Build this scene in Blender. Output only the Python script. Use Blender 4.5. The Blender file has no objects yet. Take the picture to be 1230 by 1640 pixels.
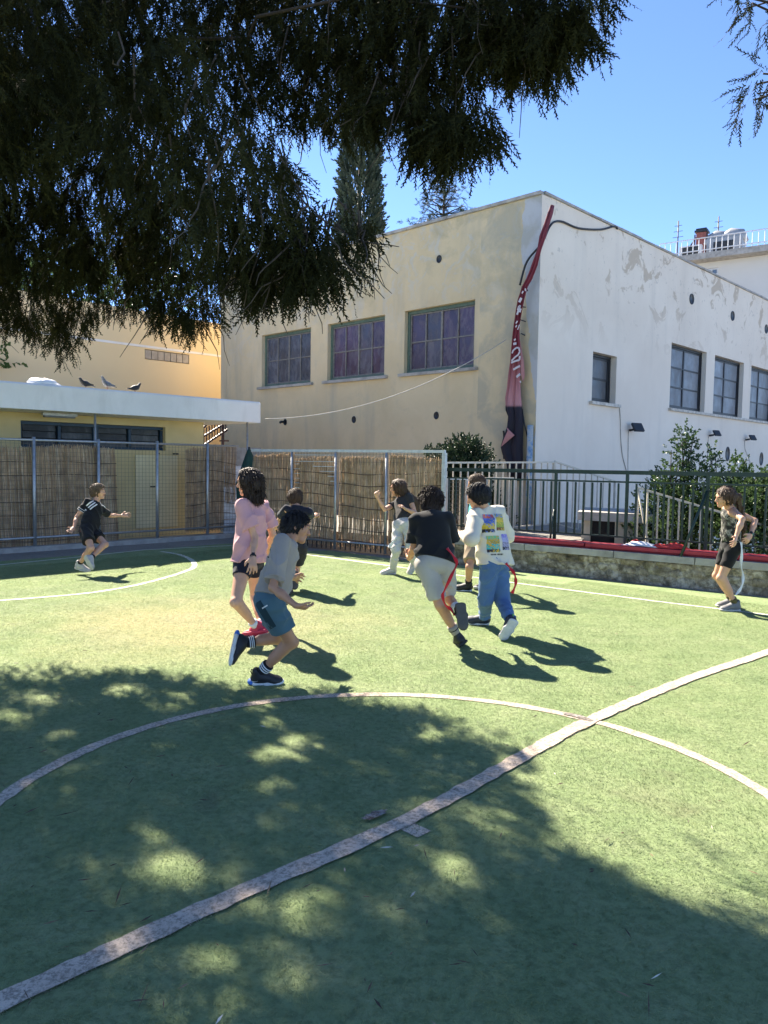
import bpy, math, random
import numpy as np
from mathutils import Vector, Matrix
R = math.radians
random.seed(7)
rng = np.random.default_rng(11)
scene = bpy.context.scene
COL = scene.collection

# ------------------------------------------------------------------ camera, sky, sun, exposure
CAM_H, FPX, PITCH, ROLL = 1.55, 1230.75, 0.0642765, 0.0155883
_f = Vector((0, math.cos(PITCH), -math.sin(PITCH))); _r = Vector((1, 0, 0)); _u = _r.cross(_f)
_r2 = _r * math.cos(ROLL) + _u * math.sin(ROLL); _u2 = -_r * math.sin(ROLL) + _u * math.cos(ROLL)
cam_data = bpy.data.cameras.new('camera')
cam_data.sensor_fit = 'HORIZONTAL'; cam_data.sensor_width = 36.0
cam_data.lens = 36.0 * FPX / 1230.0
cam_data.clip_start = 0.05; cam_data.clip_end = 2000
cam = bpy.data.objects.new('camera', cam_data); COL.objects.link(cam)
M3 = Matrix((_r2, _u2, -_f)).transposed()
cam.matrix_world = Matrix.Translation((0, 0, CAM_H)) @ M3.to_4x4()
scene.camera = cam

SUN_EL = 43.0
_h = Vector((-0.555, 0.832)).normalized()
SUN = Vector((_h.x * math.cos(R(SUN_EL)), _h.y * math.cos(R(SUN_EL)), math.sin(R(SUN_EL))))
world = bpy.data.worlds.new('World'); scene.world = world; world.use_nodes = True
wn = world.node_tree; wn.nodes.clear()
sky = wn.nodes.new('ShaderNodeTexSky'); sky.sky_type = 'NISHITA'; sky.sun_disc = False
sky.sun_elevation = R(SUN_EL); sky.sun_rotation = math.atan2(_h.x, _h.y)
sky.altitude = 300; sky.air_density = 0.5; sky.dust_density = 0.0; sky.ozone_density = 4.5
bg = wn.nodes.new('ShaderNodeBackground'); bg.inputs['Strength'].default_value = 0.082
wo = wn.nodes.new('ShaderNodeOutputWorld')
wn.links.new(sky.outputs[0], bg.inputs[0]); wn.links.new(bg.outputs[0], wo.inputs[0])
sd = bpy.data.lights.new('sun', 'SUN'); sd.energy = 3.9; sd.angle = R(0.53); sd.color = (1.0, 0.90, 0.75)
sun = bpy.data.objects.new('sun', sd); COL.objects.link(sun)
sun.rotation_euler = SUN.to_track_quat('Z', 'Y').to_euler(); sun.location = (-20, 30, 34)
vs = scene.view_settings; scene.display_settings.display_device = 'sRGB'
vs.view_transform = 'Standard'; vs.look = 'None'; vs.gamma = 1; vs.use_curve_mapping = False
vs.exposure = 2.28
scene.render.engine = 'CYCLES'
scene.cycles.max_bounces = 8; scene.cycles.diffuse_bounces = 4; scene.cycles.glossy_bounces = 2
scene.cycles.transmission_bounces = 3; scene.cycles.transparent_max_bounces = 4
scene.cycles.use_denoising = True

# ------------------------------------------------------------------ measuring helpers (photo measurements -> metres)
O = Vector((0, 0, CAM_H))
def ray(px, py):
    return _r2 * ((px - 615) / FPX) - _u2 * ((py - 820) / FPX) + _f
def P(px, py, Y):
    d = ray(px, py); return O + d * (Y / d.y)
def Pz(px, py, z):
    d = ray(px, py); return O + d * ((z - CAM_H) / d.z)
def Pp(px, py, p0, n):
    d = ray(px, py); return O + d * ((Vector(p0) - O).dot(n) / d.dot(n))

# ------------------------------------------------------------------ objects
ORG = {}
def tag(o, label=None, cat=None, group=None, kind=None):
    if label: o['label'] = label
    if cat: o['category'] = cat
    if group: o['group'] = group
    if kind: o['kind'] = kind
    return o
def thing(name, loc, label, cat, group=None):
    o = bpy.data.objects.new(name, None); COL.objects.link(o); o.location = loc
    o.empty_display_size = 0.1
    ORG[o.name] = Vector(loc)
    return tag(o, label, cat, group)
def link(name, me, mat, parent=None):
    if mat is not None and not me.materials: me.materials.append(mat)
    o = bpy.data.objects.new(name, me); COL.objects.link(o)
    if parent is not None:
        o.parent = parent; ORG[o.name] = ORG.get(parent.name, Vector((0, 0, 0)))
    return o
def mesh_np(name, V, F, mat, parent=None, smooth=False, tris=None):
    """V (n,3) array in world metres, F (m,k) int array of k-gons."""
    V = np.asarray(V, np.float32).reshape(-1, 3)
    F = np.asarray(F, np.int32)
    if parent is not None: V = V - np.array(ORG.get(parent.name, (0, 0, 0)), np.float32)
    me = bpy.data.meshes.new(name)
    m, k = F.shape
    me.vertices.add(len(V)); me.vertices.foreach_set('co', V.ravel())
    me.loops.add(m * k); me.loops.foreach_set('vertex_index', F.ravel())
    me.polygons.add(m); me.polygons.foreach_set('loop_start', np.arange(0, m * k, k, dtype=np.int32))
    try: me.polygons.foreach_set('loop_total', np.full(m, k, np.int32))
    except Exception: pass
    me.update(calc_edges=True)
    if smooth: me.polygons.foreach_set('use_smooth', np.ones(m, bool))
    return link(name, me, mat, parent)

class MB:
    def __init__(s): s.v = []; s.f = []; s.sm = []
    def add(s, vs, fs, sm=False):
        n = len(s.v); s.v += [tuple(v) for v in vs]; s.f += [tuple(i + n for i in f) for f in fs]; s.sm += [sm] * len(fs)
        return s
    def obox(s, c, ax, half, jit=0):
        c = Vector(c); a = [Vector(x).normalized() for x in ax]
        vs = []
        for i in (-1, 1):
            for j in (-1, 1):
                for k in (-1, 1):
                    v = c + a[0] * half[0] * i + a[1] * half[1] * j + a[2] * half[2] * k
                    if jit: v += Vector((random.uniform(-jit, jit), random.uniform(-jit, jit), random.uniform(-jit, jit)))
                    vs.append(v)
        return s.add(vs, [(0, 1, 3, 2), (4, 6, 7, 5), (0, 4, 5, 1), (2, 3, 7, 6), (0, 2, 6, 4), (1, 5, 7, 3)])
    def box(s, lo, hi):
        lo = Vector(lo); hi = Vector(hi)
        return s.obox((lo + hi) / 2, ((1, 0, 0), (0, 1, 0), (0, 0, 1)), (hi - lo) / 2)
    def bar(s, a, b, w, h, up=(0, 0, 1)):
        a = Vector(a); b = Vector(b); d = (b - a); L = d.length; d.normalize()
        up = Vector(up)
        if abs(d.dot(up)) > 0.98: up = Vector((0.7, 0.7, 0))
        x = d.cross(up).normalized(); z = x.cross(d).normalized()
        return s.obox((a + b) / 2, (d, x, z), (L / 2, w / 2, h / 2))
    def tube(s, pts, r, seg=6, cap=True):
        pts = [Vector(p) for p in pts]; n = len(pts)
        rs = r if isinstance(r, (list, tuple)) else [r] * n
        vs = []; fs = []; x = None
        for i, p in enumerate(pts):
            d = (pts[min(i + 1, n - 1)] - pts[max(i - 1, 0)]).normalized()
            if x is None:
                x = d.cross(Vector((0, 0, 1)))
                if x.length < 0.05: x = d.cross(Vector((1, 0, 0)))
            x = (x - d * x.dot(d)).normalized(); y = d.cross(x)
            for k in range(seg):
                a = 2 * math.pi * k / seg
                vs.append(p + (x * math.cos(a) + y * math.sin(a)) * rs[i])
        for i in range(n - 1):
            for k in range(seg):
                k2 = (k + 1) % seg
                fs.append((i * seg + k, i * seg + k2, (i + 1) * seg + k2, (i + 1) * seg + k))
        if cap:
            fs.append(tuple(range(seg))[::-1]); fs.append(tuple((n - 1) * seg + k for k in range(seg)))
        return s.add(vs, fs, True)
    def grid(s, fn, nu, nv, sm=True):
        vs = [fn(i / nu, j / nv) for j in range(nv + 1) for i in range(nu + 1)]
        fs = [(j * (nu + 1) + i, j * (nu + 1) + i + 1, (j + 1) * (nu + 1) + i + 1, (j + 1) * (nu + 1) + i) for j in range(nv) for i in range(nu)]
        return s.add(vs, fs, sm)
    def build(s, name, mat, parent=None, bevel=0, raw=False):
        o = ORG.get(parent.name, Vector((0, 0, 0))) if parent is not None and not raw else Vector((0, 0, 0))
        me = bpy.data.meshes.new(name)
        me.from_pydata([Vector(v) - o for v in s.v], [], s.f); me.update()
        me.polygons.foreach_set('use_smooth', s.sm)
        ob = link(name, me, mat, parent)
        if bevel:
            md = ob.modifiers.new('bevel', 'BEVEL'); md.width = bevel; md.segments = 2; md.limit_method = 'ANGLE'
        return ob
def piece(name, me, parent, loc, rotz=0, axes=None):
    """one more copy of a shared mesh as a child of parent; loc in world metres"""
    o = bpy.data.objects.new(name, me); COL.objects.link(o)
    if parent is not None:
        o.parent = parent; ORG[o.name] = ORG.get(parent.name, Vector((0, 0, 0)))
        loc = Vector(loc) - ORG[o.name]
    o.location = loc
    if axes is not None: o.rotation_euler = Matrix([Vector(a) for a in axes]).transposed().to_euler()
    else: o.rotation_euler = (0, 0, rotz)
    return o

# ------------------------------------------------------------------ materials
class NT:
    def __init__(s, name):
        s.m = bpy.data.materials.new(name); s.m.use_nodes = True; s.t = s.m.node_tree
        s.b = s.t.nodes['Principled BSDF']; s.out = s.t.nodes['Material Output']
    def n(s, typ, **kw):
        nd = s.t.nodes.new(typ)
        for k, v in kw.items():
            if k.startswith('i_'):
                key = k[2:]; key = int(key) if key.isdigit() else key.replace('_', ' ')
                if hasattr(v, 'is_output') : s.t.links.new(v, nd.inputs[key])
                else: nd.inputs[key].default_value = v
            else: setattr(nd, k, v)
        return nd
    def l(s, a, b): s.t.links.new(a, b)
    def coord(s, kind='Object'): return s.n('ShaderNodeTexCoord').outputs[kind]
    def pos(s): return s.n('ShaderNodeNewGeometry').outputs['Position']
    def noise(s, vec, scale, detail=4, rough=.55, dist=0, stretch=None):
        if stretch is not None:
            mp = s.n('ShaderNodeMapping'); s.l(vec, mp.inputs[0]); mp.inputs['Scale'].default_value = stretch; vec = mp.outputs[0]
        nd = s.n('ShaderNodeTexNoise', i_Scale=scale, i_Detail=detail, i_Roughness=rough, i_Distortion=dist)
        s.l(vec, nd.inputs['Vector']); return nd.outputs['Fac']
    def ramp(s, fac, *stops, interp='LINEAR'):
        nd = s.n('ShaderNodeValToRGB'); s.l(fac, nd.inputs[0]); cr = nd.color_ramp; cr.interpolation = interp
        while len(cr.elements) < len(stops): cr.elements.new(0.5)
        for e, (p, c) in zip(cr.elements, stops):
            e.position = p; e.color = (c, c, c, 1) if not isinstance(c, (tuple, list)) else (*c[:3], 1)
        return nd.outputs[0]
    def math(s, op, a, b=0.0, c=0.0, clamp=False):
        nd = s.n('ShaderNodeMath', operation=op); nd.use_clamp = clamp
        for i, x in enumerate((a, b, c)):
            if hasattr(x, 'is_output'): s.l(x, nd.inputs[i])
            else: nd.inputs[i].default_value = x
        return nd.outputs[0]
    def mix(s, fac, a, b, mode='MIX'):
        nd = s.n('ShaderNodeMix', data_type='RGBA', blend_type=mode)
        for i, x in ((0, fac), (6, a), (7, b)):
            if hasattr(x, 'is_output'): s.l(x, nd.inputs[i])
            elif isinstance(x, (tuple, list)): nd.inputs[i].default_value = (*x[:3], 1)
            else: nd.inputs[i].default_value = x
        return nd.outputs[2]
    def xyz(s, vec):
        nd = s.n('ShaderNodeSeparateXYZ'); s.l(vec, nd.inputs[0]); return nd.outputs
    def bump(s, h, strength=.3, dist=.01):
        nd = s.n('ShaderNodeBump'); nd.inputs['Strength'].default_value = strength; nd.inputs['Distance'].default_value = dist
        s.l(h, nd.inputs['Height']); s.l(nd.outputs[0], s.b.inputs['Normal'])
    def col(s, c):
        if hasattr(c, 'is_output'): s.l(c, s.b.inputs['Base Color'])
        else: s.b.inputs['Base Color'].default_value = (*c[:3], 1)
    def fin(s, rough=.8, metal=0, spec=None):
        if hasattr(rough, 'is_output'): s.l(rough, s.b.inputs['Roughness'])
        else: s.b.inputs['Roughness'].default_value = rough
        s.b.inputs['Metallic'].default_value = metal
        if spec is not None: s.b.inputs['Specular IOR Level'].default_value = spec
        return s.m
def lin(r, g, b):
    f = lambda c: (c / 255 / 12.92 if c / 255 <= .04045 else ((c / 255 + .055) / 1.055) ** 2.4)
    return (f(r), f(g), f(b))
_mc = {}
def plain(name, c, rough=.7, metal=0, var=.12, scale=9, bump=.15, bscale=None, bdist=.004, spec=None, kind='Object'):
    """slightly mottled paint / metal / cloth"""
    if name in _mc: return _mc[name]
    t = NT(name); v = t.coord(kind)
    n = t.noise(v, scale, 5, .6)
    lo = tuple(x * (1 - var) for x in c); hi = tuple(min(1, x * (1 + var)) for x in c)
    t.col(t.ramp(n, (.3, lo), (.7, hi)))
    if bump: t.bump(t.noise(v, bscale or scale * 8, 3, .6), bump, bdist)
    _mc[name] = t.fin(rough, metal, spec); return _mc[name]
# ------------------------------------------------------------------ frames of the place
AZ = 0.8012
D1 = Vector((-math.sin(AZ), math.cos(AZ), 0)); D2 = Vector((math.cos(AZ), math.sin(AZ), 0)); UP = Vector((0, 0, 1))
CORNER = P(862, 540, 16.0); CORNER.z = 0
N1 = -D2            # outward normal of the yellow face
N2 = -D1            # outward normal of the white face (and of everything parallel to it)
ZTOP = P(866, 311, CORNER.y).z
def w1(px, py): p = Pp(px, py, CORNER, N1); return ((p - CORNER).dot(D1), p.z)
def w2(px, py): p = Pp(px, py, CORNER, N2); return ((p - CORNER).dot(D2), p.z)

# ------------------------------------------------------------------ ground, turf, markings
def m_ground():
    t = NT('dusty_concrete'); v = t.pos()
    n = t.noise(v, .8, 6, .6); n2 = t.noise(v, 14, 5, .65)
    c = t.ramp(n, (.3, (.20, .185, .16)), (.7, (.31, .29, .255)))
    c = t.mix(t.ramp(n2, (.35, .5), (.65, 0.)), c, (.13, .12, .10))
    t.col(c); t.bump(n2, .4, .01); return t.fin(.9)
MG = m_ground()
CC = Vector((0.077, 3.256, 0)); CR = 1.797            # centre circle
HD = Vector((0.7071, 0.7071, 0)); HN = Vector((0.7071, -0.7071, 0))
HALF = [Vector(p + (0,)) for p in ((-2.6, .45), (-1.94, 1.2), (-1.07, 2.08), (-.80, 2.35), (-.52, 2.63), (.12, 3.24), (.70, 3.92), (1.27, 4.58), (2.22, 5.51), (3.26, 6.40), (4.5, 7.55))]
def turf_colour(t, v, blades=False):
    x, y, z = t.xyz(v)
    n1 = t.noise(v, .55, 4, .6, .4); n2 = t.noise(v, 3.0, 5, .65); n3 = t.noise(v, 26, 3, .7)
    c = t.ramp(n2, (.28, (.195, .270, .115)), (.5, (.258, .328, .150)), (.75, (.325, .378, .192)))
    # worn, dusty zone in front of the goal side and tracks of play
    wx = t.math('SUBTRACT', x, -1.75); wy = t.math('SUBTRACT', y, 7.15)
    d = t.math('SQRT', t.math('ADD', t.math('MULTIPLY', t.math('MULTIPLY', wx, wx), .24), t.math('MULTIPLY', t.math('MULTIPLY', wy, wy), .30)))
    d = t.math('ADD', d, t.math('MULTIPLY', t.math('SUBTRACT', n1, .5), 1.5))
    worn = t.ramp(d, (.15, .85), (1.15, 0.))
    worn = t.math('MULTIPLY', worn, t.ramp(n2, (.3, .55), (.7, 1.)))
    c = t.mix(worn, c, (.46, .39, .215))
    stain = t.ramp(t.noise(v, .9, 6, .7, .8), (.60, 0.), (.74, .55))
    c = t.mix(stain, c, (.17, .155, .095))
    c = t.mix(t.ramp(n3, (.36, .45), (.55, 0.)), c, (.10, .14, .062))
    return c
def m_turf():
    t = NT('artificial_turf'); v = t.pos()
    t.col(turf_colour(t, v)); n = t.noise(v, 210, 3, .7); t.bump(n, .9, .012)
    t.fin(.85, 0, .2); return t.m
def m_line():
    t = NT('worn_white_turf_line'); v = t.pos()
    c = t.ramp(t.noise(v, 5, 5, .7), (.3, (.56, .45, .35)), (.7, (.74, .62, .50)))
    c = t.mix(t.ramp(t.noise(v, 60, 4, .7), (.38, .75), (.56, 0.)), c, (.20, .165, .125))
    t.col(c); t.bump(t.noise(v, 190, 3, .7), .9, .01); return t.fin(.9, 0, .2)
MT, ML = m_turf(), m_line()
ml2 = NT('thin_white_line'); ml2.col(ml2.ramp(ml2.noise(ml2.pos(), 6, 5, .7), (.3, (.42, .44, .34)), (.7, (.66, .66, .55)))); ML2 = ml2.fin(.9)

def sheet(name, pts, z, mat, kind='structure'):
    m = MB(); m.add([(p[0], p[1], z) for p in pts], [tuple(range(len(pts)))])
    o = m.build(name, mat); return tag(o, None, None, None, kind)
o = sheet('ground', [(-300, -300), (300, -300), (300, 400), (-300, 400)], -1.3, MG)
tag(o, 'bare dusty ground around the school yard', 'ground')
# line of the two walls that close the pitch
LF0 = Vector((-4.5, 14.02, 0))                                # on the left fence line, runs along D2
RF0 = Vector((-2.55, 14.55, 0)); RF1 = Vector((1.0, 12.25, 0))   # reed fence
SW0 = Vector((0.93, 11.98, 0)); SW1 = Vector((4.68, 9.28, 0)); SWD = (SW1 - SW0).normalized(); SWN = Vector((SWD.y, -SWD.x, 0))
SWE = SW0 + SWD * 12
yard = MB()
b = [LF0 - D2 * 16, LF0 + D2 * 2.6, RF0, RF1, SW0, SWE, Vector((14, -8, 0)), Vector((-12, -8, 0)), Vector((-20, 0, 0))]
back = 0.0
n = len(b)
yard.add([(p.x, p.y, -.006) for p in b] + [(p.x, p.y, -1.6) for p in b], [tuple(range(n))[::-1]] + [(i, (i + 1) % n, n + (i + 1) % n, n + i) for i in range(n)])
tag(yard.build('pavement', MG), 'concrete base under the pitch and along the fence foot', 'pavement', None, 'structure')
# raised ground behind the fences (alley to the left, landing by the building corner)
def slab(name, pts, z0, z1, mat, label, cat):
    m = MB(); n = len(pts)
    m.add([(p[0], p[1], z1) for p in pts] + [(p[0], p[1], z0) for p in pts], [tuple(range(n))] + [((i + 1) % n, i, n + i, n + (i + 1) % n) for i in range(n)])
    return tag(m.build(name, mat), label, cat, None, 'structure')
B1 = SW0 + SWN * -.36; cw = CORNER
slab('path', [RF0 + Vector((-.3, .6, 0)), RF1 + Vector((-.2, .35, 0)), B1 - SWD * .35, B1 + SWD * 1.9, cw + D2 * 1.3 + N2 * .9, cw + D2 * 1.3 - N2 * 0, cw + N1 * -.1 + N2 * -.1, cw + D1 * 8.6 - N1 * .1],
     -1.5, .30, MG, 'concrete landing between the reed fence and the tall building', 'path')
tp = [LF0 - D2 * 16 + N2 * 1.05, LF0 + D2 * 1.2 + N2 * 1.0, LF0 + D2 * 2.3 + N2 * 1.25, RF0 + Vector((1.1, -1.35, 0)), RF0 + Vector((1.6, -1.22, 0)), RF1 + Vector((-.1, -.55, 0)), SW0 + SWN * .12, SWE + SWN * .12, Vector((13, -7, 0)), Vector((-11, -7, 0)), Vector((-19, 0, 0))]
o = sheet('turf', tp, 0.0, MT); tag(o, 'green artificial turf of the small football pitch', 'turf')

def strip(name, pts, w, z, mat, label, ragged=.0, parent=None, double=0):
    """flat band along a polyline with a slightly frayed edge"""
    q = []
    for a, b2 in zip(pts[:-1], pts[1:]):
        k = max(1, int((b2 - a).length / .05))
        for i in range(k): q.append(a.lerp(b2, i / k))
    q.append(pts[-1]); v = []; f = []
    for i, p in enumerate(q):
        d = (q[min(i + 1, len(q) - 1)] - q[max(i - 1, 0)]); d.normalize(); s = Vector((d.y, -d.x, 0))
        wa = w / 2 + random.uniform(-ragged, ragged); wb = w / 2 + random.uniform(-ragged, ragged)
        v += [p + s * wa + UP * z, p - s * wb + UP * z]
    for i in range(len(q) - 1): f.append((2 * i + 1, 2 * i, 2 * i + 2, 2 * i + 3))
    m = MB().add(v, f); o = m.build(name, mat)
    return tag(o, label, 'pitch marking', None, 'structure')
def smooth_poly(pts, k=8):
    out = []
    for i in range(len(pts) - 1):
        p0 = pts[max(i - 1, 0)]; p1 = pts[i]; p2 = pts[i + 1]; p3 = pts[min(i + 2, len(pts) - 1)]
        for j in range(k):
            t = j / k
            out.append(.5 * ((2 * p1) + (p2 - p0) * t + (2 * p0 - 5 * p1 + 4 * p2 - p3) * t * t + (3 * p1 - p0 - 3 * p2 + p3) * t ** 3))
    out.append(pts[-1]); return out
HL = smooth_poly(HALF, 5)
strip('halfway_line', HL, .092, .008, ML, 'broad worn white halfway line across the turf', .006)
circ = [CC + Vector((math.cos(a), math.sin(a), 0)) * CR for a in np.linspace(0, 2 * math.pi, 97)]
strip('centre_circle', circ, .076, .004, ML, 'thin worn white centre circle on the turf', .006)
cs = Pz(648, 1322, 0); strip('centre_mark', [cs - HN * .02, cs + HN * .115], .085, .004, ML, 'short white stub below the halfway line', .004)
strip('touchline', [Pz(395, 872, 0), Pz(480, 887, 0), Pz(540, 895, 0), Pz(840, 936, 0), Pz(1040, 962, 0), Pz(1230, 985, 0), Pz(1230, 985, 0) + Vector((3, -2.9, 0))], .06, .004, ML2, 'thin white touchline beside the stone wall', .004)
strip('goal_line', [Pz(0, 905, 0) - D2 * 5, Pz(0, 905, 0), Pz(120, 893, 0), Pz(230, 881, 0), Pz(380, 873.5, 0), Pz(395, 872, 0)], .06, .004, ML2, 'thin white goal line along the left fence', .004)
arc = [Pz(x, y, 0) for x, y in ((258, 883.5), (285, 888), (303, 895), (311, 902), (310, 909), (300, 914), (270, 924), (215, 938), (150, 949), (80, 956), (0, 962), (-60, 966))]
strip('goal_area_arc', smooth_poly(arc, 5), .075, .004, ML2, 'curved white goal area line by the left fence', .004)
# bare worn patches where the pile is gone
def patch(px, py, rx, ry, label):
    c = Pz(px, py, 0); m = MB(); v = []
    for k in range(22):
        a = 2 * math.pi * k / 22; s = random.uniform(.7, 1.15)
        p = c + HD * (rx * s * math.cos(a)) + HN * (ry * s * math.sin(a)); v.append((p.x, p.y, .0125))
    m.add(v, [tuple(range(22))]); return tag(m.build('worn_patch', MBARE), label, 'worn patch', None, 'structure')
tb = NT('bare_backing'); tb.col(tb.ramp(tb.noise(tb.pos(), 45, 5, .7), (.4, (.07, .05, .038)), (.62, (.32, .29, .26)))); tb.bump(tb.noise(tb.pos(), 80, 4), .6, .01); MBARE = tb.fin(.95)
patch(600, 1309, .075, .028, 'small bare patch in the turf beside the halfway line')
strip('worn_gap', [Pz(903, 1144, 0), Pz(925, 1149, 0), Pz(948, 1157, 0)], .045, .0095, MBARE, 'dark gap in the centre circle by the halfway line', .008)

# turf blades: one patch of blades set out again and again over the part of the pitch near the camera
def blade_patch(S=.5, nb=3000, hmin=.004, hmax=.010, w=.0017):
    x = rng.uniform(-S / 2, S / 2, nb); y = rng.uniform(-S / 2, S / 2, nb); h = rng.uniform(hmin, hmax, nb)
    a = rng.uniform(0, 2 * np.pi, nb); la = rng.normal(.6, 1.2, nb); ln = rng.uniform(.6, 2.6, nb) * h
    cl = .5 + .5 * np.sin(x * 37 + np.sin(y * 29) * 2) * np.sin(y * 41 + np.cos(x * 31) * 2); h = h * (.75 + .4 * cl)
    bx = np.cos(a) * w; by = np.sin(a) * w
    V = np.stack([np.stack([x - bx, y - by, 0 * x], 1), np.stack([x + bx, y + by, 0 * x], 1), np.stack([x + np.cos(la) * ln, y + np.sin(la) * ln, h], 1)], 1).reshape(-1, 3)
    return V, np.arange(nb * 3).reshape(-1, 3)
def m_blade():
    t = NT('turf_blades'); v = t.pos(); c = turf_colour(t, v)
    x, y, z = t.xyz(v)
    # inlaid pale fibres along the markings
    dx = t.math('SUBTRACT', x, CC.x); dy = t.math('SUBTRACT', y, CC.y)
    rr = t.math('SQRT', t.math('ADD', t.math('MULTIPLY', dx, dx), t.math('MULTIPLY', dy, dy)))
    ring = t.math('LESS_THAN', t.math('ABSOLUTE', t.math('SUBTRACT', rr, CR)), .038)
    att = t.n('ShaderNodeAttribute', attribute_name='line'); 
    hl = None
    for a, b2 in zip(HALF[:-1], HALF[1:]):
        d = (b2 - a).normalized(); L = (b2 - a).length; s = Vector((d.y, -d.x, 0))
        px = t.math('SUBTRACT', x, a.x); py = t.math('SUBTRACT', y, a.y)
        al = t.math('ADD', t.math('MULTIPLY', px, d.x), t.math('MULTIPLY', py, d.y))
        ac = t.math('ABSOLUTE', t.math('ADD', t.math('MULTIPLY', px, s.x), t.math('MULTIPLY', py, s.y)))
        k = t.math('MULTIPLY', t.math('LESS_THAN', t.math('ABSOLUTE', t.math('SUBTRACT', al, L / 2)), L / 2), t.math('LESS_THAN', ac, .045))
        hl = k if hl is None else t.math('MAXIMUM', hl, k)
    line = t.math('MAXIMUM', ring, hl)
    lc = t.ramp(t.noise(v, 40, 4, .7), (.3, (.46, .36, .27)), (.6, (.76, .64, .51)))
    c = t.mix(line, c, lc)
    rn = t.n('ShaderNodeNewGeometry').outputs['Random Per Island']
    c = t.mix(t.math('MULTIPLY', rn, .5), c, t.mix(.5, c, (.30, .31, .16)))
    t.col(c); t.fin(.55, 0, .35)
    tr = t.n('ShaderNodeBsdfTranslucent'); t.l(c, tr.inputs[0]); mx = t.n('ShaderNodeMixShader'); mx.inputs[0].default_value = .5
    t.l(t.b.outputs[0], mx.inputs[1]); t.l(tr.outputs[0], mx.inputs[2]); t.l(mx.outputs[0], t.out.inputs[0]); return t.m
def scatter_blades():
    V, F = blade_patch(); src = mesh_np('turf_blade_patch', V, F, m_blade())
    COL.objects.unlink(src)
    pts = []
    S = .5; c45 = math.cos(AZ), math.sin(AZ)
    poly = [Vector((p[0], p[1], 0)) for p in tp]
    def inside(x, y):
        c = False; j = len(poly) - 1
        for i in range(len(poly)):
            a, b2 = poly[i], poly[j]
            if (a.y > y) != (b2.y > y) and x < (b2.x - a.x) * (y - a.y) / (b2.y - a.y) + a.x: c = not c
            j = i
        return c
    for i in range(-40, 60):
        for j in range(-40, 60):
            X = i * S * c45[0] - j * S * c45[1]; Y = i * S * c45[1] + j * S * c45[0]
            if Y < 1.4 or Y > 14.5 or abs(X) > .56 * Y + .6: continue
            if not all(inside(X + ddx, Y + ddy) for ddx in (-.36, .36) for ddy in (-.36, .36)): continue
            pts.append((X, Y, .001))
    me = bpy.data.meshes.new('turf_blades'); me.from_pydata(pts, [], []); 
    o = bpy.data.objects.new('turf_blades', me); COL.objects.link(o)
    tag(o, 'short artificial grass blades standing all over the near pitch', 'grass', None, 'stuff')
    ng = bpy.data.node_groups.new('set_out_blades', 'GeometryNodeTree')
    ng.interface.new_socket('Geometry', in_out='INPUT', socket_type='NodeSocketGeometry'); ng.interface.new_socket('Geometry', in_out='OUTPUT', socket_type='NodeSocketGeometry')
    gi = ng.nodes.new('NodeGroupInput'); go = ng.nodes.new('NodeGroupOutput')
    ip = ng.nodes.new('GeometryNodeInstanceOnPoints'); oi = ng.nodes.new('GeometryNodeObjectInfo'); oi.inputs['Object'].default_value = src
    rv = ng.nodes.new('FunctionNodeRandomValue'); rv.data_type = 'INT'
    rv.inputs[4].default_value = 0; rv.inputs[5].default_value = 3
    mu = ng.nodes.new('ShaderNodeMath'); mu.operation = 'MULTIPLY_ADD'; mu.inputs[1].default_value = math.pi / 2; mu.inputs[2].default_value = AZ
    cx = ng.nodes.new('ShaderNodeCombineXYZ')
    ng.links.new(rv.outputs[2], mu.inputs[0]); ng.links.new(mu.outputs[0], cx.inputs[2]); ng.links.new(cx.outputs[0], ip.inputs['Rotation'])
    ng.links.new(gi.outputs[0], ip.inputs['Points']); ng.links.new(oi.outputs['Geometry'], ip.inputs['Instance']); ng.links.new(ip.outputs[0], go.inputs[0])
    md = o.modifiers.new('blades', 'NODES'); md.node_group = ng
scatter_blades()

# ------------------------------------------------------------------ walls with openings
def wall_mesh(org, d, nout, L, z0, z1, th, openings, reveal, cap0=True):
    """front face with real openings, reveals going 'reveal' deep, ends and top; origin at t=0"""
    ts = sorted({0.0, L, *[o[0] for o in openings], *[o[1] for o in openings]}); zs = sorted({z0, z1, *[o[2] for o in openings], *[o[3] for o in openings]})
    m = MB()
    pt = lambda t, z, k=0.0: org + d * t + Vector((0, 0, z)) - nout * k
    for a, b2 in zip(ts[:-1], ts[1:]):
        for c, e in zip(zs[:-1], zs[1:]):
            tm, zm = (a + b2) / 2, (c + e) / 2
            if any(o[0] < tm < o[1] and o[2] < zm < o[3] for o in openings): continue
            m.add([pt(a, c), pt(b2, c), pt(b2, e), pt(a, e)], [(0, 1, 2, 3)])
    for (a, b2, c, e) in openings:
        for q in (((a, c), (a, e)), ((b2, e), (b2, c)), ((b2, c), (a, c)), ((a, e), (b2, e))):
            (t0, y0), (t1, y1) = q
            m.add([pt(t0, y0), pt(t1, y1), pt(t1, y1, reveal), pt(t0, y0, reveal)], [(0, 1, 2, 3)])
    m.add([pt(0, z1), pt(L, z1), pt(L, z1, th), pt(0, z1, th)], [(0, 1, 2, 3)])
    m.add([pt(L, z0), pt(L, z0, th), pt(L, z1, th), pt(L, z1)], [(0, 1, 2, 3)])
    if cap0: m.add([pt(0, z0, th), pt(0, z0), pt(0, z1), pt(0, z1, th)], [(0, 1, 2, 3)])
    m.add([pt(0, z0, th), pt(0, z1, th), pt(L, z1, th), pt(L, z0, th)], [(0, 1, 2, 3)])
    return m

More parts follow.
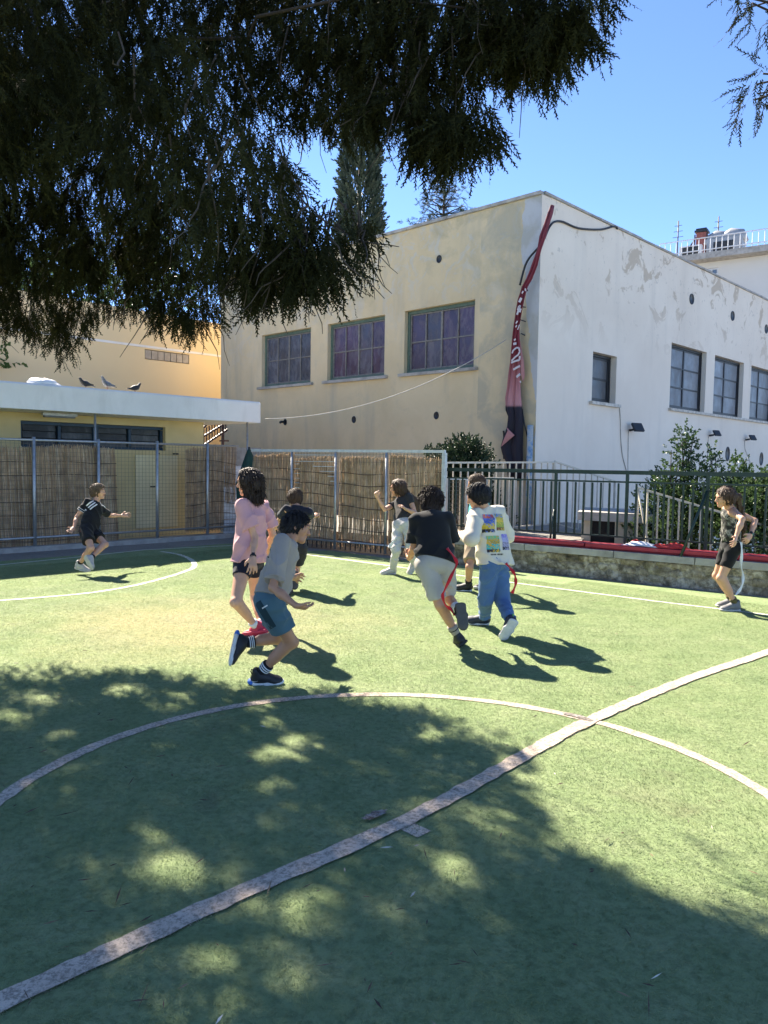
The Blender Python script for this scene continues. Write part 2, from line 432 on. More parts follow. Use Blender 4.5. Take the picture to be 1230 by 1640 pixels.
def dotn(t, v, a, off):
    nd = t.n('ShaderNodeVectorMath', operation='DOT_PRODUCT'); t.l(v, nd.inputs[0]); nd.inputs[1].default_value = a
    return t.math('SUBTRACT', nd.outputs['Value'], off)
def m_yellow():
    t = NT('old_yellow_render'); v = t.pos(); z = t.xyz(v)[2]; tt = dotn(t, v, D1, CORNER.dot(D1))
    n1 = t.noise(v, .7, 6, .62, .3); n2 = t.noise(v, 3.2, 6, .65, .5); st = t.noise(v, 1.6, 5, .6, 0, (1, 1, .16))
    c = t.ramp(n1, (.3, (.60, .475, .285)), (.7, (.71, .575, .365)))
    c = t.mix(t.ramp(st, (.50, 0.), (.70, .7)), c, (.46, .40, .29))
    c = t.mix(t.ramp(n2, (.56, 0.), (.74, .42)), c, (.47, .41, .30))
    hi = t.math('MULTIPLY', t.ramp(z, (0, 0.), (1, 1.)), 1.0)
    zr = t.n('ShaderNodeMapRange'); t.l(z, zr.inputs[0]); zr.inputs[1].default_value = 3.9; zr.inputs[2].default_value = 6.6
    pl = t.math('MULTIPLY', zr.outputs[0], t.ramp(t.noise(v, 2.1, 7, .7, 1.2), (.50, 0.), (.60, 1.)))
    c = t.mix(t.math('MULTIPLY', pl, .75), c, (.55, .52, .45))
    pl2 = t.math('MULTIPLY', zr.outputs[0], t.ramp(t.noise(v, 1.1, 6, .65, .6), (.52, 0.), (.68, .7)))
    c = t.mix(pl2, c, (.40, .345, .22))
    # grey primed strip along the corner, wide near the top, ragged edge
    edge = t.math('ADD', tt, t.math('MULTIPLY', t.math('SUBTRACT', t.noise(v, 1.7, 5, .6), .5), .34))
    zl = t.n('ShaderNodeMapRange'); t.l(z, zl.inputs[0]); zl.inputs[1].default_value = 2.4; zl.inputs[2].default_value = 6.0; zl.inputs[3].default_value = .02; zl.inputs[4].default_value = .44
    c = t.mix(t.math('LESS_THAN', edge, zl.outputs[0]), c, (.50, .50, .50))
    gp = t.math('MULTIPLY', t.math('LESS_THAN', t.math('ABSOLUTE', t.math('SUBTRACT', tt, .62)), .9), t.ramp(t.noise(v, 1.3, 5, .6, .3), (.47, 0.), (.6, .55)))
    c = t.mix(gp, c, (.36, .34, .27))
    lo = t.n('ShaderNodeMapRange'); t.l(z, lo.inputs[0]); lo.inputs[1].default_value = 1.5; lo.inputs[2].default_value = .3
    c = t.mix(t.math('MULTIPLY', lo.outputs[0], t.ramp(n2, (.4, .2), (.6, .85))), c, (.42, .42, .41))
    t.col(c); t.bump(t.math('SUBTRACT', t.noise(v, 34, 5, .7), t.math('MULTIPLY', pl, 1.5)), .4, .008); return t.fin(.92, 0, .2)
def m_white():
    t = NT('old_white_paint'); v = t.pos(); z = t.xyz(v)[2]
    n1 = t.noise(v, .6, 6, .6, .3)
    c = t.ramp(n1, (.3, (.77, .67, .55)), (.7, (.85, .755, .63)))
    st = t.noise(v, 1.5, 6, .62, .2, (1, 1, .14))
    c = t.mix(t.ramp(st, (.54, 0.), (.80, .3)), c, (.48, .44, .385))
    zr = t.n('ShaderNodeMapRange'); t.l(z, zr.inputs[0]); zr.inputs[1].default_value = 4.2; zr.inputs[2].default_value = 6.2
    pl = t.math('MULTIPLY', zr.outputs[0], t.ramp(t.noise(v, 1.25, 6, .62, .8), (.575, 0.), (.605, 1.)))
    c = t.mix(t.math('MULTIPLY', pl, .8), c, (.52, .42, .31))
    sp = t.math('MULTIPLY', zr.outputs[0], t.ramp(t.noise(v, 5.5, 4, .7, .6), (.60, 0.), (.68, .5)))
    c = t.mix(sp, c, (.42, .385, .33))
    lo = t.n('ShaderNodeMapRange'); t.l(z, lo.inputs[0]); lo.inputs[1].default_value = 1.7; lo.inputs[2].default_value = .4
    c = t.mix(t.math('MULTIPLY', lo.outputs[0], t.ramp(t.noise(v, 2, 5, .65), (.45, 0.), (.7, .6))), c, (.50, .48, .45))
    t.col(c); t.bump(t.math('SUBTRACT', t.noise(v, 30, 5, .7), t.math('MULTIPLY', pl, 1.5)), .35, .008); return t.fin(.9, 0, .2)
MY, MW = m_yellow(), m_white()
M_CONC = plain('weathered_concrete', (.36, .34, .31), .9, 0, .3, 4, .4, 40, .01, kind='Object')
M_GREENF = plain('faded_green_paint', (.085, .135, .105), .6, 0, .25, 12)
M_WOODG = plain('weathered_sash_paint', (.20, .185, .165), .8, 0, .35, 15)
M_DARKF = plain('black_painted_steel', (.02, .022, .025), .5, 0, .2, 10)
M_GALV = plain('galvanised_steel', (.42, .43, .44), .45, .7, .15, 20, .1)
M_BLACK = plain('dark_void', (.012, .012, .014), .8, 0, .1, 5, 0)
M_CABLE = plain('black_cable', (.015, .015, .018), .5, 0, .2, 8, 0)
M_CABLEW = plain('grey_white_cable', (.45, .42, .37), .7, 0, .2, 8, 0)
def m_glass(name, c, rough=.16, spec=.5, sc=2.2):
    t = NT(name); v = t.pos(); n = t.noise(v, sc, 4, .6); n2 = t.noise(v, 7, 6, .65, .4, (1, 1, .4))
    rnd = t.n('ShaderNodeObjectInfo').outputs['Random']
    cc = t.ramp(n, (.3, tuple(x * .6 for x in c)), (.7, tuple(min(1, x * 1.35) for x in c)))
    cc = t.mix(t.ramp(rnd, (0, 0.), (1, .75)), cc, tuple(x * .42 for x in c))
    cc = t.mix(t.math('MULTIPLY', t.ramp(n2, (.48, 0.), (.75, .55)), t.ramp(rnd, (0, 1.), (1, .4))), cc, (.30, .29, .28))
    t.col(cc); t.bump(t.noise(v, 1.6, 2), .08, .02); return t.fin(t.ramp(n2, (.4, rough), (.7, min(1, rough + .35))), 0, spec)
G_PURP = m_glass('purple_film_pane', (.085, .045, .085)); G_BLUE = m_glass('blue_grey_film_pane', (.075, .085, .12)); G_GREY = m_glass('grey_film_pane', (.095, .075, .10))
G_FROST = m_glass('dusty_grey_pane', (.20, .215, .235), .35); G_DARK = m_glass('dark_dusty_pane', (.075, .08, .085), .3)

ROOT = thing('school_building', CORNER, 'two-storey school building with a peeling yellow face and a white face', 'building')
YO = []
for (l, r, tl, bl, tr, br) in ((646.7, 761, 496.6, 598, 479, 589), (524, 616.7, 517, 609, 504, 601), (419, 498, 541, 620, 524, 613)):
    t0, zt = w1(r, tr); _, zb = w1(r, br); t1, _ = w1(l, bl); YO.append((t0, t1, zb, zt))
zt = sum(o[3] for o in YO) / 3; zb = sum(o[2] for o in YO) / 3
YO = [(o[0], o[1], zb, zt) for o in YO]
LY = w1(363, 600)[0]
wall_mesh(CORNER, D1, N1, LY, -1.6, ZTOP, .3, YO, .17, False).build('yellow_wall', MY, ROOT)
WO = []
t0, zt_ = w2(950, 562.7); t1, zb_ = w2(985.6, 643); zb_ = w2(950, 643)[1]; WO.append((t0, t1, zb_, zt_))
big = []
for l, r in ((1073.8, 1130.5), (1144, 1191), (1203, None)):
    a = w2(l, 600)[0]; b2 = w2(r, 600)[0] if r else a + big[0][1] - big[0][0]; big.append((a, b2))
pitch = big[1][0] - big[0][0]
big.append((big[2][0] + pitch, big[2][1] + pitch))
zt2 = w2(1073.8, 547.7)[1]; zb2 = w2(1073.8, 653)[1]
WO += [(a, b2, zb2, zt2) for a, b2 in big]
LW = 24.0
wall_mesh(CORNER - D1 * 0, D2, N2, LW, -1.6, ZTOP + .02, .3, WO, .2, False).build('white_wall', MW, ROOT)
# flat roof set down behind the parapet, back walls
rf = MB(); z = ZTOP - .25
a = CORNER + D1 * .31 + D2 * .31; rf.obox(CORNER + D1 * (LY / 2) + D2 * (LW / 2) + UP * (z - .1), (D1, D2, UP), (LY / 2 - .31, LW / 2 - .31, .1)); rf.build('roof', M_CONC, ROOT)
bw = MB(); bw.obox(CORNER + D1 * (LY + .01 + .15) + D2 * (LW / 2) + UP * (ZTOP / 2 - .8), (D1, D2, UP), (.15, LW / 2, ZTOP / 2 + .8)); bw.build('back_wall', MY, ROOT)
# copings
cp = MB(); nseg = 9
for i in range(nseg):
    a = LY * i / nseg; b2 = LY * (i + 1) / nseg - .015
    cp.obox(CORNER + D1 * ((a + b2) / 2) + N1 * (-.13) + UP * (ZTOP + .035), (D1, N1, UP), ((b2 - a) / 2, .19, .033), .004)
cp.build('coping', M_CONC, ROOT)
cp = MB(); nseg = 22
for i in range(nseg):
    a = .06 + (LW - .06) * i / nseg; b2 = .06 + (LW - .06) * (i + 1) / nseg - .01
    cp.obox(CORNER + D2 * ((a + b2) / 2) + N2 * (-.14) + UP * (ZTOP + .047 + random.uniform(-.006, .006)), (D2, N2, UP), ((b2 - a) / 2, .175, .026), .006)
cp.build('coping', M_CONC, ROOT)

def window(org, d, nout, op, depth, cols, rows, fw, mframe, panes, mm, bar=.03, sill=True, sillm=None, mullions=()):
    t0, t1, z0, z1 = op
    pt = lambda t, z, k: org + d * t + Vector((0, 0, z)) - nout * k
    f = MB(); e = .004
    for (a, b2, c, g) in ((t0 + e, t1 - e, z1 - fw - e, z1 - e), (t0 + e, t1 - e, z0 + e, z0 + fw + e), (t0 + e, t0 + fw + e, z0 + fw + 2 * e, z1 - fw - 2 * e), (t1 - fw - e, t1 - e, z0 + fw + 2 * e, z1 - fw - 2 * e)):
        f.obox(pt((a + b2) / 2, (c + g) / 2, depth), (d, nout, UP), ((b2 - a) / 2, .03, (g - c) / 2))
    fr = f.build('window', mframe, ROOT)
    a0, a1 = t0 + fw + .01, t1 - fw - .01; c0, c1 = z0 + fw + .01, z1 - fw - .01
    cw_, ch = (a1 - a0) / cols, (c1 - c0) / rows
    g = MB()
    for i in range(cols + 1):
        wd = bar * (1.7 if i in mullions else 1)
        g.obox(pt(min(max(a0 + cw_ * i, a0 + wd / 2), a1 - wd / 2), (c0 + c1) / 2, depth + .012), (d, nout, UP), (wd / 2, .022, (c1 - c0) / 2))
    for j in range(rows + 1):
        g.obox(pt((a0 + a1) / 2, min(max(c0 + ch * j, c0 + bar / 2), c1 - bar / 2), depth + .014), (d, nout, UP), ((a1 - a0) / 2, .018, bar / 2))
    g.build('sash', mm, fr)
    for i in range(cols):
        for j in range(rows):
            me = MB().obox(pt(a0 + cw_ * (i + .5), c0 + ch * (j + .5), depth + .018 + random.uniform(-.003, .003)), (d + nout * random.uniform(-.012, .012), nout, UP + nout * random.uniform(-.012, .012)), (cw_ / 2 - bar * .35, .003, ch / 2 - bar * .35))
            me.build('pane', panes[(i * 7 + j * 3) % len(panes)], fr)
    bk = MB(); bk.obox(pt((t0 + t1) / 2, (z0 + z1) / 2, depth + .10), (d, nout, UP), ((t1 - t0) / 2 - .01, .01, (z1 - z0) / 2 - .01)); bk.build('backing', M_BLACK, fr)
    if sill:
        s = MB(); s.obox(pt((t0 + t1) / 2 - 0, z0 - .035, -.03), (d, nout, UP), ((t1 - t0) / 2 + .12, .06, .034), .003); s.build('sill', sillm or M_CONC, fr)
    return fr
for k, (op, pn) in enumerate(zip(YO, ([G_PURP, G_PURP, G_GREY], [G_PURP, G_GREY, G_PURP], [G_BLUE]))):
    window(CORNER, D1, N1, op, .14, 4, 2, .075, M_GREENF, pn, M_WOODG, .03, True, None, (2,))
SILLW = plain('dirty_white_sill', (.55, .51, .44), .9, 0, .3, 9)
window(CORNER, D2, N2, WO[0], .18, 1, 2, .06, M_DARKF, [G_DARK], M_DARKF, .045, True, SILLW)
for op in WO[1:]: window(CORNER, D2, N2, op, .16, 2, 3, .055, M_DARKF, [G_FROST, G_FROST, G_DARK], M_DARKF, .04, False, None, (1,))
ls = MB(); a = WO[1][0] - .06; b2 = WO[4][1] + .1
ls.obox(CORNER + D2 * ((a + b2) / 2) + N2 * .035 + UP * (zb2 - .045), (D2, N2, UP), ((b2 - a) / 2, .05, .032), .002); ls.build('long_sill', SILLW, ROOT)
# round vents and weep holes
def vent(p, nout, r, ry=None, ring=M_DARKF):
    x = UP.cross(nout); ry = ry or r; m = MB(); seg = 20; prof = ((1.18, .002), (1.16, .018), (1.0, .02), (.93, .006))
    v = []; f = []
    for (s, k) in prof:
        for i in range(seg):
            a = 2 * math.pi * i / seg; v.append(p + x * (math.cos(a) * r * s) + UP * (math.sin(a) * ry * s) + nout * k)
    for j in range(len(prof) - 1):
        for i in range(seg): f.append((j * seg + i, j * seg + (i + 1) % seg, (j + 1) * seg + (i + 1) % seg, (j + 1) * seg + i))
    f.append(tuple((len(prof) - 1) * seg + i for i in range(seg)))  # dark disc closes the ring, standing for the shaded inside of the hole
    m.add(v, f, True); return m.build('vent', ring, ROOT)
for px, py in ((1107.5, 479), (1173, 506), (1227, 527)): vent(Pp(px, py, CORNER, N2), N2, .125)
for px, py in ((1219, 735), (1165, 727)): vent(Pp(px, py, CORNER, N2), N2, .14, .19)
for px, py in ((703.5, 415), (456, 469), (699, 665.5), (567, 672), (457, 676)): vent(Pp(px, py, CORNER, N1), N1, .062, .075)
pp = Pp(457, 676, CORNER, N1); MB().tube([pp - N1 * .05, pp + N1 * .16, pp + N1 * .19 - UP * .03], .035, 10).build('spout', M_DARKF, ROOT)

# things fixed to the building
def floodlight(px, py, h=.15, cable_to=None, label='', s=1.0):
    p = Pp(px, py, CORNER, N2); r = thing('floodlight', p, label, 'floodlight', 'floodlights on the white wall')
    ax = (D2 * .92 + N2 * .3).normalized(); up = (UP * .45 + N2 * .75).normalized()
    y = ax.cross(up).normalized(); up = y.cross(ax)
    b_ = MB(); c = p + N2 * .22 + UP * .02; b_.obox(c, (ax, y, up), (.16 * s, .115 * s, .028 * s)); b_.build('lamp_body', M_DARKF, r, .01)
    g = MB(); g.obox(c - up * .0315 * s, (ax, y, up), (.135 * s, .09 * s, .003)); g.build('lamp_glass', G_FROST, r)
    k = MB(); k.bar(p + N2 * .004 - UP * .05, p + N2 * .13 - UP * .03, .05, .05); k.bar(p + N2 * .12 - UP * .03, c, .03, .03); k.build('bracket', M_DARKF, r)
    return r
floodlight(1008, 686, label='larger dark floodlight on the white wall below the small window')
floodlight(1136, 695, label='small floodlight on the white wall above the tall leafy shrub', s=.8)
floodlight(1194, 702, label='small floodlight with a dangling cable on the white wall', s=.8)
def cable(name, pts, r, mat, label, cat='cable'):
    o = MB().tube(smooth_poly([Vector(p) for p in pts], 6), r, 6).build(name, mat); return tag(o, label, cat)
q = lambda px, py, k=.012: Pp(px, py, CORNER, N2) + N2 * k
cable('cable', [q(991, 648), q(993, 672), q(993.5, 700), q(996, 728), q(1001, 748), q(1004, 762)], .013, M_CABLEW, 'pale grey cable hanging on the white wall under the small window')
cable('cable', [q(1006, 690), q(1005.5, 715), q(1005, 760)], .008, M_CABLEW, 'thin cable dropping from the larger floodlight')
cable('cable', [q(1134, 698), q(1133, 720), q(1132.5, 740)], .008, M_CABLEW, 'thin cable dropping from the floodlight above the shrub')
cable('cable', [q(1192, 705), q(1193, 720), q(1199, 735), q(1201, 745), q(1197, 756)], .008, M_CABLEW, 'thin cable looping down from the small floodlight at right')
cable('cable', [q(790, 0) if 0 else Pp(836, 458, CORNER, N1) + N1 * .08, Pp(848, 420, CORNER, N1) + N1 * .09, CORNER + (N1 + N2) * .07 + UP * (P(866, 392, 16).z), q(877, 366, .03), q(886, 356, .03), q(900, 356, .03), q(925, 366, .03), q(960, 368, .03), q(982, 363, .03), q(987, 367, .03)], .022, M_CABLE, 'thick black cable running round the building corner under the parapet')
# blue drain pipe near the corner
pb = Pp(849, 700, CORNER + N1 * .09, N1)
bp = NT('flaking_blue_paint'); bp.col(bp.ramp(bp.noise(bp.pos(), 9, 6, .7), (.36, (.13, .22, .33)), (.46, (.26, .36, .45)), (.54, (.50, .48, .42)))); MBP = bp.fin(.6)
zt_ = Pp(849.5, 681, CORNER + N1 * .09, N1).z
pr = MB().tube([Vector((pb.x, pb.y, .3)), Vector((pb.x, pb.y, zt_))], .062, 14); pr = pr.build('drain_pipe', MBP)
tag(pr, 'flaking blue drain pipe at the foot of the yellow wall', 'drain pipe')
# ------------------------------------------------------------------ low building on the left
MYB = plain('yellow_wall_paint', (.64, .51, .26), .9, 0, .1, 1.5, .2, 40, .005)
MYL = plain('pale_yellow_panel_paint', (.68, .60, .38), .8, 0, .1, 2, .15)
wsl = NT('white_painted_concrete'); _v = wsl.pos()
wsl.col(wsl.mix(wsl.ramp(wsl.noise(_v, 2.2, 6, .65, .4, (1, 1, .35)), (.5, 0.), (.75, .35)), wsl.ramp(wsl.noise(_v, 1.1, 5, .6), (.3, (.72, .70, .67)), (.7, (.82, .80, .77))), (.45, .43, .39)))
wsl.bump(wsl.noise(_v, 25, 5, .7), .4, .01); MSL = wsl.fin(.9)
MBLUE = plain('dark_blue_frame_paint', (.018, .045, .075), .5, 0, .2, 8)
FP = LF0                                            # the fence plane: through LF0 along D2, outward normal N2
def lw(px, py, off=0.0):
    p = Pp(px, py, FP - N2 * off, N2); return ((p - FP).dot(D2), p.z)
tR = lw(421, 655)[0]; zs0 = lw(420, 671)[1]; zs1 = lw(420, 642)[1]
zs0, zs1 = 2.33, 2.76
LOW = thing('low_building', FP + D2 * -3, 'low yellow building with a thick white flat roof slab behind the wire fence', 'building')
s = MB(); n = 10; tl = -17
prof = [(tl, 0), (tR - .12, 0)] + [(tR - .12 + .12 * math.sin(a), .12 - .12 * math.cos(a)) for a in np.linspace(.2, math.pi / 2, 5)] + [(tR, 6.2), (tl, 6.2)]
pts = [FP + D2 * t - N2 * k for t, k in prof]; n = len(pts)
c3 = .03
ringz = [(zs0, 0.0), (zs0 + .02, 0), (zs1 - .03, 0), (zs1, .03)]
vs_ = []; fs_ = []
for z, ins in ringz:
    for p in pts: vs_.append(p + UP * z - N2 * ins * (1 if (p - FP).dot(N2) > -3 else -1))
for j in range(len(ringz) - 1):
    for i in range(n): fs_.append((j * n + i, j * n + (i + 1) % n, (j + 1) * n + (i + 1) % n, (j + 1) * n + i))
fs_.append(tuple(range(n))[::-1]); fs_.append(tuple((len(ringz) - 1) * n + i for i in range(n)))
s.add(vs_, fs_).build('roof_slab', MSL, LOW)
SB = 1.0                                            # wall set back under the slab
tW = lw(326, 690, SB)[0]
l0, zt_ = lw(33, 675, SB); l1 = lw(265, 700, SB)[0]
zt_ = 2.19; zb_ = 1.72
LWALL0 = FP - N2 * SB + D2 * -17
m = wall_mesh(LWALL0, D2, N2, tW + 17, -.3, zs0 - .003, .25, [(l0 + 17, l1 + 17, zb_, zt_)], .16); m.build('wall', MYB, LOW)
m = MB(); m.obox(FP - N2 * (SB + 2.6) + D2 * (tW - .12) + UP * (zs0 / 2 - .15), (N2, D2, UP), (2.34, .12, zs0 / 2 + .145)); m.build('side_wall', MYB, LOW)
f = MB(); pw = lambda t, z, k: FP - N2 * (SB + k) + D2 * t + UP * z
zb2_ = 1.80
for a, b2, c, e in ((l0 + .005, l1 - .005, zt_ - .06, zt_ - .005), (l0 + .005, l1 - .005, zb_ + .005, zb_ + .05)): f.obox(pw((a + b2) / 2, (c + e) / 2, .12), (D2, N2, UP), ((b2 - a) / 2, .03, (e - c) / 2))
nb = 4
for i in range(nb + 1):
    t = l0 + .03 + (l1 - l0 - .06) * i / nb; f.obox(pw(t, (zb_ + zt_) / 2, .125), (D2, N2, UP), (.025 if i not in (2,) else .05, .028, (zt_ - zb_) / 2 - .07))
wf = f.build('window', MBLUE, LOW)
for i in range(nb):
    a = l0 + .03 + (l1 - l0 - .06) * i / nb + .055; b2 = l0 + .03 + (l1 - l0 - .06) * (i + 1) / nb - .055
    for j in range(3):
        sl = MB(); sl.obox(pw((a + b2) / 2, zb_ + .11 + j * .125, .15), (D2, (N2 + UP * .25).normalized(), (UP - N2 * .25).normalized()), ((b2 - a) / 2, .004, .058)); sl.build('pane', G_DARK, wf)
m = MB(); m.obox(pw((l0 + l1) / 2, (zb_ + zt_) / 2, .21), (D2, N2, UP), ((l1 - l0) / 2 - .01, .01, (zt_ - zb_) / 2 - .01)); m.build('backing', M_BLACK, wf)
# pale double door panel behind the open part of the fence
d0 = lw(197, 800, SB)[0]; d1 = lw(300, 800, SB)[0]
m = MB(); m.obox(pw((d0 + d1) / 2, .90, -.022), (D2, N2, UP), ((d1 - d0) / 2 - .25, .02, .72), .002); dr = m.build('door', MYL, LOW)
hd = MB(); t = d0 + .6; hd.obox(pw(t, 1.0, -.06), (D2, N2, UP), (.05, .012, .012)); hd.build('handle', M_DARKF, dr)
m = MB()
for t in (d0 + .75, d0 + 1.1, d0 + 1.17): m.obox(pw(t, 1.66, -.02), (D2, N2, UP), (.02, .02, .012))
m.build('door_hinge', M_DARKF, LOW)
fx = thing('ceiling_light', pw(lw(95, 655, .6)[0], 2.28, -.4), 'long lamp fitting fixed under the white roof slab', 'lamp')
t = lw(95, 655, .6)[0]
MB().obox(pw(t, zs0 - .028, -.4), (D2, N2, UP), (.30, .05, .024)).build('lamp_base', M_GALV, fx)
MB().obox(pw(t, zs0 - .068, -.4), (D2, N2, UP), (.27, .042, .015)).build('lamp_cover', G_FROST, fx)
# things on the slab
bagm = plain('white_plastic_bag', (.72, .74, .78), .4, 0, .08, 9, .3, 14, .02)
pbag = Pp(71, 603, FP - N2 * .15, N2); pbag = pbag.copy(); pbag.z = zs1
def bumpy(c, rx, ry, rz, seedk, nu=16, nv=10, amp=.25):
    m = MB(); r_ = random.Random(seedk); ph = [r_.uniform(0, 6) for _ in range(6)]
    def fn(u, v):
        a = 2 * math.pi * u; e = math.pi * (v - .5); k = 1 + amp * (math.sin(3 * a + ph[0]) * math.cos(2 * e + ph[1]) * .6 + math.sin(5 * a + ph[2] + 3 * e) * .4)
        return c + D2 * rx * k * math.cos(a) * math.cos(e) + N2 * ry * k * math.sin(a) * math.cos(e) + UP * max(-.02, rz * (math.sin(e) * k))
    return m.grid(fn, nu, nv)
o = bumpy(pbag + N2 * -.05 + UP * .02, .26, .16, .085, 4).build('plastic_bag', bagm); tag(o, 'crumpled white plastic bag lying on the roof slab', 'plastic bag')

# ------------------------------------------------------------------ far yellow building and stair behind
fy = NT('bright_yellow_render'); _v = fy.pos(); fyz = fy.xyz(_v)[2]
c_ = fy.ramp(fy.noise(_v, .35, 4, .6), (.35, (.72, .57, .34)), (.7, (.78, .61, .35)))
fy.col(c_); fy.bump(fy.noise(_v, 20, 4), .2, .01); MFY = fy.fin(.9)
FB0 = FP - N2 * 9.5
def fw(px, py): p = Pp(px, py, FB0, N2); return (p - FB0).dot(D2), p.z
FAR = thing('yellow_building', FB0, 'plain bright yellow building behind the low white roof slab', 'building')
tr_ = fw(380, 600)[0]; zt_far = fw(363, 520)[1]
m = wall_mesh(FB0 - D2 * 14, D2, N2, 14 + tr_ + 3, -1.5, zt_far, .3, [(fw(232, 570)[0] + 14, fw(303, 570)[0] + 14, fw(232, 575)[1], fw(232, 559)[1])], .12); m.build('wall', MFY, FAR)
a, b2 = fw(232, 570)[0] + .01, fw(303, 570)[0] - .01; z0, z1 = fw(232, 575)[1] + .01, fw(232, 559)[1] - .01
MBLK = plain('grey_glass_block', (.34, .30, .25), .6, 0, .2, 6)
nb = 7
for i in range(nb):
    w_ = (b2 - a) / nb; MB().obox(FB0 + D2 * (a + w_ * (i + .5)) - N2 * .05 + UP * ((z0 + z1) / 2), (D2, N2, UP), (w_ / 2 - .012, .04, (z1 - z0) / 2 - .012)).build('block', MBLK, FAR)
ta, za = fw(148, 546); tb_, zb3 = fw(363, 570)
m = MB(); m.obox(FB0 + D2 * ((ta + tr_) / 2 - 3) + N2 * .012 + UP * ((za + zb3) / 2), (D2, N2, UP), ((tr_ - ta) / 2 + 4, .01, .035)); m.build('string_course', MSL, FAR)
m = MB(); m.obox(FB0 + D2 * (-14 + (17 + tr_) / 2) - N2 * 3 + UP * (zt_far - .2), (D2, N2, UP), ((17 + tr_) / 2, 2.65, .1)); m.build('roof', M_CONC, FAR)
# brown stair railing between the buildings
MBR = plain('dark_brown_railing_paint', (.05, .022, .018), .5, 0, .2, 8)
SY = FP - N2 * 4.2
sp = lambda px, py: Pp(px, py, SY, N2)
ST = thing('stair_railing', sp(340, 715), 'dark brown stair railing between the low building and the tall one', 'railing')
m = MB()
for (a, b2) in (((318, 693), (337, 673)), ((322, 701), (364, 676)), ((322, 716), (364, 688))): m.bar(sp(*a), sp(*b2), .05, .05)
m.bar(sp(352, 706), sp(366, 706), .04, .04); m.bar(sp(357, 672), sp(357, 716), .05, .05); m.build('handrail', MBR, ST)
for k in range(10):
    x = 322 + k * 4.4
    MB().bar(sp(x, 714 - max(0, (x - 322)) * .62 + 3), sp(x, 690 - (x - 322) * .62), .022, .022).build('baluster', MBR, ST)
m = MB(); m.obox(sp(345, 722) + UP * -.9, (D2, N2, UP), (1.1, .5, 1.0)); m.build('landing', M_CONC, ST)

# ------------------------------------------------------------------ distant apartment building with roof clutter
DY = 46.0
MDW = plain('distant_pale_render', (.62, .60, .56), .9, 0, .06, .3, .1, 4, .01)
def dp(px, py): return Pp(px, py, P(1150, 420, DY), N1d)
dd_ = Vector((-.82, .57, 0)).normalized(); N1d = Vector((-dd_.y, dd_.x, 0)) * -1
N1d = Vector((-.57, -.82, 0)).normalized(); dd_ = Vector((.82, -.57, 0)).normalized()
pA = Pp(1085, 417, P(1150, 420, DY), N1d); pB = Pp(1320, 377, P(1150, 420, DY), N1d)
DB = thing('apartment_building', pA, 'pale apartment building rising behind the white wall with a railed roof', 'building')
Ld = (pB - pA).length + 6; zd = pA.z
wo0 = Pp(1128, 431, pA, N1d); wo1 = Pp(1150, 444, pA, N1d)
op = ((wo0 - pA).dot(dd_), (wo1 - pA).dot(dd_), wo1.z - .3, wo0.z)
wall_mesh(Vector((pA.x, pA.y, 0)) - dd_ * 3, dd_, N1d, Ld + 3, -2, zd - .35, .3, [(op[0] + 3, op[1] + 3, op[2], op[3])], .15).build('wall', MDW, DB)
m = MB(); m.obox(Vector((pA.x, pA.y, zd - .17)) + dd_ * (Ld / 2 - 2) + N1d * .35 - N1d * 4, (dd_, N1d, UP), (Ld / 2 + 1.4, 4.6, .175)); m.build('roof_slab', M_CONC, DB)
f = MB(); c_ = pA + dd_ * ((op[0] + op[1]) / 2) - N1d * .1; c_.z = (op[2] + op[3]) / 2; w_ = (op[1] - op[0]) / 2; h_ = (op[3] - op[2]) / 2
for k in (-1, 0, 1): f.obox(c_ + dd_ * (w_ - .05) * k, (dd_, N1d, UP), (.04, .04, h_ - .01))
for k in (-1, .2, 1): f.obox(c_ + UP * (h_ - .05) * k + N1d * .005, (dd_, N1d, UP), (w_ - .01, .04, .035))
wd = f.build('window', plain('pale_window_frame', (.6, .62, .65), .5), DB)
for k in (-.5, .5): MB().obox(c_ + dd_ * w_ * k - N1d * .02, (dd_, N1d, UP), (w_ / 2 - .05, .01, h_ - .06)).build('pane', m_glass('sky_blue_pane', (.16, .24, .36), .15) if k < 0 else bpy.data.materials['sky_blue_pane'], wd)
RB = lambda px, py, back=1.0: Pp(px, py, pA - N1d * back, N1d)
m = MB(); r0 = Vector((pA.x, pA.y, zd)) + N1d * .6
MWR = plain('white_railing_paint', (.62, .62, .63), .6, 0, .1, 6)
RL = thing('roof_railing', r0, 'white metal railing along the far apartment roof edge', 'railing')
for zz in (.25, .95): m.bar(r0 - dd_ * .9 + UP * zz, r0 + dd_ * (Ld - 3) + UP * zz, .05, .05)
m.build('rail', MWR, RL)
bme = MB().box((-.018, -.018, 0), (.018, .018, .9)).build('baluster', MWR, RL, raw=True); bm_ = bme.data; bme.location = r0 - dd_ * .9 - ORG[RL.name]
for k in range(1, 46): piece('baluster', bm_, RL, r0 - dd_ * .9 + dd_ * (k * .32))
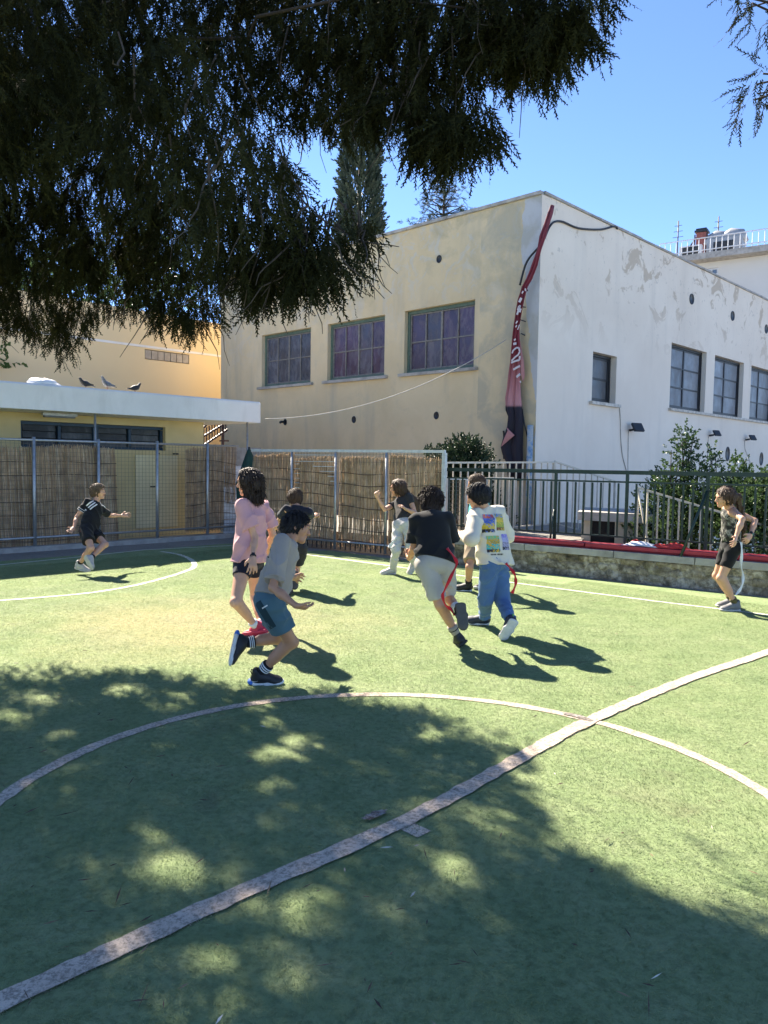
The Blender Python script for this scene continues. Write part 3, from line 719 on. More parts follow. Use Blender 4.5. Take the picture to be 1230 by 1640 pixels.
# chimney
MBRK = plain('red_brick_chimney', (.26, .09, .075), .9, 0, .3, 5, .4, 14, .02)
p0 = RB(1123, 412, 1.6); CH = thing('chimney', Vector((p0.x, p0.y, zd)), 'square red chimney with a dark cap on the far roof', 'chimney')
zc = RB(1123, 374, 1.6).z; w_ = (RB(1133, 390, 1.6) - RB(1113.5, 390, 1.6)).length / 2 * .80
MB().obox(Vector((p0.x, p0.y, (zd + zc) / 2)), (dd_, N1d, UP), (w_, w_, (zc - zd) / 2), .01).build('shaft', MBRK, CH)
m = MB(); m.obox(Vector((p0.x, p0.y, zc + .07)), (dd_, N1d, UP), (w_ * 1.28, w_ * 1.28, .06)); m.obox(Vector((p0.x, p0.y, zc + .19)), (dd_, N1d, UP), (w_ * 1.05, w_ * 1.05, .055)); m.build('cap', M_DARKF, CH)
m = MB()
for sx in (-1, 1):
    m.bar(Vector((p0.x, p0.y, zd + .1)) + dd_ * sx * (w_ + 1.2), Vector((p0.x, p0.y, zc - .2)) + dd_ * sx * (w_ + .03), .07, .07)
    m.bar(Vector((p0.x, p0.y, zd + .05)) + dd_ * sx * (w_ + .06) + N1d * w_, Vector((p0.x, p0.y, zc - .1)) + dd_ * sx * (w_ + .06) + N1d * w_, .06, .06)
m.build('brace', MBR, CH)
# duct and ventilation unit
MDU = plain('dull_grey_sheet_metal', (.30, .31, .32), .55, .3, .2, 2)
p0 = RB(1160, 400, 1.6); DU = thing('ventilation_unit', Vector((p0.x, p0.y, zd)), 'grey ventilation duct with a round cowl on the far roof', 'ventilation unit')
b0 = Vector((p0.x, p0.y, zd)); MB().obox(b0 + UP * .62 + dd_ * .1, (dd_, N1d, UP), (1.0, .6, .62)).build('box', MDU, DU)
m = MB()
for k, (ox, rr, hh) in enumerate(((-.45, .38, 1.5), (.42, .45, 1.45))): m.tube([b0 + dd_ * (ox - .5) + UP * 1.0, b0 + dd_ * (ox - .3) + UP * (hh - .15), b0 + dd_ * ox + UP * hh, b0 + dd_ * (ox + .35) + UP * (hh - .05), b0 + dd_ * (ox + .5) + UP * (hh - .5)], rr, 14)
m.build('duct', MDU, DU)
MB().obox(b0 + dd_ * .05 + N1d * .62 + UP * .62, (dd_, N1d, UP), (.55, .02, .42)).build('grille', M_DARKF, DU)
for k, (px, lb) in enumerate(((1100, 'white air conditioning unit at the left end of the far roof'), (1112, 'white air conditioning unit beside the red chimney'))):
    p0 = RB(px, 408, .5); b0 = Vector((p0.x, p0.y, zd)); AC = thing('air_conditioner', b0, lb, 'air conditioner', 'air conditioners on the far roof')
    MB().obox(b0 + UP * .5, (dd_, N1d, UP), (.42, .18, .36)).build('case', MWR, AC)
    MB().obox(b0 + UP * .5 + N1d * .19, (dd_, N1d, UP), (.3, .01, .28)).build('grille', M_DARKF, AC)
for px, ty, lb in ((1085, 354, 'tall thin antenna mast left of the red chimney'), (1149, 347, 'thin television antenna behind the round ducts')):
    p0 = RB(px, 400, 2.0); b0 = Vector((p0.x, p0.y, zd)); AN = thing('antenna', b0, lb, 'antenna', 'antennas on the far roof'); zz = RB(px, ty, 2.0).z
    MB().tube([b0, Vector((b0.x, b0.y, zz))], .035, 6).build('mast', MBR, AN)
    m = MB()
    for j in range(3): m.bar(Vector((b0.x, b0.y, zz - .3 - j * .35)) - dd_ * (.22 + .05 * j), Vector((b0.x, b0.y, zz - .3 - j * .35)) + dd_ * (.22 + .05 * j), .025, .025)
    m.build('element', MBR, AN)

# ------------------------------------------------------------------ wire fence on the left
FT = 1.83
def fpt(t, z, k=0.0): return FP + D2 * t + UP * z + N2 * k
fpx = lambda px: lw(px, 800)[0]
WF = thing('wire_fence', FP, 'galvanised wire mesh fence along the low yellow building', 'fence')
MWIRE = plain('wire_mesh_steel', (.17, .15, .125), .6, .1, .2, 20, 0)
tE = fpx(380); tS = fpx(-60) - 2
pm = MB().tube([Vector((0, 0, 0)), Vector((0, 0, FT + .05))], .028, 10); po = pm.build('post', M_GALV, WF, raw=True); pd = po.data
xs = [54, 157, 250.5, 331]
po.location = fpt(fpx(xs[0]), 0, .03) - ORG[WF.name]
for x in xs[1:]: piece('post', pd, WF, fpt(fpx(x), 0, .03))
piece('post', pd, WF, fpt(fpx(xs[0]) - 2.1, 0, .03))
for z, nm in ((FT, 'top_rail'), (.22, 'bottom_rail')):
    MB().tube([fpt(tS, z, .03), fpt(tE, z, .03)], .02, 8).build(nm, M_GALV, WF)
m = MB(); t = tS
while t < tE:
    m.bar(fpt(t, .12, 0), fpt(t, FT, 0), .0034, .0034, N2); t += .068
z = .14
while z < FT:
    m.bar(fpt(tS, z, .004), fpt(tE, z, .004), .0034, .0034); z += .068
tag(m.build('wire_mesh', MWIRE, WF), None, None, None, 'stuff')
k_ = MB(); k_.obox(fpt((tS + tE) / 2, .035, -.05), (D2, N2, UP), ((tE - tS) / 2 + .6, .16, .045)); tag(k_.build('kerb', M_CONC), 'low concrete kerb under the left wire fence', 'kerb', None, 'structure')
for px, top, lb in ((157.5, None, 'thin steel pole from the fence up to the white roof slab'), (403, None, 'thin steel pole under the right end of the white roof slab')):
    t = fpx(px); o = MB().tube([fpt(t, .0 if px < 200 else 1.7, .085 if px < 200 else -.1), fpt(t, zs0 - .002, .085 if px < 200 else -.1)], .022, 8).build('pole', M_GALV)
    if px > 200:
        bpy.data.objects.remove(o); t = fpx(401); o = MB().tube([fpt(t, 0.0, -.12), fpt(t, zs0 - .002, -.12)], .022, 8).build('pole', M_GALV)
    else:
        bpy.data.objects.remove(o); o = MB().tube([fpt(t, .09, -.1), fpt(t, zs0 - .002, -.1)], .022, 8).build('pole', M_GALV)
    tag(o, lb, 'pole')

# ------------------------------------------------------------------ reed screens
rd = NT('dry_reeds'); _v = rd.coord('Object'); rnd = rd.n('ShaderNodeNewGeometry').outputs['Random Per Island']
c_ = rd.ramp(rnd, (0, (.38, .235, .13)), (.4, (.57, .385, .235)), (.75, (.68, .485, .315)), (1, (.75, .58, .41)))
c_ = rd.mix(rd.ramp(rd.noise(rd.pos(), 5, 4, .65), (.35, .6), (.6, 0.)), c_, (.22, .16, .11)); rd.col(c_)
rd.bump(rd.noise(rd.pos(), 60, 3, .6, 0, (1, 1, .2)), .3, .003); MREED = rd.fin(.8, 0, .2)
MBIND = plain('binding_shadow_brown', (.09, .06, .04), .8, 0, .3, 12, 0)
def reed_screen(org, d, nrm, L, z0, z1, label, lean=0.0, sag=.02, seed=1, bands=8, group='reed screens on the fences', ragged=.05, rtop=None):
    r_ = np.random.default_rng(seed); S = thing('reed_screen', org, label, 'reed screen', group)
    pitch_ = .0125; nr = int(L / pitch_) * 2; V = []; F = []
    nseg = bands
    for i in range(nr):
        t = (i // 2) * pitch_ + r_.normal(0, .003); lay = (i % 2) * .009
        top = z1 + r_.normal(0, ragged * .35) - (r_.random() < .08) * ragged * 2 + .03 * math.sin(t * 3.1 + seed) + (rtop(t) if rtop else 0); bot = z0 + abs(r_.normal(0, .02))
        rad = r_.uniform(.0045, .0075); k0 = r_.normal(0, .004); lx = r_.normal(0, .010)
        zs = np.linspace(bot, top, nseg + 1); base = len(V)
        for j, zz in enumerate(zs):
            u = (zz - z0) / (z1 - z0); tt = t + lean * u + lx * (u - .5) + r_.normal(0, .0022)
            off = lay + k0 + .012 * math.sin(t * 2.3 + seed * 1.7 + 2 * u) + (.010 if j % 2 else -.003) + r_.normal(0, .002)
            c = org + d * tt + nrm * off
            for a in (0, 2.094, 4.189):
                q_ = c + (d * math.cos(a + .5) + nrm * math.sin(a + .5)) * rad; V.append((q_.x, q_.y, zz))
        for j in range(nseg):
            for k in range(3):
                F.append((base + j * 3 + k, base + j * 3 + (k + 1) % 3, base + (j + 1) * 3 + (k + 1) % 3, base + (j + 1) * 3 + k))
    tag(mesh_np('reeds', V, F, MREED, S), None, None, None, 'stuff')
    for b_ in range(bands - 1):
        zc = z0 + (z1 - z0) * (b_ + .62) / (bands - .2); pts = []; ns = max(4, int(L / .16))
        for i in range(ns + 1):
            t = L * i / ns; pts.append(org + d * (t + lean * (zc - z0) / (z1 - z0)) + nrm * .024 + UP * (zc + sag * (math.sin(t * 2.6 + b_ * .5 + seed) + .6 * math.sin(t * 6.1 + seed * 2)) - sag * .6))
        MB().tube(pts, .0055, 4).build('binding_shadow_band', MBIND, S)  # binding drawn thick and dark, also painting the shadow bands across the reeds
    return S
tA = tS + .3
reed_screen(fpt(tA, 0, -.045), D2, N2, fpx(196) - tA - .05, .03, 1.73, 'long brown reed screen on the left wire fence behind the running boy', -.06, .012, 3, 8)
reed_screen(fpt(fpx(298), 0, -.045), D2, N2, fpx(378) - fpx(298), .14, 1.79, 'narrow sagging reed screen at the right end of the wire fence', .03, .035, 5, 8)
# reed fence in the middle: frame with posts, gate and screens
RFD = (RF1 - RF0).normalized(); RFN = Vector((RFD.y, -RFD.x, 0)); LR = (RF1 - RF0).length
rfx = lambda px: (Pp(px, 800, RF0, RFN) - RF0).dot(RFD)
rp = lambda t, z, k=0.0: RF0 + RFD * t + UP * z + RFN * k
RT = 1.74
GF = thing('frame_fence', RF0, 'white framed fence with steel posts holding the reed screens', 'fence')
MWP = plain('white_frame_paint', (.60, .60, .58), .5, .1, .15, 15, .1)
MB().bar(rp(rfx(405), RT, .03), rp(rfx(713), RT, .03), .05, .045).build('top_rail', MWP, GF)
MB().bar(rp(rfx(712), 0, .03), rp(rfx(712), RT - .024, .03), .06, .06).build('end_post', MWP, GF)
for x in (469, 539, 620): MB().tube([rp(rfx(x), .02, .035), rp(rfx(x), RT - .026, .035)], .024, 8).build('post', M_GALV, GF)
MB().tube([rp(rfx(472), .16, .04), rp(rfx(710), .16, .04)], .018, 6).build('bottom_rail', M_GALV, GF)
m = MB(); t = rfx(472)
while t < rfx(710): m.bar(rp(t, .02, .012), rp(t, .17, .012), .014, .014, RFN); t += .105
tag(m.build('picket', M_DARKF, GF), None, None, None, 'stuff')
m = MB()
for k, (a, b2) in enumerate(((474, 538), (474, 538), (503, 538), (515, 538), (527, 538), (531, 538))):
    m.bar(rp(rfx(a), 1.665 - k * .085 - (.03 if k else 0), .045), rp(rfx(b2), 1.665 - k * .085 - (.03 if k else 0), .045), .012, .010)
for k in range(8): m.bar(rp(rfx(474), 1.5 - k * .085, .045), rp(rfx(482), 1.5 - k * .085, .045), .010, .008)
tag(m.build('gate_wire_glint', MWP, GF), None, None, None, 'stuff')  # white-painted bars imitate the glints along the gate wires
m = MB(); t = rfx(405)
while t < rfx(710): m.bar(rp(t, 1.5, -.005), rp(t, RT, -.005), .004, .004, RFN); t += .068
for z in (1.55, 1.618, 1.686): m.bar(rp(rfx(405), z, -.008), rp(rfx(710), z, -.008), .004, .004)
tag(m.build('wire_mesh', MWIRE, GF), None, None, None, 'stuff')
sc = [(404, 470, 1.66, 'dark brown reed screen beside the folded green parasol', 11), (471, 538, 1.60, 'grey reed screen on the gate with the bright wires', 12), (541, 618.5, 1.61, 'reed screen on the middle bay of the white framed fence', 13), (621, 709, 1.64, 'reed screen on the last bay next to the green railing', 14)]
for a, b2, zt_, lb, sdk in sc: reed_screen(rp(rfx(a), 0, -.04), RFD, RFN, rfx(b2) - rfx(a), .06, zt_, lb, .01, .02, sdk, 8)
# things at the corner: leaning boards and folded parasol
m = plain('peeling_white_board', (.52, .53, .56), .7, 0, .3, 5)
cb = Pz(388, 862, 0.02); BD = []
bo = MB()
for k in range(4): bo.obox(cb + UP * (.16 + k * .36) - N2 * .35 + D2 * .25, (D2, N2, UP), (.34, .02, .17), .006)
ob = thing('board_stack', cb, 'pale blue grey boards standing in the gap between the fences', 'boards')
for k in range(4):
    MB().obox(cb + UP * (.16 + k * .36) - N2 * (.55 + .01 * k) + D2 * .3, (D2, N2, UP), (.36, .02, .172), .008).build('board', m, ob)
MPAR = plain('dark_green_canvas', (.008, .045, .035), .8, 0, .2, 8, .3, 30, .004)
tp_ = P(399, 720, 14.9); PA = thing('parasol', Vector((tp_.x, tp_.y, 0)), 'folded dark green parasol standing behind the girl in pink', 'parasol')
m = MB()
def fold(u, v):
    a = 2 * math.pi * u; r = .03 + .17 * min(1, v * 1.7) ** .8 * (1 - .25 * max(0, v - .6)); r *= 1 + .28 * math.sin(a * 6) * min(1, v * 2)
    z = tp_.z - v * 1.1
    return Vector((tp_.x + r * math.cos(a), tp_.y + r * math.sin(a), z))
m.grid(fold, 36, 10).build('canvas', MPAR, PA)
MB().tube([Vector((tp_.x, tp_.y, 0.0)), Vector((tp_.x, tp_.y, tp_.z + .05))], .022, 8).build('pole', M_DARKF, PA)

# ------------------------------------------------------------------ stone wall, bench top, green railing
st = NT('mossy_stone'); _v = st.pos()
n1 = st.noise(_v, 3.4, 7, .7, .7); n2 = st.noise(_v, 12, 6, .7); vo = st.n('ShaderNodeTexVoronoi', i_Scale=4.2); st.l(_v, vo.inputs['Vector'])
c_ = st.ramp(n1, (.34, (.17, .135, .09)), (.47, (.35, .29, .20)), (.58, (.60, .53, .41)))
c_ = st.mix(st.ramp(n2, (.38, .7), (.56, 0.)), c_, (.06, .052, .034))
c_ = st.mix(st.ramp(st.noise(_v, 2.1, 5, .7), (.55, 0.), (.7, .5)), c_, (.15, .14, .06))
st.col(c_); st.bump(st.math('ADD', n1, st.math('MULTIPLY', n2, .6)), .9, .05); MST = st.fin(.95)
swp = lambda t, z, k=0.0: SW0 + SWD * t + UP * z + SWN * k
LSW = 12.0
SWT = thing('stone_wall', SW0, 'low mossy rubble wall with a concrete coping along the touchline', 'wall')
# rubble stones: irregular courses filling the face
zc = .0; rr_ = random.Random(5); stones = []
core = MB(); core.obox(swp(LSW / 2, .145, -.20), (SWD, SWN, UP), (LSW / 2, .18, .165)); core.build('core', MST, SWT)
for row, (z0, h) in enumerate(((-.02, .14), (.10, .12), (.20, .12))):
    t = -.02 + row * .07
    while t < 7.6:
        w_ = rr_.choice((rr_.uniform(.10, .2), rr_.uniform(.2, .42))); stones.append((t + w_ / 2, z0 + h / 2 + rr_.uniform(-.03, .03), w_ / 2 + .012, h / 2 * rr_.uniform(.75, 1.25))); t += w_
for (t, z, hw, hh) in stones[:290]:
    m = MB(); v = []; fs2 = []
    ph = rr_.uniform(0, 6); seg = 9
    for ring, (sc_, k) in enumerate(((1.0, -.012), (.86, .003 + rr_.uniform(0, .005)), (.5, .009 + rr_.uniform(0, .012)))):
        for i in range(seg):
            a = 2 * math.pi * i / seg; sq = 1 / max(abs(math.cos(a)), abs(math.sin(a))) ** .72; j_ = 1 + .15 * math.sin(3 * a + ph) + .10 * math.sin(5 * a + 2 * ph)
            v.append(swp(t + math.cos(a) * hw * sq * sc_ * j_, min(.303, z + math.sin(a) * hh * sq * sc_ * j_), k - .012))
    for r2 in range(2):
        for i in range(seg): fs2.append((r2 * seg + i, r2 * seg + (i + 1) % seg, (r2 + 1) * seg + (i + 1) % seg, (r2 + 1) * seg + i))
    fs2.append(tuple(2 * seg + i for i in range(seg))); m.add(v, fs2, True); m.build('stone', MST, SWT)
t = -.05
while t < LSW:
    w_ = rr_.uniform(1.0, 1.5); MB().obox(swp(t + w_ / 2, .355, -.17 + rr_.uniform(-.006, .006)), (SWD, SWN, UP), (w_ / 2 - .005, .215, .045), .004).build('coping', M_CONC, SWT); t += w_
mrd = NT('worn_red_paint'); _v = mrd.pos(); n1 = mrd.noise(_v, 7, 6, .7)
mrd.col(mrd.mix(mrd.ramp(n1, (.6, 0.), (.75, .35)), mrd.ramp(mrd.noise(_v, 2, 4), (.3, (.34, .018, .030)), (.7, (.46, .034, .050))), (.45, .25, .22))); mrd.bump(n1, .3, .006); MRED = mrd.fin(.55)
BE = thing('bench', swp(2, .4, -.2), 'long red painted plank bench on top of the stone wall', 'bench')
t = .25 + .0
bt = [(-.02, 2.28), (2.30, 4.02), (4.06, 6.2), (6.23, 8.6), (8.63, 11)]
for a, b2 in bt:
    for r2 in range(3):
        MB().obox(swp((a + b2) / 2, .448 + rr_.uniform(-.003, .003), -.065 - r2 * .098), (SWD, SWN, UP), ((b2 - a) / 2, .046, .024), .003).build('plank', MRED, BE, .005)
MB().obox(swp(5.5, .409, -.20), (SWD, SWN, UP), (5.4, .12, .0085)).build('batten', MRED, BE)
MGR = plain('dark_green_railing_paint', (.012, .032, .024), .45, 0, .25, 10, .1)
RK = -.40
rl = thing('green_railing', swp(0, .4, RK), 'dark green metal railing standing behind the red bench', 'railing')
gz = lambda t: 1.495
t0, t1 = -.28, 10.5
MB().bar(swp(t0, 1.455, RK), swp(t1, 1.485, RK), .07, .055).build('top_rail', MGR, rl)
MB().bar(swp(t0, 1.322, RK), swp(t1, 1.352, RK), .036, .024).build('middle_rail', MGR, rl)
MB().bar(swp(t0, .56, RK), swp(t1, .56, RK), .035, .022).build('bottom_rail', MGR, rl)
gx = lambda px: (Pp(px, 820, swp(0, 0, RK), SWN) - SW0).dot(SWD)
posts = [gx(711), gx(889), gx(1003), gx(1132), gx(1132) + (gx(1132) - gx(1003)), gx(1132) + 2 * (gx(1132) - gx(1003))]
for t in posts: MB().bar(swp(t, .36, RK), swp(t, 1.43 + .0028 * t, RK), .038, .038, SWN).build('post', MGR, rl)
bo = MB().box((-.0115, -.0115, .572), (.0115, .0115, 1.312)).build('baluster', MGR, rl, raw=True); bd = bo.data; first = True
t = t0 + .13; rzb = math.atan2(SWD.y, SWD.x)
while t < 9.5:
    if min(abs(t - x) for x in posts) > .05:
        if first: bo.location = swp(t, 0, RK) - ORG[rl.name]; bo.rotation_euler = (0, 0, rzb); first = False
        else: piece('baluster', bd, rl, swp(t, 0, RK), rzb)
    t += .1255
for px, (bx, by) in ((1003, (1000, 893)), (1132, (1107, 897))):
    a = swp(gx(px if px > 1100 else 889), 1.30 if px > 1100 else .5, RK + .03)
tpole = gx(1132); o = MB().tube([swp(tpole, 1.24, RK + .04), swp(tpole - .20, .40, .02)], .018, 8).build('brace', MGR, rl)
o = MB().tube([swp(posts[1], .9, RK + .03), swp(posts[1] - .03, .40, -.3)], .014, 8).build('brace', MGR, rl)
# clothes left on the bench
def cloth(c, L, W, seedk, mat, label, name='bib', h=.045):
    r_ = random.Random(seedk); ph = [r_.uniform(0, 6) for _ in range(8)]
    def top(u, v):
        x, y = u - .5, v - .5; e = max(0, 1 - (2 * max(abs(x), abs(y))) ** 4)
        hh = h * (.35 + .4 * math.sin(9 * u + ph[0] + 3 * math.sin(4 * v + ph[1])) + .35 * math.sin(13 * v + ph[2] + 4 * u)) * e
        wob = 1 + .22 * math.sin(7 * v + ph[3]) ; wob2 = 1 + .22 * math.sin(6 * u + ph[4])
        return c + SWD * (x * L * wob) + SWN * (y * W * wob2) + UP * (max(.004, hh + .014 * e) + .004)
    o = MB().grid(top, 22, 12).build(name, mat); md = o.modifiers.new('thickness', 'SOLIDIFY'); md.thickness = .006; md.offset = 1; return tag(o, label, 'cloth')
tc = gx(1045); MWC = plain('white_sports_cloth', (.70, .70, .72), .85, 0, .06, 9, .2, 40, .004); MRC = plain('red_sports_cloth', (.55, .035, .030), .8, 0, .15, 9, .2, 40, .004)
cloth(swp(tc - .06, .478, -.18), .42, .20, 1, MWC, 'crumpled white cloth lying on the red bench')
cloth(swp(tc + .30, .478, -.17), .40, .20, 2, MRC, 'crumpled bright red cloth lying beside the white one', 'bib', .055)
cloth(swp(tc - .15, .495, -.26), .16, .12, 5, MRC, 'small red cloth tucked behind the white cloth', 'bib', .05)

# ------------------------------------------------------------------ cream railings, gate and hut behind the green railing
MCR = plain('cream_railing_paint', (.58, .53, .43), .6, 0, .15, 10, .1)
def railing(name, pts, h, label, spacing=.13, drop=None, mat=MCR, r=.011, postr=.022):
    """pts: foot line points; handrail h above"""
    RLx = thing(name, pts[0], label, 'railing', 'cream railings behind the green one')
    m = MB()
    for a, b2 in zip(pts[:-1], pts[1:]):
        m.bar(a + UP * h, b2 + UP * h, .035, .03); m.bar(a + UP * .08, b2 + UP * .08, .028, .02)
    m.build('handrail', mat, RLx)
    for a in pts: MB().bar(a, a + UP * (h - .016), postr * 2, postr * 2, SWN).build('post', mat, RLx)
    bo = None; hh = h - .12
    for a, b2 in zip(pts[:-1], pts[1:]):
        L = (b2 - a).length; n = max(1, int(L / spacing))
        for i in range(1, n):
            p = a.lerp(b2, i / n)
            if bo is None:
                bo = MB().box((-r, -r, .095), (r, r, h - .016)).build('baluster', mat, RLx, raw=True); bo.location = p - ORG[RLx.name]; bd2 = bo.data
            else: piece('baluster', bd2, RLx, p, rzb)
    return RLx
ya = lambda px, py, Y: P(px, py, Y)
A0 = P(714, 741, 12.9); A1 = P(887, 739, 14.6); A2 = P(985, 771, 15.6)
hz = 1.25
railing('landing_railing', [Vector((A0.x, A0.y, A0.z - hz)), Vector((A1.x, A1.y, A0.z - hz + .04))], hz, 'cream railing of the landing in front of the hanging banner', .17)
railing('ramp_railing', [Vector((A1.x, A1.y, A1.z - hz)) + D2 * .03, Vector((A2.x, A2.y, A2.z - hz))], hz, 'cream railing sloping down along the white wall', .17)
B0 = P(1021, 781, 11.6); B1_ = P(1230, 843, 11.0); dr_ = (B1_ - B0) * 1.0
hz = 1.15
railing('stair_handrail', [Vector((B0.x, B0.y, B0.z - hz)), Vector((B1_.x, B1_.y, B1_.z - hz)), Vector((B1_.x, B1_.y, B1_.z - hz)) + dr_ * .6], hz, 'cream stair railing descending in front of the leafy shrubs', .15)
MB_ = MB(); MB_.tube([B0 + UP * .0, Vector((B0.x + .28, B0.y - .1, B0.z - 1.4))], .018, 6); o = MB_.build('slanted_bar', MCR); tag(o, 'pale slanting bar beside the top of the stair railing', 'bar')
# white mesh gate
G0 = P(716, 768, 12.75); G1 = P(747, 768, 12.9)
GT = thing('mesh_gate', Vector((G0.x, G0.y, .3)), 'white framed mesh gate behind the left end of the green railing', 'gate')
def frame2(a, b2, z0, z1, m, w=.035):
    m.bar(Vector((a.x, a.y, z0)), Vector((a.x, a.y, z1)), w, w, SWN); m.bar(Vector((b2.x, b2.y, z0)), Vector((b2.x, b2.y, z1)), w, w, SWN)
    m.bar(Vector((a.x, a.y, z1)) , Vector((b2.x, b2.y, z1)), w * .9, w * .9); m.bar(Vector((a.x, a.y, z0)), Vector((b2.x, b2.y, z0)), w * .9, w * .9)
m = MB(); frame2(G0, G1, .33, 1.30, m); m.build('frame', MWP, GT)
m = MB(); gd = (G1 - G0); gd.z = 0
for i in range(1, 7): a = Vector((G0.x, G0.y, 0)) + gd * (i / 7); m.bar(a + UP * .35, a + UP * 1.28, .007, .007, SWN)
for k in range(1, 14): m.bar(Vector((G0.x, G0.y, .33 + k * .07)), Vector((G1.x, G1.y, .33 + k * .07)), .007, .007)
tag(m.build('wire_mesh', MWIRE, GT), None, None, None, 'stuff')
G2 = P(778, 768, 13.3); G3 = P(822, 768, 13.7)
GT2 = thing('gate', Vector((G2.x, G2.y, .3)), 'cream barred gate in front of the foot of the banner', 'gate')
m = MB(); frame2(G2, G3, .33, 1.30, m, .05); m.build('frame', MCR, GT2); gd = G3 - G2; gd.z = 0
for i in range(1, 6): a = Vector((G2.x, G2.y, 0)) + gd * (i / 6); MB().bar(a + UP * .36, a + UP * 1.27, .016, .016, SWN).build('bar', MCR, GT2)
# small hut by the stairs
H0 = P(932, 826, 13.2); HT = thing('stair_hut', Vector((H0.x, H0.y, -1.3)), 'small concrete hut with a flat slab roof beside the stairs', 'hut')
hx = Vector((.94, -.33, 0)).normalized(); hy = Vector((-hx.y, hx.x, 0)); hc = Vector((H0.x, H0.y, 0)) + hx * .55 + hy * .6
MBE = plain('beige_hut_render', (.48, .43, .34), .9, 0, .15, 3)
MB().obox(hc + UP * (H0.z), (hx, hy, UP), (.62, .75, .075), .01).build('roof', M_CONC, HT)
m = MB(); zb_h = -1.3; zt_h = H0.z - .078
for x0, x1 in ((-.55, -.40), (.0, .55)): m.obox(hc + hx * (x0 + x1) / 2 - hy * .55 + UP * ((zb_h + zt_h) / 2), (hx, hy, UP), ((x1 - x0) / 2, .08, (zt_h - zb_h) / 2))
for sx in (-1, 1): m.obox(hc + hx * (.47 * sx) + hy * .1 + UP * ((zb_h + zt_h) / 2), (hx, hy, UP), (.075, .565, (zt_h - zb_h) / 2))
m.obox(hc + hy * .6 + UP * ((zb_h + zt_h) / 2), (hx, hy, UP), (.39, .06, (zt_h - zb_h) / 2)); m.build('wall', MBE, HT)
MB().obox(hc + hx * -.2 - hy * .5 + UP * ((zb_h + zt_h) / 2), (hx, hy, UP), (.195, .02, (zt_h - zb_h) / 2 - .01)).build('door', M_BLACK, HT)  # black sheet standing for the dark opening under the slab, not a door leaf

# ------------------------------------------------------------------ rope and hanging banner
rp0 = fpt(tR - .3, zs0 + .01, -.2); e0 = Pp(815, 545, CORNER, N1) + N1 * .10
a_ = P(425, 671, 16.0); pts = []
for u in np.linspace(0, 1, 15):
    p = a_.lerp(e0, float(u)); p.z -= 1.05 * 4 * u * (1 - u) * .38; pts.append(p)
o = MB().tube(smooth_poly(pts, 3), .010, 5).build('rope', M_CABLEW); tag(o, 'pale sagging rope from the roof slab to the banner', 'rope')
bn = NT('printed_banner'); uv = bn.coord('UV'); x, y, z = bn.xyz(uv)
base = bn.ramp(y, (0, (.010, .007, .016)), (.268, (.012, .008, .018)), (.275, (.50, .24, .25)), (.33, (.47, .20, .21)), (.46, (.22, .025, .040)), (.62, (.17, .014, .028)), (.80, (.20, .022, .042)), (1, (.16, .03, .05)))
bn.col(base); bn.bump(bn.noise(bn.pos(), 18, 4, .6, 0, (1, 1, .3)), .35, .01); MBN = bn.fin(.7)
# centre line of the rolled cloth: (left px, right px, y px)
rows = [(886.5, 889.5, 330), (882, 887, 342), (875.5, 882, 360), (868, 877, 380), (862, 870, 400), (853, 862, 425), (845, 853, 447), (838, 846, 460), (832, 841, 480), (828, 837.5, 500), (825, 834, 520), (822, 833, 540), (820, 834, 560), (818, 835, 580), (815, 834.5, 600), (813, 834, 620), (810, 834, 637), (810, 835, 657), (813, 836, 667), (811, 837, 683), (806, 837.5, 700), (802, 838, 716), (806, 838.5, 728), (812, 838.5, 740), (815, 838.5, 770)]
BAN = thing('banner', Pp(825, 740, CORNER + N1 * .15, N1), 'torn red and black banner hanging folded from the building corner', 'banner')
V = []; F = []; UV = []; nc = 17
y0, y1 = rows[0][2], rows[-1][2]
for i, (l, r, y) in enumerate(rows):
    for j in range(nc):
        u = j / (nc - 1); px = l + (r - l) * u
        p = Pp(px, y, CORNER + N1 * .13, N1)
        p = p + N1 * (.075 * (abs(math.sin(u * 6.5 + i * .16)) - .5) + .03 * (abs(math.sin(u * 13 + i * .5)) - .5) + random.uniform(-.006, .006))
        if px > 866 and y < 420: p = p + N1 * .06
        V.append(tuple(p)); UV.append((u, 1 - (y - y0) / (y1 - y0)))
for i in range(len(rows) - 1):
    for j in range(nc - 1): F.append((i * nc + j, i * nc + j + 1, (i + 1) * nc + j + 1, (i + 1) * nc + j))
o = mesh_np('cloth', V, F, MBN, BAN, True)
ul = o.data.uv_layers.new(name='UVMap'); vi = np.zeros(len(o.data.loops), np.int32); o.data.loops.foreach_get('vertex_index', vi); ul.data.foreach_set('uv', np.array(UV, np.float32)[vi].ravel())
md = o.modifiers.new('thickness', 'SOLIDIFY'); md.thickness = .012
# pale pink turned-back flap near the foot, loose strip at the side
bw = lambda px, py, k=.2: Pp(px, py, CORNER + N1 * k, N1)
MPK = plain('faded_pink_cloth', (.46, .21, .20), .8, 0, .12, 6, .2, 25, .005)
m = MB(); m.add([bw(811, 684), bw(824, 697, .22), bw(802, 716), bw(807, 703, .23), bw(813, 690, .23)], [(0, 4, 1), (4, 3, 1), (3, 2, 1)]); fl = m.build('turned_flap', MPK, BAN); fl.modifiers.new('t', 'SOLIDIFY').thickness = .01
m = MB(); m.add([bw(833, 545, .1), bw(839, 580, .1), bw(840.5, 602, .1), bw(837.5, 612, .12), bw(834.5, 600, .14), bw(834, 570, .14)], [(0, 1, 2, 3, 4, 5)]); fl = m.build('loose_edge', MPK, BAN); fl.modifiers.new('t', 'SOLIDIFY').thickness = .01
MLT = plain('white_banner_print', (.62, .56, .58), .8, 0, .08, 20, 0)
m = MB(); kk = .225
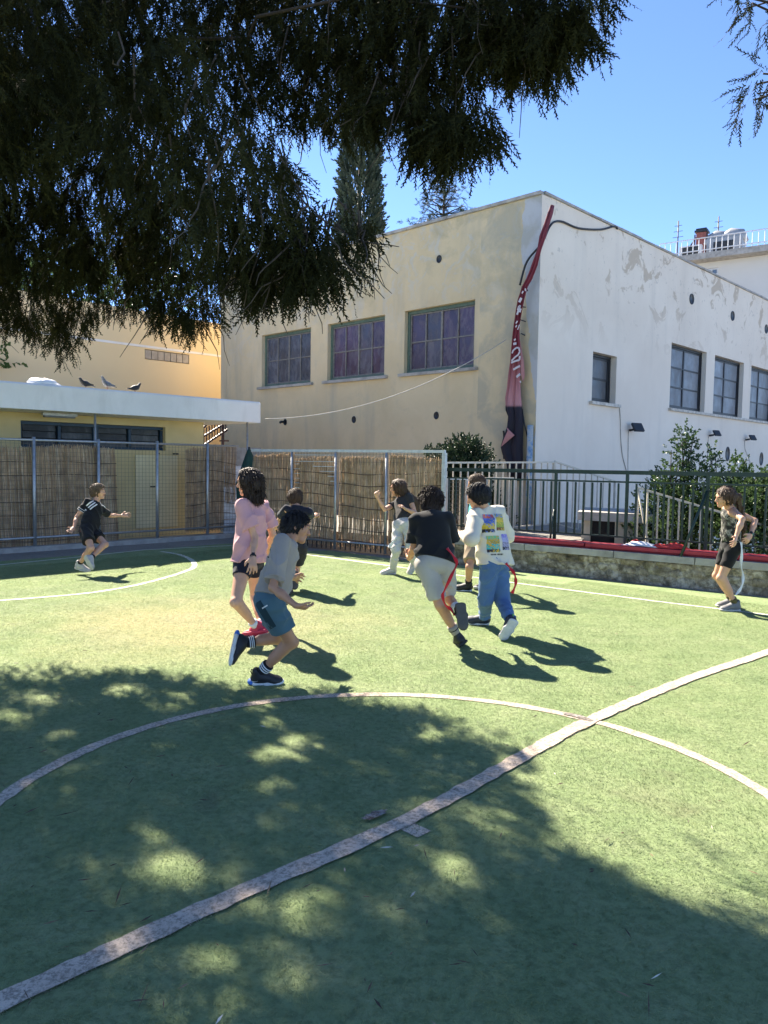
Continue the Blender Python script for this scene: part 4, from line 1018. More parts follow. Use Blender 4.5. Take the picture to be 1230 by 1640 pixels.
def stroke(pts, w):
    q_ = [bw(px, py, kk) for px, py in pts]
    for a, b2 in zip(q_[:-1], q_[1:]): m.bar(a, b2, w, .004, N1)
stroke([(823, 545), (826, 543)], .035); stroke([(822, 551), (827, 550)], .05)
stroke([(820, 566), (822, 561), (827, 557), (831, 557), (832.5, 563), (830, 568), (825, 572), (819, 578)], .035)
stroke([(818.5, 581), (826, 578), (832, 576.5), (832.5, 570)], .04)
stroke([(822, 592), (827, 589), (833, 586)], .045); stroke([(827, 604), (833, 599)], .05); stroke([(833, 610), (834, 613)], .03)
stroke([(829.5, 497), (831.5, 490)], .05); stroke([(828, 504), (831, 495), (833, 489)], .045); stroke([(832, 500), (834, 494)], .05); stroke([(831.5, 484), (835, 477)], .06); stroke([(841, 462), (842, 466)], .03); stroke([(826, 518), (829, 514)], .03)
stroke([(836, 470), (838, 466)], .03); stroke([(825.5, 524), (828, 521)], .03); stroke([(829, 528), (832, 520)], .02)
m.build('lettering', MLT, BAN)
m = MB()
for (x0, y0_), (x1, y1_) in (((833, 491), (842, 492)), ((833, 512), (842, 515)), ((834, 534), (841, 537)), ((842, 462), (845, 466))): m.bar(bw(x0, y0_, .1), bw(x1, y1_, .02), .018, .018)
m.tube([bw(836, 655, .1), bw(840, 680, .1), bw(845, 700, .1)], .015, 5); m.build('tie', M_CABLE, BAN)
cv = cable('cable', [Pp(808, 735, CORNER, N1) + N1 * .02, Pp(807, 715, CORNER, N1) + N1 * .02, Pp(808, 700, CORNER, N1) + N1 * .02, Pp(808.5, 690, CORNER, N1) + N1 * .05], .018, M_DARKF, 'short dark cable rising from the foot of the yellow wall')

# ------------------------------------------------------------------ pigeons
def pigeon(px, py, face, dark, label, pose=0, sc=1.0):
    p = Pp(px, py, FP - N2 * .12, N2); b0 = Vector((p.x, p.y, zs1))
    f = D2 * face; s_ = N2; T = thing('pigeon', b0, label, 'pigeon', 'pigeons on the white roof slab')
    mb = plain('dark_pigeon_feathers' if dark else 'grey_pigeon_feathers', (.02, .02, .023) if dark else (.16, .165, .19), .6, 0, .5 if not dark else .2, 22, .3, 60, .004)
    h0 = .075 if pose else .10
    def lath(pts):
        m = MB(); q_ = [b0 + f * x + UP * z for x, z, r in pts]; m.tube(q_, [r for *_, r in pts], 10); return m
    up = .0 if pose else .05
    lath([(-.15, h0 - .02, .006), (-.10, h0 - .005, .028), (-.04, h0 + .01, .055), (.02, h0 + .025, .064), (.07, h0 + .045 + up * .4, .05), (.10, h0 + .08 + up, .032), (.115, h0 + .11 + up, .030), (.13, h0 + .125 + up, .022), (.14, h0 + .128 + up, .008)]).build('body', mb, T)
    m = MB(); m.tube([b0 + f * .135 + UP * (h0 + .124 + up), b0 + f * .165 + UP * (h0 + .115 + up)], [.008, .002], 6); m.build('beak', M_DARKF, T)
    m = MB(); m.bar(b0 + f * -.08 + UP * (h0 - .005), b0 + f * -.20 + UP * (h0 - .035), .055, .012); m.build('tail', M_DARKF, T)
    for sg in (-1, 1):
        m = MB(); m.grid(lambda u, v: b0 + f * (.06 - u * .22) + s_ * sg * (.058 - .03 * u * u) + UP * (h0 + .05 - v * .07 * (1 - .6 * u) - u * .04), 6, 4).build('wing', mb, T).modifiers.new('t', 'SOLIDIFY').thickness = .008
        m = MB(); m.tube([b0 + s_ * sg * .02 + UP * (h0 - .03), b0 + s_ * sg * .02 + UP * .004, b0 + s_ * sg * .02 + f * .03 + UP * .004], .005, 5); m.build('leg', plain('pigeon_leg', (.35, .10, .08), .6), T)
    T.scale = (.82, .82, .82)
pigeon(137, 607, -1, True, 'black pigeon crouching nearest the white plastic bag', 1)
pigeon(172, 609, -1, False, 'grey pigeon with pale barred wings standing between the two black ones', 0)
pigeon(216, 617, 1, True, 'black pigeon crouching farthest from the white plastic bag', 1)
# ------------------------------------------------------------------ trees and shrubs
def frond(n_side=16, sub=3, L=1.0, width=.34, w=.020, seed=1, curl=.12):
    """feathery spray: axis along +X, shoots to both sides, all thin triangles"""
    r_ = np.random.default_rng(seed); T = []
    def axis(u): return np.array([u * L, .04 * math.sin(u * 5 + seed), -curl * u * u])
    for i in range(4):
        a, b2 = axis(i / 4), axis((i + 1) / 4); T.append([a + [0, w * .4, 0], a - [0, w * .4, 0], b2])
    for i in range(n_side):
        u = .06 + .92 * i / n_side; sgn = 1 if i % 2 else -1; p = axis(u)
        l = width * (1 - .72 * u) * r_.uniform(.65, 1.15); an = R(r_.uniform(34, 58)) * sgn; dz = r_.normal(0, .28)
        d = np.array([math.cos(an), math.sin(an), dz]); d /= np.linalg.norm(d); nrm = np.array([-d[1], d[0], 0]); e = p + d * l
        T.append([p + nrm * w * .5, p - nrm * w * .5, e])
        for k in range(sub):
            v = (k + .6) / (sub + .3); q_ = p + d * l * v; s2 = 1 if (k + i) % 2 else -1; a2 = an + s2 * R(r_.uniform(28, 50)); l2 = l * .42 * (1.15 - v)
            d2 = np.array([math.cos(a2), math.sin(a2), dz + r_.normal(0, .3)]); n2 = np.array([-d2[1], d2[0], 0])
            T.append([q_ + n2 * w * .55, q_ - n2 * w * .55, q_ + d2 * (l2 + w)])
    return np.array(T, np.float32).reshape(-1, 3)
def frames(a, seed):
    """orthonormal frames with X along each unit vector of a, random roll"""
    r_ = np.random.default_rng(seed); n = len(a); rv = r_.normal(0, 1, (n, 3)); y = np.cross(a, rv); y /= np.linalg.norm(y, axis=1)[:, None] + 1e-9
    z = np.cross(a, y); return np.stack([a, y, z], 2)
def assemble(pos, dirs, scale, templates, seed=1):
    r_ = np.random.default_rng(seed); M = frames(dirs, seed + 1); out = []
    pick = r_.integers(0, len(templates), len(pos))
    for k, tpl in enumerate(templates):
        s = pick == k
        if not s.any(): continue
        V = np.einsum('nij,vj->nvi', M[s], tpl) * scale[s][:, None, None] + pos[s][:, None, :]; out.append(V.reshape(-1, 3))
    V = np.concatenate(out); return V, np.arange(len(V)).reshape(-1, 3)
def m_leaf(name, lo, mid, hi, trans=.25, rough=.6, big=1.2):
    t = NT(name); rn = t.n('ShaderNodeNewGeometry').outputs['Random Per Island']; n = t.noise(t.pos(), big, 4, .6)
    c = t.mix(t.ramp(n, (.32, 0.), (.68, 1.)), t.ramp(rn, (0, lo), (.6, mid)), t.ramp(rn, (.2, mid), (1, hi)))
    t.col(c); t.fin(rough, 0, .12 if rough > .8 else .3)
    tr = t.n('ShaderNodeBsdfTranslucent'); t.l(c, tr.inputs[0]); mx = t.n('ShaderNodeMixShader'); mx.inputs[0].default_value = trans
    t.l(t.b.outputs[0], mx.inputs[1]); t.l(tr.outputs[0], mx.inputs[2]); t.l(mx.outputs[0], t.out.inputs[0]); return t.m
bk = NT('brown_bark'); _v = bk.pos(); bk.col(bk.ramp(bk.noise(_v, 9, 6, .7, .3, (1, 1, .25)), (.35, (.028, .020, .015)), (.65, (.075, .055, .042)))); bk.bump(bk.noise(_v, 24, 5, .7, .3, (1, 1, .2)), .8, .02); MBARK = bk.fin(.95)
FR = [frond(14, 0, 1.0, .26, .064, s, .12 + .06 * s) for s in (1, 2, 3, 4)]

def in_ball(n, r_):
    v = r_.normal(0, 1, (n, 3)); v /= np.linalg.norm(v, axis=1)[:, None]; return v * (r_.random(n) ** (1 / 2.4))[:, None]
def crown(lobes, dens, fl, seed, droop=.75):
    """lobes: (centre, (rx, ry, rz)); fronds hang from little twigs inside each lobe"""
    r_ = np.random.default_rng(seed); PS = []; DS = []; SC = []
    for (c, rad) in lobes:
        rad = np.array(rad if isinstance(rad, (tuple, list)) else (rad,) * 3); vol = 4.19 * rad.prod(); n = max(170 if fl > .18 else 14, int(dens * vol * (1 if abs(c[0]) < .52 * c[1] + rad[0] and c[2] < 1.6 + .7 * c[1] else .12)))
        # gather the fronds on drooping twigs so that the outline frays into tassels
        nt = max(4, n // 9); tw = in_ball(nt, r_) * rad + np.array(c); out = tw - np.array(c); out[:, 2] *= .25; out /= np.linalg.norm(out, axis=1)[:, None] + 1e-6
        td = out * .55 + r_.normal(0, .35, (nt, 3)); td[:, 2] -= droop; td /= np.linalg.norm(td, axis=1)[:, None]
        k = r_.integers(0, nt, n); u = r_.random(n) * (fl * 1.0)
        p = tw[k] + td[k] * u[:, None] + r_.normal(0, .025, (n, 3)); d = td[k] + r_.normal(0, .30, (n, 3)); d[:, 2] -= .25 * droop; d /= np.linalg.norm(d, axis=1)[:, None]
        PS.append(p); DS.append(d); SC.append(fl * r_.uniform(.6, 1.25, n))
    return np.concatenate(PS), np.concatenate(DS), np.concatenate(SC)
def limb(m, a, b2, r0, r1, sag=.1, wob=.12, seed=0, n=7, seg=7):
    r_ = random.Random(seed); a = Vector(a); b2 = Vector(b2); L = (b2 - a).length; pts = []
    for i in range(n + 1):
        u = i / n; p = a.lerp(b2, u); p.z += sag * L * math.sin(math.pi * u); k = math.sin(math.pi * u) * wob * L * .5
        pts.append(p + Vector((r_.uniform(-k, k), r_.uniform(-k, k), r_.uniform(-k, k))))
    m.tube(pts, [r0 + (r1 - r0) * i / n for i in range(n + 1)], seg)

# --- the big old cypress whose crown hangs over the pitch
MCY = m_leaf('cypress_foliage', (.009, .010, .003), (.020, .023, .007), (.048, .046, .014), .2, .85, .9)
TR = Vector((-4.35, 7.0, 0))
def LB(px, py, Y, r): return (tuple(P(px, py, Y)), r)
lobes = [
 # hanging lower fringe, left to right
 LB(-60, 445, 7.9, 0.48), LB(30, 430, 7.8, 0.47), LB(95, 445, 7.8, (0.29, 0.33, 0.4)), LB(160, 405, 7.8, 0.44), LB(235, 405, 7.6, 0.43), LB(300, 430, 7.2, 0.34), LB(345, 362, 6.9, 0.39), LB(392, 347, 4.7, 0.25), LB(426, 312, 4.7, 0.26),
 LB(478, 347, 4.7, (0.19, 0.2, 0.25)), LB(545, 347, 5.1, (0.18, 0.19, 0.18)), LB(570, 360, 5.2, 0.12), LB(520, 377, 4.8, 0.15), LB(465, 392, 4.8, 0.13), LB(505, 392, 4.6, 0.1),
 # tassels that hang lowest
 LB(60, 498, 7.8, (0.16, 0.18, 0.22)), LB(98, 518, 7.7, (0.1, 0.12, 0.22)), LB(140, 473, 7.7, (0.2, 0.2, 0.2)), LB(215, 463, 7.5, (0.2, 0.2, 0.16)), LB(268, 483, 7.3, (0.16, 0.18, 0.16)), LB(312, 493, 7.1, (0.13, 0.14, 0.14)), LB(348, 437, 6.8, (0.14, 0.15, 0.16)), LB(385, 407, 5.2, (0.09, 0.1, 0.1)), LB(412, 432, 5.0, (0.05, 0.06, 0.09)), LB(478, 412, 4.7, (0.06, 0.07, 0.08)), LB(15, 493, 7.8, (0.2, 0.2, 0.15)), LB(583, 364, 5.0, 0.05),
 # middle
 LB(-80, 300, 8.0, 0.8), LB(40, 320, 8.0, 0.7), LB(150, 310, 7.8, 0.7), LB(250, 320, 7.5, 0.61), LB(330, 290, 4.2, 0.35), LB(400, 280, 5.1, 0.35), LB(431, 260, 5.4, 0.29), LB(150, 380, 7.3, 0.5), LB(60, 400, 7.6, 0.5), LB(260, 380, 7.4, 0.42), LB(330, 312, 7.1, 0.41),
 # upper left mass
 LB(-120, 100, 8.2, 1.0), LB(20, 150, 7.8, 0.75), LB(130, 180, 7.6, 0.75), LB(240, 180, 4.5, 0.46), LB(340, 160, 5.8, 0.58), LB(416, 170, 6.0, 0.48), LB(40, -20, 8.0, 0.8), LB(170, 20, 5.5, 0.65), LB(310, 20, 6.6, 0.78), LB(430, 30, 6.7, 0.7), LB(530, 80, 6.0, 0.55), LB(500, 150, 5.9, 0.32),
 # right limb, nearer
 LB(590, 40, 5.7, 0.52), LB(590, 80, 5.6, 0.4), LB(575, 160, 5.5, (0.17, 0.2, 0.22)), LB(640, 35, 5.4, 0.36), LB(660, 15, 5.4, 0.42), LB(625, 145, 5.3, 0.17), LB(690, 100, 5.2, 0.28), LB(720, 25, 5.2, 0.38), LB(745, 45, 5.1, 0.27), LB(790, 15, 5.1, 0.34), LB(790, 40, 5.0, 0.24), LB(835, 25, 5.0, 0.22), LB(840, 5, 5.0, 0.3), LB(870, 35, 4.9, 0.2), LB(890, 20, 4.8, 0.24), LB(898, 12, 4.8, 0.17), LB(923, 5, 4.8, 0.1),
 LB(680, 175, 5.2, (0.13, 0.14, 0.12)), LB(715, 190, 5.1, (0.12, 0.13, 0.09)), LB(755, 185, 5.0, 0.13), LB(745, 205, 5.0, 0.1), LB(690, 212, 5.2, 0.06), LB(860, 30, 4.9, 0.1), LB(690, 145, 5.2, 0.15),
 # the part of the crown above and beside the frame
 LB(100, -180, 7.6, 1.0), LB(330, -180, 7.0, 1.0), LB(560, -140, 6.1, 0.8), LB(740, -90, 5.5, 0.6), LB(880, -80, 5.1, 0.5), LB(200, -420, 7.4, 1.2), LB(480, -380, 6.6, 1.1), LB(720, -280, 5.8, 0.8),
 ((-4.9, 6.2, 4.2), 1.1), ((-5.2, 7.6, 5.4), 1.2), ((-4.2, 6.6, 6.6), 1.3), ((-4.3, 7.6, 8.2), 1.2), ((-4.4, 7.0, 9.6), .9), ((-3.6, 5.2, 4.9), .9), ((-4.6, 5.2, 3.5), .8), ((-3.7, 5.0, 3.6), .7), ((-3.4, 5.6, 6.6), .9),
 # branches over and behind the camera side that shade the near turf
 ((-3.75, 6.4, 4.6), .7), ((-2.9, 6.9, 5.2), .6), LB(250, 170, 7.3, 0.42), ((-2.5, 4.6, 3.9), .75), ((-2.2, 4.2, 4.7), .8), ((-2.9, 3.9, 3.7), .7), ((-1.5, 4.3, 5.5), .8), ((-3.2, 4.4, 5.6), .9), ((-1.2, 3.6, 5.0), .6), ((-2.3, 3.3, 4.9), .7), ((-.6, 3.4, 5.0), .5),
]
CY = thing('cypress_tree', TR, 'huge dark cypress hanging over the pitch at upper left', 'tree')
ps, ds, sc = crown(lobes, 1170, .19, 21, 1.2)
# fronds removed where their shadow would fall on ground meant to be sunlit
SL = 1 / math.tan(R(SUN_EL)); gx_, gy_ = ps[:, 0] - _h.x * SL * ps[:, 2], ps[:, 1] - _h.y * SL * ps[:, 2]
lit = [Pz(x, y, 0) for x, y in ((-200, 1040), (0, 1062), (150, 1076), (300, 1086), (430, 1106), (560, 1106), (640, 1132), (740, 1156), (850, 1190), (890, 1215), (850, 1250), (880, 1295), (905, 1345), (1050, 1432), (1230, 1522), (1330, 1570), (1700, 1500), (1400, 1000), (-200, 900))]
def in_poly(x, y, poly):
    c = np.zeros(len(x), bool); j = len(poly) - 1
    for i in range(len(poly)):
        a, b2 = poly[i], poly[j]; c ^= ((a.y > y) != (b2.y > y)) & (x < (b2.x - a.x) * (y - a.y) / (b2.y - a.y + 1e-9) + a.x); j = i
    return c
keep = ~in_poly(gx_, gy_, lit) ; rk = np.random.default_rng(77).random(len(ps)); keep |= rk < .03
for x, y, rad, pr in ((706, 1186, .10, 1), (837, 1196, .06, 1), (745, 1307, .09, .9), (781, 1327, .06, .9), (736, 1393, .06, .95), (756, 1420, .08, 1), (706, 1443, .06, .9), (1099, 1489, .05, .8), (75, 1131, .09, .9), (20, 1151, .08, .8), (106, 1181, .09, .9), (200, 1108, .12, 1), (292, 1118, .08, .9), (272, 1138, .08, .9), (423, 1136, .09, 1), (438, 1164, .06, .9), (452, 1217, .13, 1), (489, 1191, .10, 1), (443, 1267, .08, 1), (267, 1201, .05, .8), (131, 1237, .06, .8), (50, 1272, .07, .8), (252, 1348, .06, .85), (285, 1400, .12, 1), (315, 1425, .08, 1), (383, 1403, .06, .95), (363, 1474, .05, .95), (403, 1464, .06, .95), (504, 1454, .07, .95), (512, 1484, .06, .95), (448, 1328, .06, .85), (348, 1554, .075, 1), (448, 1524, .05, .95), (408, 1605, .06, .95), (504, 1580, .07, .85), (80, 1635, .05, .9), (560, 1500, .04, .8), (640, 1210, .05, .8)):
    g = Pz(x, y, 0); keep &= ~(((gx_ - g.x) ** 2 + (gy_ - g.y) ** 2 < (rad * 1.02 + .02) ** 2) & (rk < pr))
ps, ds, sc = ps[keep], ds[keep], sc[keep]
V, F = assemble(ps, ds, sc, FR, 5)
mesh_np('crown', V, F, MCY, CY)
tk = MB(); tk.tube([TR + UP * -.05, TR + Vector((.05, .02, .6)), TR + Vector((-.05, .05, 2)), TR + Vector((.05, 0, 4)), TR + Vector((0, .1, 6.5)), TR + Vector((-.05, .05, 9.8))], [.44, .36, .32, .26, .17, .03], 16)
for i, (c, r) in enumerate(lobes):
    c = Vector(c); hd = (Vector((c.x, c.y, 0)) - Vector((TR.x, TR.y, 0))).length
    if i % 4 == 0 and hd > 1.2 and c.z > 5.5:
        z0 = min(8.5, max(2.4, c.z - hd * .15 + .5)); limb(tk, (TR.x, TR.y, z0), c, .022 + .006 * hd, .006, .10, .16, i)
limb(tk, (TR.x, TR.y, 5.2), P(900, 30, 4.9), .022, .005, .02, .10, 77, 12); limb(tk, (TR.x, TR.y, 4.6), P(560, 375, 5.3), .03, .005, .06, .10, 78, 12); limb(tk, P(600, 190, 5.5), P(765, 235, 5.05), .03, .006, .05, .1, 79)
tk.build('trunk', MBARK, CY)
tw = MB(); r_ = random.Random(4)
for i in range(240):
    c, r = lobes[r_.randrange(0, 62)]; r = r if not isinstance(r, tuple) else r[0]; a = Vector(c) + Vector((r_.uniform(-1, 1), r_.uniform(-1, 1), r_.uniform(-.4, 1))) * r * .8
    pts = [a]; d = Vector((r_.uniform(-1, 1), r_.uniform(-1, 1), -1.2)).normalized()
    for k in range(5): d = (d + Vector((r_.uniform(-.5, .5), r_.uniform(-.5, .5), r_.uniform(-.4, .2)))).normalized(); pts.append(pts[-1] + d * r_.uniform(.06, .16))
    tw.tube(pts, [.007, .006, .005, .004, .003, .002], 4, False)
tag(tw.build('twigs', plain('dry_twig', (.06, .045, .034), .9, 0, .3, 9), CY), None, None, None, 'stuff')
# --- the tree that reaches in from the right
T2 = Vector((5.6, 5.3, 0))
L2 = [LB(1205, 5, 5.2, .07), LB(1225, 15, 5.2, .07), LB(1180, -8, 5.2, .05), LB(1238, -20, 5.2, .14), LB(1222, 118, 5.3, .05), LB(1235, 105, 5.3, .07), LB(1212, 135, 5.3, .04), LB(1238, 150, 5.3, .05), LB(1208, 160, 5.3, .02), LB(1330, 40, 5.3, .30), LB(1320, 120, 5.3, .2), LB(1200, -150, 5.2, .3), LB(1290, -110, 5.2, .4)]
for k in range(16): a = k * 2.4; L2.append(((5.6 + 1.1 * math.cos(a), 5.3 + 1.1 * math.sin(a), 3.6 + k * .33), .75 - .02 * k))
RT2 = thing('conifer_tree', T2, 'conifer whose twigs reach in at the upper right corner', 'tree')
ps, ds, sc = crown(L2, 300, .15, 31, .8); V, F = assemble(ps, ds, sc, FR, 6); mesh_np('crown', V, F, MCY, RT2)
m = MB(); m.tube([T2 - UP * .05, T2 + UP * 3, T2 + UP * 6, T2 + UP * 9], [.2, .16, .1, .02], 12)
for k in range(14): limb(m, T2 + UP * (2.8 + k * .4), L2[(k * 2) % len(L2)][0], .04, .006, .08, .1, k)
limb(m, T2 + UP * 3.9, P(1212, 150, 5.3), .03, .004, .05, .1, 51); limb(m, T2 + UP * 4.6, P(1190, 15, 5.2), .03, .004, .05, .1, 52)
m.build('trunk', MBARK, RT2)
# --- broadleaf sprig at the left edge and the tree it belongs to
T3 = Vector((-15.5, 23.0, -1.3)); MLF = m_leaf('bright_green_leaf', (.025, .055, .012), (.05, .10, .02), (.10, .15, .035), .35, .5, 2)
def leaf(L=1, w=.36, fold=.10):
    """pointed leaf, six triangles, folded along the midrib"""
    T = []; pt = lambda x, y, z: np.array([x * L, y, z])
    for s_ in (-1, 1): T += [[pt(0, 0, 0), pt(.42, s_ * w * .5, fold * w), pt(1, 0, -.12)], [pt(0, 0, 0), pt(1, 0, -.12), pt(.5, 0, -.03)]][:1 + (s_ > 0)]
    return np.array(T, np.float32).reshape(-1, 3)
def sprig(n=9, L=1.0, lw=.34, ll=.36, seed=1):
    r_ = np.random.default_rng(seed); lf = leaf(ll, lw); out = []
    for i in range(n):
        u = (i + .3) / n; az = i * 2.4 + r_.normal(0, .3); el = .75 - .5 * u + r_.normal(0, .12)
        d = np.array([[math.cos(el) * .8 + .2, math.sin(el) * math.cos(az), math.sin(el) * math.sin(az)]]); d /= np.linalg.norm(d)
        M = frames(d, seed * 50 + i)[0]; out.append((M @ (lf * r_.uniform(.75, 1.15)).T).T + [u * L, 0, 0])
    return np.concatenate(out).astype(np.float32)
SPR = [sprig(6, 1.0, .36, .42, s) for s in (1, 2, 3)]
def leafy(name, base, lobes, dens, fl, mat, label, cat, group=None, seed=1, up=.35, stems=True):
    S = thing(name, base, label, cat, group); r_ = np.random.default_rng(seed); PS = []; DS = []; SC = []
    for c, rad in lobes:
        rad = np.array(rad if isinstance(rad, (tuple, list)) else (rad,) * 3); n = max(6, int(dens * 4.19 * rad.prod())); v = in_ball(n, r_)
        d = v + r_.normal(0, .45, (n, 3)); d[:, 2] += up; d /= np.linalg.norm(d, axis=1)[:, None]
        PS.append(v * rad + np.array(c)); DS.append(d); SC.append(fl * r_.uniform(.65, 1.2, n))
    V, F = assemble(np.concatenate(PS), np.concatenate(DS), np.concatenate(SC), SPR, seed + 2); mesh_np('foliage', V, F, mat, S)
    if stems:
        m = MB()
        for i, (c, rad) in enumerate(lobes): limb(m, Vector(base) + Vector((.05 * math.cos(i), .05 * math.sin(i), 0)), c, .028, .006, .02, .08, i + seed, 6, 6)
        m.build('stem', MBARK, S)
    return S
l3 = [LB(-20, 560, 21.0, .5), LB(2, 580, 21.0, .26), LB(-40, 540, 21.2, .9), LB(-120, 480, 22, 1.6)]
for k in range(9): l3.append(((-15.5 + 1.6 * math.cos(k * 2.4), 23.2 + 1.3 * math.sin(k * 2.4), 3.4 + .4 * k), 1.3))
S3 = leafy('broadleaf_tree', T3, l3, 5, .34, MLF, 'bright green leafy tree poking in at the left edge above the slab', 'tree', None, 8, .2, True)
# --- laurels behind the railing
MLA = m_leaf('laurel_leaf', (.028, .055, .018), (.055, .10, .034), (.11, .16, .06), .32, .38, 1.4)
YL = -1.15
def bush(pts, base, label, seed, dens=900, fl=.115, grp='laurel shrubs behind the green railing'):
    return leafy('laurel_shrub', base, [LB(p[0], p[1] + 6, p[2], tuple(x * .92 for x in p[3]) if isinstance(p[3], tuple) else p[3] * .92) for p in pts], dens, fl, MLA, label, 'shrub', grp, seed, .5)
b_ = P(1100, 760, 12.6); bush([(1098, 700, 12.5, (.18, .2, .28)), (1092, 690, 12.5, .11), (1112, 690, 12.6, .09), (1100, 722, 12.6, .27), (1085, 740, 12.5, .2), (1122, 735, 12.7, .2), (1084, 770, 12.5, .34), (1110, 775, 12.5, .34), (1075, 810, 12.5, .42), (1105, 820, 12.3, .5), (1090, 860, 12.3, .55), (1075, 715, 12.5, .10)], (b_.x, b_.y, YL), 'tallest laurel shrub with a pointed leafy top behind the railing', 41)
b_ = P(1140, 760, 12.2); bush([(1140, 718, 12.2, (.07, .08, .14)), (1137, 740, 12.2, .16), (1145, 765, 12.1, .3), (1140, 800, 12.0, .42), (1135, 840, 12.0, .45), (1146, 725, 12.2, .06)], (b_.x, b_.y, YL), 'slender laurel shoot between the two bigger shrubs', 42)
b_ = P(1178, 770, 11.8); bush([(1178, 735, 11.8, (.15, .16, .14)), (1170, 752, 11.8, .2), (1187, 752, 11.8, .22), (1178, 775, 11.7, .34), (1165, 800, 11.6, .4), (1190, 810, 11.6, .42), (1180, 850, 11.5, .5)], (b_.x, b_.y, YL), 'broad yellowish laurel shrub behind the girl with the ponytail', 43)
b_ = P(1225, 780, 11.4); bush([(1222, 765, 11.3, .22), (1206, 757, 11.5, .12), (1228, 755, 11.2, .12), (1225, 790, 11.2, .34), (1215, 820, 11.1, .42), (1245, 800, 11.1, .5), (1230, 860, 11.0, .5), (1290, 790, 11, .6)], (b_.x, b_.y, YL), 'lower laurel shrub at the right edge behind the railing', 44)
b_ = P(1050, 800, 13.0); bush([(1050, 805, 13.0, .4), (1045, 850, 12.8, .45), (1060, 770, 13.0, .28), (1035, 860, 12.8, .3)], (b_.x, b_.y, YL), 'low dark laurel shrub beside the concrete hut', 45)
MDB = m_leaf('dark_bush_leaf', (.010, .022, .010), (.022, .042, .020), (.045, .07, .03), .2, .45, 1.5)
b_ = P(742, 740, 14.6)
leafy('round_bush', (b_.x, b_.y, .3), [LB(742, 735, 14.6, .42), (tuple(P(722, 742, 14.5)), .36), LB(762, 740, 14.7, .35), LB(700, 738, 14.4, .25), LB(745, 720, 14.6, .22), LB(742, 775, 14.5, .5), LB(720, 790, 14.4, .45), LB(765, 800, 14.5, .4)], 1300, .13, MDB, 'rounded dark green bush against the yellow wall behind the reed fence', 'bush', None, 46, .4)
b_ = P(790, 800, 14.2); leafy('small_bush', (b_.x, b_.y, .3), [LB(786, 815, 14.2, .3), LB(770, 840, 14.0, .3), LB(806, 830, 14.3, .25)], 700, .11, MDB, 'small low bush behind the boy in the printed sweatshirt', 'bush', None, 47, .4)
# --- conifers beyond the roof
def far_cone(name, base, top, prof, dens, fl, mat, label, seed, jag=0):
    r_ = np.random.default_rng(seed); PS = []; DS = []; H = top - base.z
    S = thing(name, base, label, 'tree'); n = dens
    u = r_.random(n); a = r_.uniform(0, 6.283, n); rad = np.interp(u, *zip(*prof)); k = np.sqrt(r_.random(n)) * .35 + .65
    if jag: lay = np.abs(np.sin(u * jag * math.pi)); rad = rad * (.45 + .55 * lay) * (1 + .25 * np.sin(a * 5 + u * 40))
    else: rad = rad * (1 + .10 * np.sin(a * 9 + np.floor(u * 40) * 1.7))
    p = np.stack([base.x + np.cos(a) * rad * k, base.y + np.sin(a) * rad * k, base.z + u * H], 1)
    d = np.stack([np.cos(a), np.sin(a), np.full(n, 1.3 if not jag else .12)], 1) + r_.normal(0, .3, (n, 3)); d /= np.linalg.norm(d, axis=1)[:, None]
    V, F = assemble(p, d, fl * r_.uniform(.7, 1.2, n), [frond(7, 0, 1, .42, .17, s, .05) for s in (1, 2)], seed); mesh_np('crown', V, F, mat, S)
    MB().tube([base, Vector((base.x, base.y, base.z + H * .96))], [.22, .03], 10).build('trunk', MBARK, S)
MC2 = m_leaf('blue_green_cypress_leaf', (.018, .030, .02), (.036, .056, .036), (.07, .095, .06), .1, .6, 1)
ct = P(578, 165, 31.0); cb = Vector((ct.x, ct.y, -1.3))
far_cone('column_cypress', cb, ct.z + 1.0, [(0, .5), (.2, .95), (.6, .85), (.85, .55), (1, .05)], 5600, .55, MC2, 'narrow column cypress rising behind the yellow roof edge', 61)
ct = P(712, 268, 30.0); cb = Vector((ct.x, ct.y, -1.3))
S = thing('cedar_tree', cb, 'small sparse cedar top showing above the yellow roof edge', 'tree'); lob = []
r_ = random.Random(12); m = MB(); m.tube([cb, Vector((cb.x, cb.y, ct.z))], [.25, .02], 8)
for tier in range(15):
    z = ct.z - .15 - tier * .27; Lb = .25 + tier * .155
    for k in range(5):
        a = tier * 1.3 + k * 1.257 + r_.uniform(-.3, .3); L_ = Lb * r_.uniform(.6, 1.1); e = Vector((cb.x + math.cos(a) * L_, cb.y + math.sin(a) * L_, z + .18 * L_ + r_.uniform(-.05, .05)))
        limb(m, (cb.x, cb.y, z), e, .03, .008, .03, .06, tier * 7 + k, 4, 5); kk = max(2, int(L_ / .22))
        for j in range(kk): u = (j + 1) / kk; lob.append((tuple(Vector((cb.x, cb.y, z)).lerp(e, u)), (.17, .17, .07)))
m.build('trunk', MBARK, S)
ps, ds, sc = crown(lob, 330, .18, 71, .1); V, F = assemble(ps, ds, sc, [frond(7, 0, 1, .5, .10, s, .05) for s in (1, 2)], 72); mesh_np('crown', V, F, MC2, S)
# green tree glimpsed through the cypress, behind the yellow building
b_ = P(190, 480, 32); leafy('garden_tree', (b_.x, b_.y, -1.3), [LB(60, 500, 32, 1.6), LB(150, 470, 32, 1.5), LB(225, 430, 32, 1.5), LB(20, 470, 32, 1.5), LB(280, 470, 32, 1.2), LB(110, 430, 33, 1.3)], 9, .6, MLA, 'leafy tree glimpsed through the cypress above the yellow building', 'tree', None, 75, .3)
